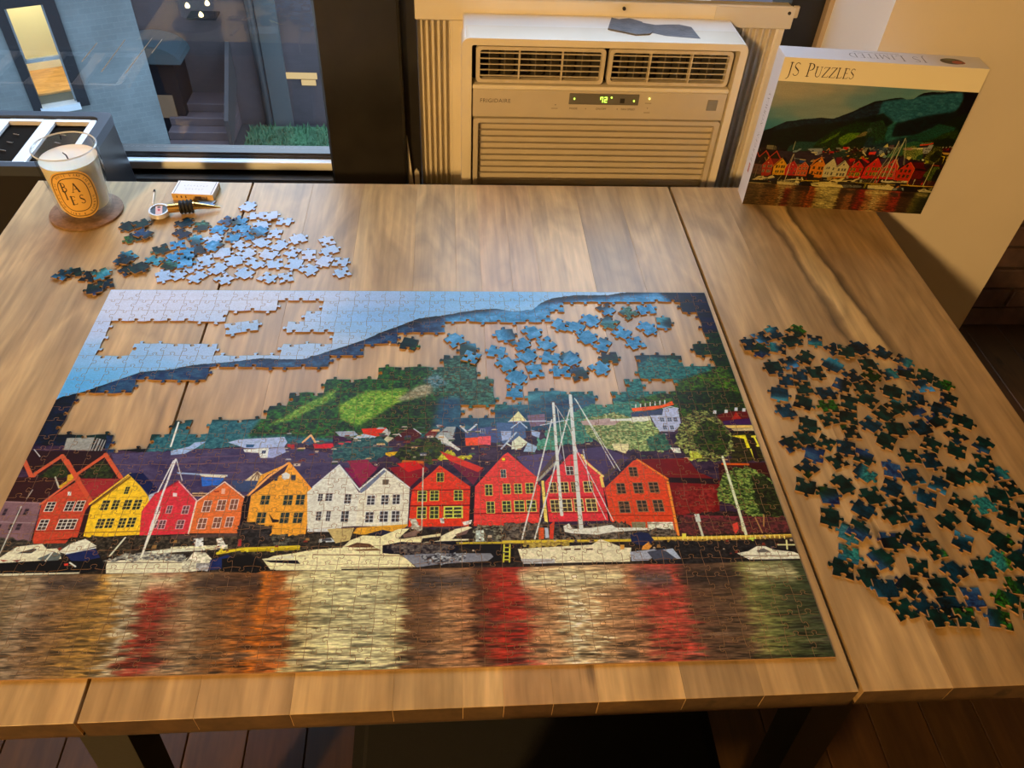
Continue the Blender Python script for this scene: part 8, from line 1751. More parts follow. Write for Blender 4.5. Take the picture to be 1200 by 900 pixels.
        for j, i in enumerate(row):
            col_ = 'pale sky' if kind_ == 'sky' else tint([('hole',36,21,0.492,0.2888,1.7,0.0),('hole',24,21,0.4803,0.2584,6.02,0.0),('hole',29,22,0.5243,0.2917,3.61,0.0),('hole',23,20,0.5094,0.2717,5.2,0.0),('hole',35,22,0.5403,0.273,3.7,0.0),('hole',33,21,0.5151,0.2518,5.36,0.0),('hole',30,22,0.5431,0.2472,5.95,0.0),('hole',22,20,0.5663,0.2458,3.82,0.0),('hole',26,21,0.4897,0.2363,2.12,0.0),('hole',34,22,0.5009,0.215,0.95,0.0),('hole',23,21,0.5232,0.2245,0.18,0.0),('hole',25,21,0.4975,0.1928,3.06,0.0),('hole',31,23,0.5541,0.2239,4.6,0.0),('hole',21,19,0.5733,0.2197,0.26,0.0),('hole',31,22,0.5624,0.3076,4.19,0.0),('hole',34,21,0.5803,0.3,2.6,0.0),('hole',30,23,0.5982,0.3141,2.28,0.0),('hole',37,22,0.622,0.3368,2.09,0.0),('hole',33,17,0.6233,0.3105,5.7,0.0),('hole',24,17,0.6501,0.3283,2.17,0.0),('hole',36,23,0.6733,0.3357,4.92,0.0),('hole',30,21,0.5909,0.2827,0.47,0.0),('hole',35,21,0.6085,0.2701,2.58,0.0),('hole',28,20,0.6357,0.2926,3.99,0.0),('hole',34,23,0.6492,0.2727,3.45,0.0),('hole',25,20,0.6676,0.2987,0.6,0.0),('hole',25,18,0.6912,0.3099,3.07,0.0),('hole',38,20,0.6138,0.2463,6.27,0.0),('hole',32,21,0.5981,0.2291,5.29,0.0),('hole',27,19,0.431,0.2783,3.79,0.0),('hole',36,22,0.4496,0.2471,4.28,0.0021),('holedark',12,15,0.3769,0.2727,6.04,0.0),('sky',13,23,0.1393,0.5675,2.61,0.0),('sky',12,23,0.1571,0.5439,4.8,0.0),('sky',11,23,0.175,0.5423,4.9,0.0021),('sky',12,22,0.1952,0.5296,1.49,0.0),('sky',11,22,0.165,0.5192,5.08,0.0),('sky',10,22,0.1883,0.4987,3.11,0.0),('sky',9,22,0.2204,0.4871,0.58,0.0),('sky',8,22,0.2599,0.4824,5.13,0.0),('sky',11,21,0.2659,0.461,5.22,0.0),('sky',10,21,0.1075,0.4862,2.17,0.0),('sky',9,21,0.1739,0.4805,0.78,0.0),('sky',8,21,0.197,0.472,2.61,0.0),('sky',7,21,0.1476,0.4716,5.71,0.0),('sky',6,21,0.2177,0.4575,5.83,0.0),('sky',5,21,0.1567,0.4536,5.46,0.0),('sky',4,21,0.1257,0.4553,1.79,0.0),('sky',3,21,0.1869,0.4522,1.25,0.0),('sky',2,21,0.239,0.4511,3.3,0.0),('sky',1,21,0.2619,0.4366,2.77,0.0),('sky',14,20,0.109,0.4379,3.6,0.0),('sky',13,20,0.1439,0.4364,5.03,0.0),('sky',12,20,0.1721,0.4314,0.95,0.0),('sky',11,20,0.1988,0.4322,4.97,0.0),('sky',10,20,0.2223,0.4307,1.41,0.0),('sky',9,20,0.2814,0.4353,3.0,0.0),('sky',8,20,0.097,0.4227,5.35,0.0),('sky',7,20,0.1264,0.4206,5.65,0.0),('sky',6,20,0.2423,0.4176,0.79,0.0),('sky',5,20,0.1633,0.4105,4.07,0.0),('sky',4,20,0.2873,0.4122,3.59,0.0),('sky',3,20,0.1052,0.4027,1.05,0.0),('sky',2,20,0.1931,0.4015,1.03,0.0),('sky',1,20,0.1392,0.3989,5.47,0.0),('sky',11,19,0.2163,0.4015,3.44,0.0),('sky',10,19,0.0803,0.5759,5.95,0.0),('sky',9,19,0.0635,0.4042,0.34,0.0),('sky',8,19,0.0798,0.4077,5.56,0.0),('blue',38,21,0.0635,0.4992,4.02,0.0),('blue',26,18,0.0862,0.4836,5.27,0.0),('blue',29,21,0.0651,0.4727,1.91,0.0),('blue',37,21,0.0935,0.4592,0.49,0.0),('blue',24,18,0.0458,0.4628,0.56,0.0),('blue',25,17,0.0446,0.4375,4.31,0.0),('blue',31,21,0.0675,0.447,3.92,0.0),('blue',29,20,0.0828,0.4494,0.25,0.0021),('blue',37,18,0.0668,0.4283,2.73,0.0),('blue',30,20,0.0838,0.4287,3.42,0.0021),('blue',21,18,0.0852,0.5166,3.15,0.0),('blue',21,20,0.1186,0.531,2.65,0.0),('blue',24,19,0.1338,0.5311,5.75,0.0),('blue',26,19,0.1404,0.5119,4.5,0.0),('blue',28,21,0.1119,0.5075,1.25,0.0),('blue',31,20,0.133,0.4918,3.1,0.0),('blue',22,21,0.1569,0.4951,1.98,0.0),('blue',32,20,0.166,0.5014,5.51,0.0021),('blue',28,19,0.1129,0.4673,1.12,0.0021),('stopper',33,18,0.0611,0.5254,0.73,0.0),('stray',8,14,-0.0099,0.5156,1.02,0.0),('stray',2,13,0.0044,0.5191,2.12,0.0021),('stray',16,17,0.0035,0.487,5.25,0.0),('stray',9,17,0.0156,0.4946,1.15,0.0021),('stray',26,16,0.0082,0.4467,3.86,0.0),('stray',35,20,0.0057,0.4372,1.36,0.0021),('stray',7,16,0.0166,0.416,2.32,0.0),('stray',2,14,0.0292,0.4192,2.35,0.0021),('stray',6,13,-0.0486,0.4099,3.55,0.0),('stray',30,19,-0.0604,0.4043,2.74,0.0021),('stray',34,19,-0.0276,0.4025,6.08,0.0),('stray',25,15,-0.014,0.4066,5.29,0.0021),('stray',32,18,-0.0022,0.3873,0.38,0.0),('stray',3,15,-0.0116,0.3767,3.43,0.0021),('heap',34,20,0.8081,0.2819,1.97,0.0),('heap',6,15,0.8442,0.2737,4.96,0.0),('heap',17,18,0.7991,0.2574,2.34,0.0),('heap',37,20,0.7876,0.266,0.06,0.0021),('heap',30,16,0.8227,0.2613,4.4,0.0),('heap',14,17,0.8068,0.2274,3.2,0.0),('heap',29,17,0.8914,0.2591,5.13,0.0),('heap',11,16,0.904,0.2539,6.06,0.0021),('heap',30,17,0.9503,0.2534,0.67,0.0),('heap',29,16,0.8003,0.1839,6.0,0.0),('heap',31,19,0.8005,0.1584,1.74,0.0),('heap',8,15,0.8088,0.119,3.38,0.0),('heap',10,16,0.8145,-0.0543,1.69,0.0),('heap',28,18,0.822,-0.0673,1.51,0.0021),('heap',23,14,0.8018,-0.0289,5.9,0.0),('heap',8,16,0.8467,-0.0656,0.67,0.0),('heap',28,17,0.8532,-0.0841,3.78,0.0),('heap',5,14,0.8613,-0.0985,1.6,0.0021),('heap',30,18,0.8766,-0.0873,3.25,0.0),('heap',20,18,0.8839,-0.0988,3.06,0.0021),('heap',18,18,0.916,-0.101,1.25,0.0),('heap',7,14,0.7985,0.0135,2.79,0.0),('heap',8,13,0.8122,-0.0062,5.74,0.0),('heap',11,17,0.8201,-0.0042,2.4,0.0021),('heap',18,19,0.902,-0.0778,3.13,0.0),('heap',31,18,0.8849,0.0033,3.05,0.0),('heap',3,14,0.8973,0.1115,2.47,0.0),('heap',33,19,0.9449,0.1303,0.26,0.0),('heap',11,14,0.8884,-0.0277,0.26,0.0),('heap',31,16,0.8563,0.0679,0.64,0.0),('heap',36,20,0.9801,0.1562,2.49,0.0),('heap',4,13,0.8775,-0.0675,4.76,0.0),('heap',26,17,0.8806,0.2311,3.93,0.0),('heap',9,16,0.8326,0.085,1.94,0.0),('heap',37,19,0.9201,0.2128,2.19,0.0),('heap',9,15,0.8511,0.2446,5.53,0.0),('heap',3,13,0.9453,0.1042,4.05,0.0),('heap',32,17,0.9869,-0.0301,0.92,0.0),('heap',4,12,0.8504,-0.0154,4.62,0.0),('heap',13,17,1.0041,0.1034,2.33,0.0),('heap',5,13,0.9111,0.152,2.22,0.0),('heap',31,17,0.837,0.0219,2.42,0.0),('heap',4,14,0.8177,0.1363,5.94,0.0),('heap',5,15,0.916,0.0898,6.18,0.0),('heap',10,14,0.8661,0.0136,3.35,0.0),('heap',6,16,0.8797,0.1976,0.95,0.0),('heap',34,16,0.9644,0.0223,1.77,0.0),('heap',2,15,0.8626,0.0892,5.7,0.0),('heap',36,19,0.7964,0.0756,5.32,0.0),('heap',17,17,0.852,0.1643,3.19,0.0),('heap',8,17,0.8118,0.0953,2.67,0.0),('heap',11,15,0.9933,0.0804,1.4,0.0),('heap',9,14,0.8796,0.0248,0.2,0.0),('heap',29,18,0.8968,-0.0518,5.2,0.0),('heap',27,17,0.8979,0.2129,5.09,0.0),('heap',12,17,0.8316,-0.035,1.97,0.0),('heap',33,20,0.9769,0.1946,3.27,0.0),('heap',35,19,0.8493,0.1032,1.28,0.0),('heap',28,16,0.8901,0.1374,2.25,0.0),('heap',27,16,0.8352,0.2163,2.89,0.0),('heap',35,16,0.9452,-0.0408,0.7,0.0),('heap',19,18,0.9518,-0.0673,4.68,0.0),('heap',15,17,0.8627,0.1257,3.14,0.0),('heap',4,15,0.8639,-0.0459,2.88,0.0),('heap',5,12,0.823,0.1693,5.8,0.0),('heap',14,16,0.9327,-0.0833,4.14,0.0),('heap',12,16,0.8437,0.1443,4.93,0.0),('heap',27,18,0.9284,0.0496,2.43,0.0),('heap',6,14,0.7868,0.0527,1.16,0.0),('heap',13,16,0.9858,0.2116,2.53,0.0),('heap',10,15,0.936,0.1859,1.08,0.0),('heap',17,19,0.887,0.0712,1.3,0.0),('heap',32,19,0.8768,0.048,2.49,0.0),('heap',7,15,0.9267,-0.0499,6.21,0.0),('heap',5,14,0.9407,0.0271,3.92,0.0),('heap',12,16,0.8294,0.1098,2.43,0.0),('heap',7,15,0.9855,0.0341,6.04,0.0),('heap',9,15,0.9184,0.0066,5.26,0.0),('heap',12,15,0.9602,-0.0197,0.65,0.0),('heap',4,12,0.9678,0.1412,5.11,0.0),('heap',11,16,0.901,0.1712,2.37,0.0),('heap',35,19,0.8563,0.184,0.08,0.0),('heap',10,14,0.9241,0.2309,1.57,0.0),('heap',9,16,1.0043,0.0441,3.32,0.0),('heap',14,17,0.9694,-0.0408,5.2,0.0),('heap',30,16,0.9708,0.2379,0.8,0.0),('heap',27,16,0.8155,0.208,2.94,0.0),('heap',2,15,0.9503,0.1592,3.48,0.0),('heap',24,18,0.975,0.0635,0.73,0.0),('heap',2,14,0.9161,0.129,1.49,0.0),('heap',35,19,0.9352,0.0835,1.64,0.0),('heap',6,14,0.8684,0.1457,4.42,0.0),('heap',7,16,0.9975,0.1721,1.01,0.0),('heap',31,19,0.9093,0.0347,1.06,0.0),('heap',4,12,0.9661,0.2176,4.38,0.0),('heap',36,19,0.9795,0.1167,1.98,0.0),('heap',30,16,0.9427,0.2149,1.79,0.0),('heap',16,17,0.9956,-0.0084,0.88,0.0),('heap',7,14,0.8266,0.053,3.57,0.0),('heap',8,15,0.9712,0.0971,2.6,0.0),('heap',30,16,0.9995,0.0638,1.72,0.0),('heap',4,13,0.9823,0.011,2.57,0.0),('heap',6,15,0.9492,0.0046,0.85,0.0),('heap',3,14,0.9975,0.1384,1.05,0.0),('heap',30,18,0.9248,0.2609,3.6,0.0),('heap',4,14,0.853,0.0386,3.33,0.0),('heap',7,16,0.8708,-0.0157,2.4,0.0),('heap',27,18,0.9218,-0.0175,5.65,0.0),('heap',9,16,1.0063,0.0155,2.95,0.0),('heap',10,15,0.9522,0.0611,2.55,0.0),('heap',11,15,0.8313,-0.0883,4.92,0.0),('heap',30,16,0.8736,0.2755,6.02,0.0),('heap',17,18,0.808,0.0397,2.99,0.0),('heap',34,20,0.8276,0.2361,3.46,0.0),('heap',5,13,0.8561,0.2195,1.65,0.0),('heap',16,17,0.8555,0.2933,2.25,0.0),('heap',5,15,0.8322,0.1941,1.59,0.0),('heap',28,16,0.9068,0.0602,0.19,0.0),('heap',6,13,0.9283,0.1617,2.11,0.0),('heap',29,18,0.9582,0.1745,4.35,0.0),('heap',9,15,0.8771,0.1697,2.72,0.0),('heap',7,16,0.7897,0.1083,1.96,0.0),('heap',37,19,0.9492,-0.0964,2.77,0.0),('heap',32,17,0.8265,0.29,3.4,0.0),('heap',9,15,0.9048,0.1936,1.75,0.0),('heap',12,16,0.9704,-0.0641,5.87,0.0),('heap',9,14,0.7918,-0.0448,2.74,0.0),('heap',14,16,1.001,0.1982,1.04,0.0)][i][1], [('hole',36,21,0.492,0.2888,1.7,0.0),('hole',24,21,0.4803,0.2584,6.02,0.0),('hole',29,22,0.5243,0.2917,3.61,0.0),('hole',23,20,0.5094,0.2717,5.2,0.0),('hole',35,22,0.5403,0.273,3.7,0.0),('hole',33,21,0.5151,0.2518,5.36,0.0),('hole',30,22,0.5431,0.2472,5.95,0.0),('hole',22,20,0.5663,0.2458,3.82,0.0),('hole',26,21,0.4897,0.2363,2.12,0.0),('hole',34,22,0.5009,0.215,0.95,0.0),('hole',23,21,0.5232,0.2245,0.18,0.0),('hole',25,21,0.4975,0.1928,3.06,0.0),('hole',31,23,0.5541,0.2239,4.6,0.0),('hole',21,19,0.5733,0.2197,0.26,0.0),('hole',31,22,0.5624,0.3076,4.19,0.0),('hole',34,21,0.5803,0.3,2.6,0.0),('hole',30,23,0.5982,0.3141,2.28,0.0),('hole',37,22,0.622,0.3368,2.09,0.0),('hole',33,17,0.6233,0.3105,5.7,0.0),('hole',24,17,0.6501,0.3283,2.17,0.0),('hole',36,23,0.6733,0.3357,4.92,0.0),('hole',30,21,0.5909,0.2827,0.47,0.0),('hole',35,21,0.6085,0.2701,2.58,0.0),('hole',28,20,0.6357,0.2926,3.99,0.0),('hole',34,23,0.6492,0.2727,3.45,0.0),('hole',25,20,0.6676,0.2987,0.6,0.0),('hole',25,18,0.6912,0.3099,3.07,0.0),('hole',38,20,0.6138,0.2463,6.27,0.0),('hole',32,21,0.5981,0.2291,5.29,0.0),('hole',27,19,0.431,0.2783,3.79,0.0),('hole',36,22,0.4496,0.2471,4.28,0.0021),('holedark',12,15,0.3769,0.2727,6.04,0.0),('sky',13,23,0.1393,0.5675,2.61,0.0),('sky',12,23,0.1571,0.5439,4.8,0.0),('sky',11,23,0.175,0.5423,4.9,0.0021),('sky',12,22,0.1952,0.5296,1.49,0.0),('sky',11,22,0.165,0.5192,5.08,0.0),('sky',10,22,0.1883,0.4987,3.11,0.0),('sky',9,22,0.2204,0.4871,0.58,0.0),('sky',8,22,0.2599,0.4824,5.13,0.0),('sky',11,21,0.2659,0.461,5.22,0.0),('sky',10,21,0.1075,0.4862,2.17,0.0),('sky',9,21,0.1739,0.4805,0.78,0.0),('sky',8,21,0.197,0.472,2.61,0.0),('sky',7,21,0.1476,0.4716,5.71,0.0),('sky',6,21,0.2177,0.4575,5.83,0.0),('sky',5,21,0.1567,0.4536,5.46,0.0),('sky',4,21,0.1257,0.4553,1.79,0.0),('sky',3,21,0.1869,0.4522,1.25,0.0),('sky',2,21,0.239,0.4511,3.3,0.0),('sky',1,21,0.2619,0.4366,2.77,0.0),('sky',14,20,0.109,0.4379,3.6,0.0),('sky',13,20,0.1439,0.4364,5.03,0.0),('sky',12,20,0.1721,0.4314,0.95,0.0),('sky',11,20,0.1988,0.4322,4.97,0.0),('sky',10,20,0.2223,0.4307,1.41,0.0),('sky',9,20,0.2814,0.4353,3.0,0.0),('sky',8,20,0.097,0.4227,5.35,0.0),('sky',7,20,0.1264,0.4206,5.65,0.0),('sky',6,20,0.2423,0.4176,0.79,0.0),('sky',5,20,0.1633,0.4105,4.07,0.0),('sky',4,20,0.2873,0.4122,3.59,0.0),('sky',3,20,0.1052,0.4027,1.05,0.0),('sky',2,20,0.1931,0.4015,1.03,0.0),('sky',1,20,0.1392,0.3989,5.47,0.0),('sky',11,19,0.2163,0.4015,3.44,0.0),('sky',10,19,0.0803,0.5759,5.95,0.0),('sky',9,19,0.0635,0.4042,0.34,0.0),('sky',8,19,0.0798,0.4077,5.56,0.0),('blue',38,21,0.0635,0.4992,4.02,0.0),('blue',26,18,0.0862,0.4836,5.27,0.0),('blue',29,21,0.0651,0.4727,1.91,0.0),('blue',37,21,0.0935,0.4592,0.49,0.0),('blue',24,18,0.0458,0.4628,0.56,0.0),('blue',25,17,0.0446,0.4375,4.31,0.0),('blue',31,21,0.0675,0.447,3.92,0.0),('blue',29,20,0.0828,0.4494,0.25,0.0021),('blue',37,18,0.0668,0.4283,2.73,0.0),('blue',30,20,0.0838,0.4287,3.42,0.0021),('blue',21,18,0.0852,0.5166,3.15,0.0),('blue',21,20,0.1186,0.531,2.65,0.0),('blue',24,19,0.1338,0.5311,5.75,0.0),('blue',26,19,0.1404,0.5119,4.5,0.0),('blue',28,21,0.1119,0.5075,1.25,0.0),('blue',31,20,0.133,0.4918,3.1,0.0),('blue',22,21,0.1569,0.4951,1.98,0.0),('blue',32,20,0.166,0.5014,5.51,0.0021),('blue',28,19,0.1129,0.4673,1.12,0.0021),('stopper',33,18,0.0611,0.5254,0.73,0.0),('stray',8,14,-0.0099,0.5156,1.02,0.0),('stray',2,13,0.0044,0.5191,2.12,0.0021),('stray',16,17,0.0035,0.487,5.25,0.0),('stray',9,17,0.0156,0.4946,1.15,0.0021),('stray',26,16,0.0082,0.4467,3.86,0.0),('stray',35,20,0.0057,0.4372,1.36,0.0021),('stray',7,16,0.0166,0.416,2.32,0.0),('stray',2,14,0.0292,0.4192,2.35,0.0021),('stray',6,13,-0.0486,0.4099,3.55,0.0),('stray',30,19,-0.0604,0.4043,2.74,0.0021),('stray',34,19,-0.0276,0.4025,6.08,0.0),('stray',25,15,-0.014,0.4066,5.29,0.0021),('stray',32,18,-0.0022,0.3873,0.38,0.0),('stray',3,15,-0.0116,0.3767,3.43,0.0021),('heap',34,20,0.8081,0.2819,1.97,0.0),('heap',6,15,0.8442,0.2737,4.96,0.0),('heap',17,18,0.7991,0.2574,2.34,0.0),('heap',37,20,0.7876,0.266,0.06,0.0021),('heap',30,16,0.8227,0.2613,4.4,0.0),('heap',14,17,0.8068,0.2274,3.2,0.0),('heap',29,17,0.8914,0.2591,5.13,0.0),('heap',11,16,0.904,0.2539,6.06,0.0021),('heap',30,17,0.9503,0.2534,0.67,0.0),('heap',29,16,0.8003,0.1839,6.0,0.0),('heap',31,19,0.8005,0.1584,1.74,0.0),('heap',8,15,0.8088,0.119,3.38,0.0),('heap',10,16,0.8145,-0.0543,1.69,0.0),('heap',28,18,0.822,-0.0673,1.51,0.0021),('heap',23,14,0.8018,-0.0289,5.9,0.0),('heap',8,16,0.8467,-0.0656,0.67,0.0),('heap',28,17,0.8532,-0.0841,3.78,0.0),('heap',5,14,0.8613,-0.0985,1.6,0.0021),('heap',30,18,0.8766,-0.0873,3.25,0.0),('heap',20,18,0.8839,-0.0988,3.06,0.0021),('heap',18,18,0.916,-0.101,1.25,0.0),('heap',7,14,0.7985,0.0135,2.79,0.0),('heap',8,13,0.8122,-0.0062,5.74,0.0),('heap',11,17,0.8201,-0.0042,2.4,0.0021),('heap',18,19,0.902,-0.0778,3.13,0.0),('heap',31,18,0.8849,0.0033,3.05,0.0),('heap',3,14,0.8973,0.1115,2.47,0.0),('heap',33,19,0.9449,0.1303,0.26,0.0),('heap',11,14,0.8884,-0.0277,0.26,0.0),('heap',31,16,0.8563,0.0679,0.64,0.0),('heap',36,20,0.9801,0.1562,2.49,0.0),('heap',4,13,0.8775,-0.0675,4.76,0.0),('heap',26,17,0.8806,0.2311,3.93,0.0),('heap',9,16,0.8326,0.085,1.94,0.0),('heap',37,19,0.9201,0.2128,2.19,0.0),('heap',9,15,0.8511,0.2446,5.53,0.0),('heap',3,13,0.9453,0.1042,4.05,0.0),('heap',32,17,0.9869,-0.0301,0.92,0.0),('heap',4,12,0.8504,-0.0154,4.62,0.0),('heap',13,17,1.0041,0.1034,2.33,0.0),('heap',5,13,0.9111,0.152,2.22,0.0),('heap',31,17,0.837,0.0219,2.42,0.0),('heap',4,14,0.8177,0.1363,5.94,0.0),('heap',5,15,0.916,0.0898,6.18,0.0),('heap',10,14,0.8661,0.0136,3.35,0.0),('heap',6,16,0.8797,0.1976,0.95,0.0),('heap',34,16,0.9644,0.0223,1.77,0.0),('heap',2,15,0.8626,0.0892,5.7,0.0),('heap',36,19,0.7964,0.0756,5.32,0.0),('heap',17,17,0.852,0.1643,3.19,0.0),('heap',8,17,0.8118,0.0953,2.67,0.0),('heap',11,15,0.9933,0.0804,1.4,0.0),('heap',9,14,0.8796,0.0248,0.2,0.0),('heap',29,18,0.8968,-0.0518,5.2,0.0),('heap',27,17,0.8979,0.2129,5.09,0.0),('heap',12,17,0.8316,-0.035,1.97,0.0),('heap',33,20,0.9769,0.1946,3.27,0.0),('heap',35,19,0.8493,0.1032,1.28,0.0),('heap',28,16,0.8901,0.1374,2.25,0.0),('heap',27,16,0.8352,0.2163,2.89,0.0),('heap',35,16,0.9452,-0.0408,0.7,0.0),('heap',19,18,0.9518,-0.0673,4.68,0.0),('heap',15,17,0.8627,0.1257,3.14,0.0),('heap',4,15,0.8639,-0.0459,2.88,0.0),('heap',5,12,0.823,0.1693,5.8,0.0),('heap',14,16,0.9327,-0.0833,4.14,0.0),('heap',12,16,0.8437,0.1443,4.93,0.0),('heap',27,18,0.9284,0.0496,2.43,0.0),('heap',6,14,0.7868,0.0527,1.16,0.0),('heap',13,16,0.9858,0.2116,2.53,0.0),('heap',10,15,0.936,0.1859,1.08,0.0),('heap',17,19,0.887,0.0712,1.3,0.0),('heap',32,19,0.8768,0.048,2.49,0.0),('heap',7,15,0.9267,-0.0499,6.21,0.0),('heap',5,14,0.9407,0.0271,3.92,0.0),('heap',12,16,0.8294,0.1098,2.43,0.0),('heap',7,15,0.9855,0.0341,6.04,0.0),('heap',9,15,0.9184,0.0066,5.26,0.0),('heap',12,15,0.9602,-0.0197,0.65,0.0),('heap',4,12,0.9678,0.1412,5.11,0.0),('heap',11,16,0.901,0.1712,2.37,0.0),('heap',35,19,0.8563,0.184,0.08,0.0),('heap',10,14,0.9241,0.2309,1.57,0.0),('heap',9,16,1.0043,0.0441,3.32,0.0),('heap',14,17,0.9694,-0.0408,5.2,0.0),('heap',30,16,0.9708,0.2379,0.8,0.0),('heap',27,16,0.8155,0.208,2.94,0.0),('heap',2,15,0.9503,0.1592,3.48,0.0),('heap',24,18,0.975,0.0635,0.73,0.0),('heap',2,14,0.9161,0.129,1.49,0.0),('heap',35,19,0.9352,0.0835,1.64,0.0),('heap',6,14,0.8684,0.1457,4.42,0.0),('heap',7,16,0.9975,0.1721,1.01,0.0),('heap',31,19,0.9093,0.0347,1.06,0.0),('heap',4,12,0.9661,0.2176,4.38,0.0),('heap',36,19,0.9795,0.1167,1.98,0.0),('heap',30,16,0.9427,0.2149,1.79,0.0),('heap',16,17,0.9956,-0.0084,0.88,0.0),('heap',7,14,0.8266,0.053,3.57,0.0),('heap',8,15,0.9712,0.0971,2.6,0.0),('heap',30,16,0.9995,0.0638,1.72,0.0),('heap',4,13,0.9823,0.011,2.57,0.0),('heap',6,15,0.9492,0.0046,0.85,0.0),('heap',3,14,0.9975,0.1384,1.05,0.0),('heap',30,18,0.9248,0.2609,3.6,0.0),('heap',4,14,0.853,0.0386,3.33,0.0),('heap',7,16,0.8708,-0.0157,2.4,0.0),('heap',27,18,0.9218,-0.0175,5.65,0.0),('heap',9,16,1.0063,0.0155,2.95,0.0),('heap',10,15,0.9522,0.0611,2.55,0.0),('heap',11,15,0.8313,-0.0883,4.92,0.0),('heap',30,16,0.8736,0.2755,6.02,0.0),('heap',17,18,0.808,0.0397,2.99,0.0),('heap',34,20,0.8276,0.2361,3.46,0.0),('heap',5,13,0.8561,0.2195,1.65,0.0),('heap',16,17,0.8555,0.2933,2.25,0.0),('heap',5,15,0.8322,0.1941,1.59,0.0),('heap',28,16,0.9068,0.0602,0.19,0.0),('heap',6,13,0.9283,0.1617,2.11,0.0),('heap',29,18,0.9582,0.1745,4.35,0.0),('heap',9,15,0.8771,0.1697,2.72,0.0),('heap',7,16,0.7897,0.1083,1.96,0.0),('heap',37,19,0.9492,-0.0964,2.77,0.0),('heap',32,17,0.8265,0.29,3.4,0.0),('heap',9,15,0.9048,0.1936,1.75,0.0),('heap',12,16,0.9704,-0.0641,5.87,0.0),('heap',9,14,0.7918,-0.0448,2.74,0.0),('heap',14,16,1.001,0.1982,1.04,0.0)][i][2])
            names[i] = '%s piece, %s from left in %s back row %s' % (col_, ORD[j], ORD[k_], where)
ns = 0
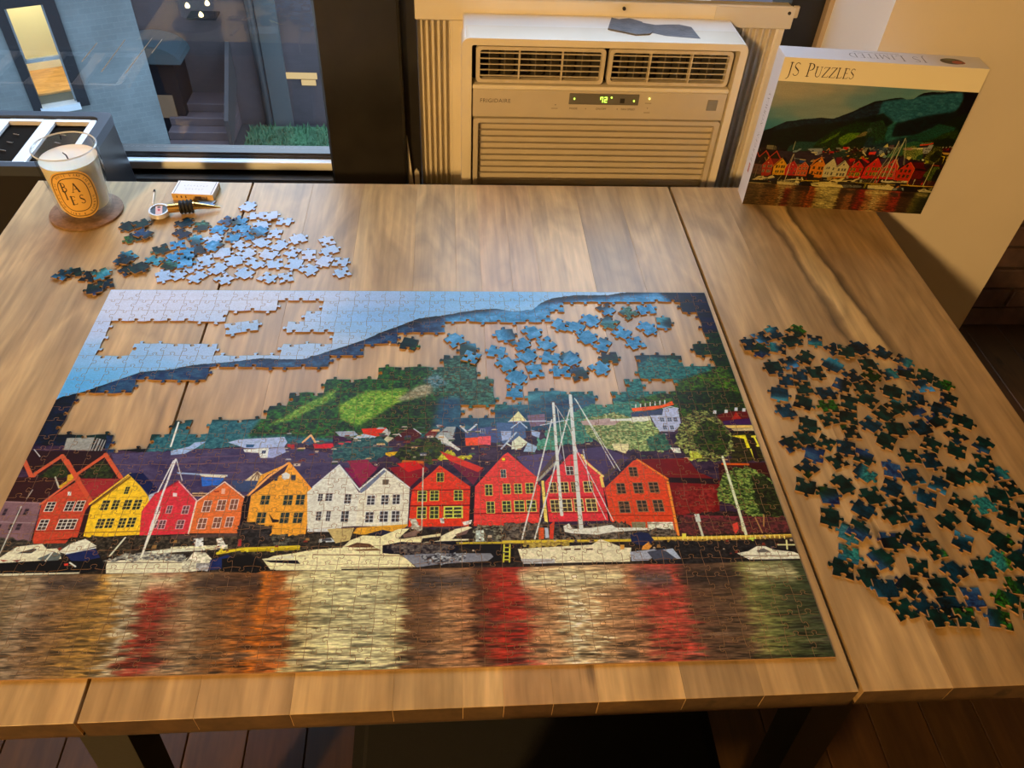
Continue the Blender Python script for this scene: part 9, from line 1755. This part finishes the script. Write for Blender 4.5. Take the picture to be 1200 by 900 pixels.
for i_, (kind_, c, r, x, y, a, z) in enumerate([('hole',36,21,0.492,0.2888,1.7,0.0),('hole',24,21,0.4803,0.2584,6.02,0.0),('hole',29,22,0.5243,0.2917,3.61,0.0),('hole',23,20,0.5094,0.2717,5.2,0.0),('hole',35,22,0.5403,0.273,3.7,0.0),('hole',33,21,0.5151,0.2518,5.36,0.0),('hole',30,22,0.5431,0.2472,5.95,0.0),('hole',22,20,0.5663,0.2458,3.82,0.0),('hole',26,21,0.4897,0.2363,2.12,0.0),('hole',34,22,0.5009,0.215,0.95,0.0),('hole',23,21,0.5232,0.2245,0.18,0.0),('hole',25,21,0.4975,0.1928,3.06,0.0),('hole',31,23,0.5541,0.2239,4.6,0.0),('hole',21,19,0.5733,0.2197,0.26,0.0),('hole',31,22,0.5624,0.3076,4.19,0.0),('hole',34,21,0.5803,0.3,2.6,0.0),('hole',30,23,0.5982,0.3141,2.28,0.0),('hole',37,22,0.622,0.3368,2.09,0.0),('hole',33,17,0.6233,0.3105,5.7,0.0),('hole',24,17,0.6501,0.3283,2.17,0.0),('hole',36,23,0.6733,0.3357,4.92,0.0),('hole',30,21,0.5909,0.2827,0.47,0.0),('hole',35,21,0.6085,0.2701,2.58,0.0),('hole',28,20,0.6357,0.2926,3.99,0.0),('hole',34,23,0.6492,0.2727,3.45,0.0),('hole',25,20,0.6676,0.2987,0.6,0.0),('hole',25,18,0.6912,0.3099,3.07,0.0),('hole',38,20,0.6138,0.2463,6.27,0.0),('hole',32,21,0.5981,0.2291,5.29,0.0),('hole',27,19,0.431,0.2783,3.79,0.0),('hole',36,22,0.4496,0.2471,4.28,0.0021),('holedark',12,15,0.3769,0.2727,6.04,0.0),('sky',13,23,0.1393,0.5675,2.61,0.0),('sky',12,23,0.1571,0.5439,4.8,0.0),('sky',11,23,0.175,0.5423,4.9,0.0021),('sky',12,22,0.1952,0.5296,1.49,0.0),('sky',11,22,0.165,0.5192,5.08,0.0),('sky',10,22,0.1883,0.4987,3.11,0.0),('sky',9,22,0.2204,0.4871,0.58,0.0),('sky',8,22,0.2599,0.4824,5.13,0.0),('sky',11,21,0.2659,0.461,5.22,0.0),('sky',10,21,0.1075,0.4862,2.17,0.0),('sky',9,21,0.1739,0.4805,0.78,0.0),('sky',8,21,0.197,0.472,2.61,0.0),('sky',7,21,0.1476,0.4716,5.71,0.0),('sky',6,21,0.2177,0.4575,5.83,0.0),('sky',5,21,0.1567,0.4536,5.46,0.0),('sky',4,21,0.1257,0.4553,1.79,0.0),('sky',3,21,0.1869,0.4522,1.25,0.0),('sky',2,21,0.239,0.4511,3.3,0.0),('sky',1,21,0.2619,0.4366,2.77,0.0),('sky',14,20,0.109,0.4379,3.6,0.0),('sky',13,20,0.1439,0.4364,5.03,0.0),('sky',12,20,0.1721,0.4314,0.95,0.0),('sky',11,20,0.1988,0.4322,4.97,0.0),('sky',10,20,0.2223,0.4307,1.41,0.0),('sky',9,20,0.2814,0.4353,3.0,0.0),('sky',8,20,0.097,0.4227,5.35,0.0),('sky',7,20,0.1264,0.4206,5.65,0.0),('sky',6,20,0.2423,0.4176,0.79,0.0),('sky',5,20,0.1633,0.4105,4.07,0.0),('sky',4,20,0.2873,0.4122,3.59,0.0),('sky',3,20,0.1052,0.4027,1.05,0.0),('sky',2,20,0.1931,0.4015,1.03,0.0),('sky',1,20,0.1392,0.3989,5.47,0.0),('sky',11,19,0.2163,0.4015,3.44,0.0),('sky',10,19,0.0803,0.5759,5.95,0.0),('sky',9,19,0.0635,0.4042,0.34,0.0),('sky',8,19,0.0798,0.4077,5.56,0.0),('blue',38,21,0.0635,0.4992,4.02,0.0),('blue',26,18,0.0862,0.4836,5.27,0.0),('blue',29,21,0.0651,0.4727,1.91,0.0),('blue',37,21,0.0935,0.4592,0.49,0.0),('blue',24,18,0.0458,0.4628,0.56,0.0),('blue',25,17,0.0446,0.4375,4.31,0.0),('blue',31,21,0.0675,0.447,3.92,0.0),('blue',29,20,0.0828,0.4494,0.25,0.0021),('blue',37,18,0.0668,0.4283,2.73,0.0),('blue',30,20,0.0838,0.4287,3.42,0.0021),('blue',21,18,0.0852,0.5166,3.15,0.0),('blue',21,20,0.1186,0.531,2.65,0.0),('blue',24,19,0.1338,0.5311,5.75,0.0),('blue',26,19,0.1404,0.5119,4.5,0.0),('blue',28,21,0.1119,0.5075,1.25,0.0),('blue',31,20,0.133,0.4918,3.1,0.0),('blue',22,21,0.1569,0.4951,1.98,0.0),('blue',32,20,0.166,0.5014,5.51,0.0021),('blue',28,19,0.1129,0.4673,1.12,0.0021),('stopper',33,18,0.0611,0.5254,0.73,0.0),('stray',8,14,-0.0099,0.5156,1.02,0.0),('stray',2,13,0.0044,0.5191,2.12,0.0021),('stray',16,17,0.0035,0.487,5.25,0.0),('stray',9,17,0.0156,0.4946,1.15,0.0021),('stray',26,16,0.0082,0.4467,3.86,0.0),('stray',35,20,0.0057,0.4372,1.36,0.0021),('stray',7,16,0.0166,0.416,2.32,0.0),('stray',2,14,0.0292,0.4192,2.35,0.0021),('stray',6,13,-0.0486,0.4099,3.55,0.0),('stray',30,19,-0.0604,0.4043,2.74,0.0021),('stray',34,19,-0.0276,0.4025,6.08,0.0),('stray',25,15,-0.014,0.4066,5.29,0.0021),('stray',32,18,-0.0022,0.3873,0.38,0.0),('stray',3,15,-0.0116,0.3767,3.43,0.0021),('heap',34,20,0.8081,0.2819,1.97,0.0),('heap',6,15,0.8442,0.2737,4.96,0.0),('heap',17,18,0.7991,0.2574,2.34,0.0),('heap',37,20,0.7876,0.266,0.06,0.0021),('heap',30,16,0.8227,0.2613,4.4,0.0),('heap',14,17,0.8068,0.2274,3.2,0.0),('heap',29,17,0.8914,0.2591,5.13,0.0),('heap',11,16,0.904,0.2539,6.06,0.0021),('heap',30,17,0.9503,0.2534,0.67,0.0),('heap',29,16,0.8003,0.1839,6.0,0.0),('heap',31,19,0.8005,0.1584,1.74,0.0),('heap',8,15,0.8088,0.119,3.38,0.0),('heap',10,16,0.8145,-0.0543,1.69,0.0),('heap',28,18,0.822,-0.0673,1.51,0.0021),('heap',23,14,0.8018,-0.0289,5.9,0.0),('heap',8,16,0.8467,-0.0656,0.67,0.0),('heap',28,17,0.8532,-0.0841,3.78,0.0),('heap',5,14,0.8613,-0.0985,1.6,0.0021),('heap',30,18,0.8766,-0.0873,3.25,0.0),('heap',20,18,0.8839,-0.0988,3.06,0.0021),('heap',18,18,0.916,-0.101,1.25,0.0),('heap',7,14,0.7985,0.0135,2.79,0.0),('heap',8,13,0.8122,-0.0062,5.74,0.0),('heap',11,17,0.8201,-0.0042,2.4,0.0021),('heap',18,19,0.902,-0.0778,3.13,0.0),('heap',31,18,0.8849,0.0033,3.05,0.0),('heap',3,14,0.8973,0.1115,2.47,0.0),('heap',33,19,0.9449,0.1303,0.26,0.0),('heap',11,14,0.8884,-0.0277,0.26,0.0),('heap',31,16,0.8563,0.0679,0.64,0.0),('heap',36,20,0.9801,0.1562,2.49,0.0),('heap',4,13,0.8775,-0.0675,4.76,0.0),('heap',26,17,0.8806,0.2311,3.93,0.0),('heap',9,16,0.8326,0.085,1.94,0.0),('heap',37,19,0.9201,0.2128,2.19,0.0),('heap',9,15,0.8511,0.2446,5.53,0.0),('heap',3,13,0.9453,0.1042,4.05,0.0),('heap',32,17,0.9869,-0.0301,0.92,0.0),('heap',4,12,0.8504,-0.0154,4.62,0.0),('heap',13,17,1.0041,0.1034,2.33,0.0),('heap',5,13,0.9111,0.152,2.22,0.0),('heap',31,17,0.837,0.0219,2.42,0.0),('heap',4,14,0.8177,0.1363,5.94,0.0),('heap',5,15,0.916,0.0898,6.18,0.0),('heap',10,14,0.8661,0.0136,3.35,0.0),('heap',6,16,0.8797,0.1976,0.95,0.0),('heap',34,16,0.9644,0.0223,1.77,0.0),('heap',2,15,0.8626,0.0892,5.7,0.0),('heap',36,19,0.7964,0.0756,5.32,0.0),('heap',17,17,0.852,0.1643,3.19,0.0),('heap',8,17,0.8118,0.0953,2.67,0.0),('heap',11,15,0.9933,0.0804,1.4,0.0),('heap',9,14,0.8796,0.0248,0.2,0.0),('heap',29,18,0.8968,-0.0518,5.2,0.0),('heap',27,17,0.8979,0.2129,5.09,0.0),('heap',12,17,0.8316,-0.035,1.97,0.0),('heap',33,20,0.9769,0.1946,3.27,0.0),('heap',35,19,0.8493,0.1032,1.28,0.0),('heap',28,16,0.8901,0.1374,2.25,0.0),('heap',27,16,0.8352,0.2163,2.89,0.0),('heap',35,16,0.9452,-0.0408,0.7,0.0),('heap',19,18,0.9518,-0.0673,4.68,0.0),('heap',15,17,0.8627,0.1257,3.14,0.0),('heap',4,15,0.8639,-0.0459,2.88,0.0),('heap',5,12,0.823,0.1693,5.8,0.0),('heap',14,16,0.9327,-0.0833,4.14,0.0),('heap',12,16,0.8437,0.1443,4.93,0.0),('heap',27,18,0.9284,0.0496,2.43,0.0),('heap',6,14,0.7868,0.0527,1.16,0.0),('heap',13,16,0.9858,0.2116,2.53,0.0),('heap',10,15,0.936,0.1859,1.08,0.0),('heap',17,19,0.887,0.0712,1.3,0.0),('heap',32,19,0.8768,0.048,2.49,0.0),('heap',7,15,0.9267,-0.0499,6.21,0.0),('heap',5,14,0.9407,0.0271,3.92,0.0),('heap',12,16,0.8294,0.1098,2.43,0.0),('heap',7,15,0.9855,0.0341,6.04,0.0),('heap',9,15,0.9184,0.0066,5.26,0.0),('heap',12,15,0.9602,-0.0197,0.65,0.0),('heap',4,12,0.9678,0.1412,5.11,0.0),('heap',11,16,0.901,0.1712,2.37,0.0),('heap',35,19,0.8563,0.184,0.08,0.0),('heap',10,14,0.9241,0.2309,1.57,0.0),('heap',9,16,1.0043,0.0441,3.32,0.0),('heap',14,17,0.9694,-0.0408,5.2,0.0),('heap',30,16,0.9708,0.2379,0.8,0.0),('heap',27,16,0.8155,0.208,2.94,0.0),('heap',2,15,0.9503,0.1592,3.48,0.0),('heap',24,18,0.975,0.0635,0.73,0.0),('heap',2,14,0.9161,0.129,1.49,0.0),('heap',35,19,0.9352,0.0835,1.64,0.0),('heap',6,14,0.8684,0.1457,4.42,0.0),('heap',7,16,0.9975,0.1721,1.01,0.0),('heap',31,19,0.9093,0.0347,1.06,0.0),('heap',4,12,0.9661,0.2176,4.38,0.0),('heap',36,19,0.9795,0.1167,1.98,0.0),('heap',30,16,0.9427,0.2149,1.79,0.0),('heap',16,17,0.9956,-0.0084,0.88,0.0),('heap',7,14,0.8266,0.053,3.57,0.0),('heap',8,15,0.9712,0.0971,2.6,0.0),('heap',30,16,0.9995,0.0638,1.72,0.0),('heap',4,13,0.9823,0.011,2.57,0.0),('heap',6,15,0.9492,0.0046,0.85,0.0),('heap',3,14,0.9975,0.1384,1.05,0.0),('heap',30,18,0.9248,0.2609,3.6,0.0),('heap',4,14,0.853,0.0386,3.33,0.0),('heap',7,16,0.8708,-0.0157,2.4,0.0),('heap',27,18,0.9218,-0.0175,5.65,0.0),('heap',9,16,1.0063,0.0155,2.95,0.0),('heap',10,15,0.9522,0.0611,2.55,0.0),('heap',11,15,0.8313,-0.0883,4.92,0.0),('heap',30,16,0.8736,0.2755,6.02,0.0),('heap',17,18,0.808,0.0397,2.99,0.0),('heap',34,20,0.8276,0.2361,3.46,0.0),('heap',5,13,0.8561,0.2195,1.65,0.0),('heap',16,17,0.8555,0.2933,2.25,0.0),('heap',5,15,0.8322,0.1941,1.59,0.0),('heap',28,16,0.9068,0.0602,0.19,0.0),('heap',6,13,0.9283,0.1617,2.11,0.0),('heap',29,18,0.9582,0.1745,4.35,0.0),('heap',9,15,0.8771,0.1697,2.72,0.0),('heap',7,16,0.7897,0.1083,1.96,0.0),('heap',37,19,0.9492,-0.0964,2.77,0.0),('heap',32,17,0.8265,0.29,3.4,0.0),('heap',9,15,0.9048,0.1936,1.75,0.0),('heap',12,16,0.9704,-0.0641,5.87,0.0),('heap',9,14,0.7918,-0.0448,2.74,0.0),('heap',14,16,1.001,0.1982,1.04,0.0)]):
    me = piece_mesh('loose_puzzle_piece', [(c, r)], ((c + .5) * CW, (r + .5) * CH))
    ob = link('loose_puzzle_piece', me)
    ob.location = (x, y, z); ob.rotation_euler = (0, 0, a)
    if kind_ == 'stray': lb, gp = STRAY[ns], 'stray pieces on the left leaf'; ns += 1
    else: lb, gp = LAB[kind_]
    tag(ob, names.get(i_, lb), 'puzzle piece', gp)
# the two sky pieces already joined, in the gap of the sky
pr = empty('joined_puzzle_pair', ((0.1781, 0.3047, 0.22)[0], (0.1781, 0.3047, 0.22)[1], 0), (0, 0, (0.1781, 0.3047, 0.22)[2])); tag(pr, 'two joined pale sky pieces lying in the gap of the puzzle sky', 'puzzle piece')
for c in [(2, 20), (3, 20)]:
    me = piece_mesh('puzzle_piece', [c], (([(2, 20), (3, 20)][0][0] + 1) * CW, ([(2, 20), (3, 20)][0][1] + .5) * CH))
    link('puzzle_piece', me, None, pr)

# ------------------------------------------------------------------ the box of the jigsaw
bx = empty('puzzle_box', (0.8682, 0.5883, 0.0)); bx.rotation_euler = (0, 0, math.atan2(0.563 - 0.588, 1.139 - 0.868))
tag(bx, 'cardboard puzzle box standing on edge with the harbour picture on its front', 'box')
BW, BH, BD = 0.272, 0.222, 0.041
sd = 0.002
MB().box(sd, BW - sd, 0.004, BD, 0.0002, BH - sd, 0.0006).build('tray', M_boxw, bx)
MB().box(0.0004, BW - .0004, 0.0004, BD - 0.003, 0.0002, BH - .0004, 0.0004).build('lid', M_boxw, bx)
def panel(name, P0, ex_, ey_, img, rough):
    me = bpy.data.meshes.new(name)
    P0, ex_, ey_ = Vector(P0), Vector(ex_), Vector(ey_)
    me.from_pydata([P0, P0 + ex_, P0 + ex_ + ey_, P0 + ey_], [], [(0, 1, 2, 3)])
    uv = me.uv_layers.new(name='UVMap')
    for l, t in zip(uv.data, ((0, 0), (1, 0), (1, 1), (0, 1))): l.uv = t
    return link(name, me, image_mat(name + '_print', img, rough), bx)
cv = Canvas(272, 222, 5, (230, 224, 198))
pic = print_cv.a
ph = 190
yy = (np.linspace(0, pic.shape[0] - 1, ph * 5)).astype(int); xx = (np.linspace(0, pic.shape[1] - 1, 272 * 5)).astype(int)
cv.a[cv.h - ph * 5:, :] = np.clip(cover_pic(pic)[yy][:, xx], 0, 1)
tx = write(cv, 'JS', 8.5, 198, 17.5, (30, 24, 18), 0.72, 0.05)
tx = write(cv, 'P', tx + 7.5, 198, 17.5, (30, 24, 18), 0.72, 0.05)
write(cv, 'uzzles', tx, 198, 17.5, (30, 24, 18), 0.80, 0.04)
panel('front_picture', (0, 0, 0), (BW, 0, 0), (0, 0, BH), cv.image('box_front'), 0.35)
cv = Canvas(272, 41, 5, (205, 206, 212))
flip = lambda a, b: (272 - a, 41 - b)
write(cv, 'JS Limited', 78, 12, 19, (70, 70, 76), 0.62, 0.10, flip)
for i_ in range(9): cv.line([flip(112 + i_ * 7, 7), flip(116.5 + i_ * 7, 7)], (165, 165, 170), 2.2)
el_ = lambda cx_, cy_, a, b: [(cx_ + a * math.cos(t), cy_ + b * math.sin(t)) for t in [2 * math.pi * k_ / 28 for k_ in range(28)]]
cv.poly(el_(228, 20, 15, 10), (52, 44, 40)); cv.poly(el_(236, 17, 9, 6), (150, 60, 44)); cv.poly(el_(226, 26, 8, 3.5), (84, 92, 60)); cv.line(el_(228, 20, 15, 10), (32, 26, 24), 1.2)
panel('top_print', (0, 0, BH), (BW, 0, 0), (0, BD - .003, 0), cv.image('box_top'), 0.4)
cv = Canvas(41, 222, 5, (205, 206, 212))
up = lambda a, b: (26 - b, a)
write(cv, 'BERGEN, NORWAY', 62, 0, 8.5, (88, 88, 92), 0.75, 0.22, up)
cv.poly([(18, 44), (25, 44), (25, 58), (18, 58)], (150, 48, 44)); cv.line([(19.5, 47), (19.5, 55)], (225, 200, 198), 1.0); cv.line([(22.5, 46), (22.5, 56)], (225, 200, 198), 0.8)
panel('side_print', (0, BD - .003, 0), (0, -(BD - .003), 0), (0, 0, BH), cv.image('box_side'), 0.4)
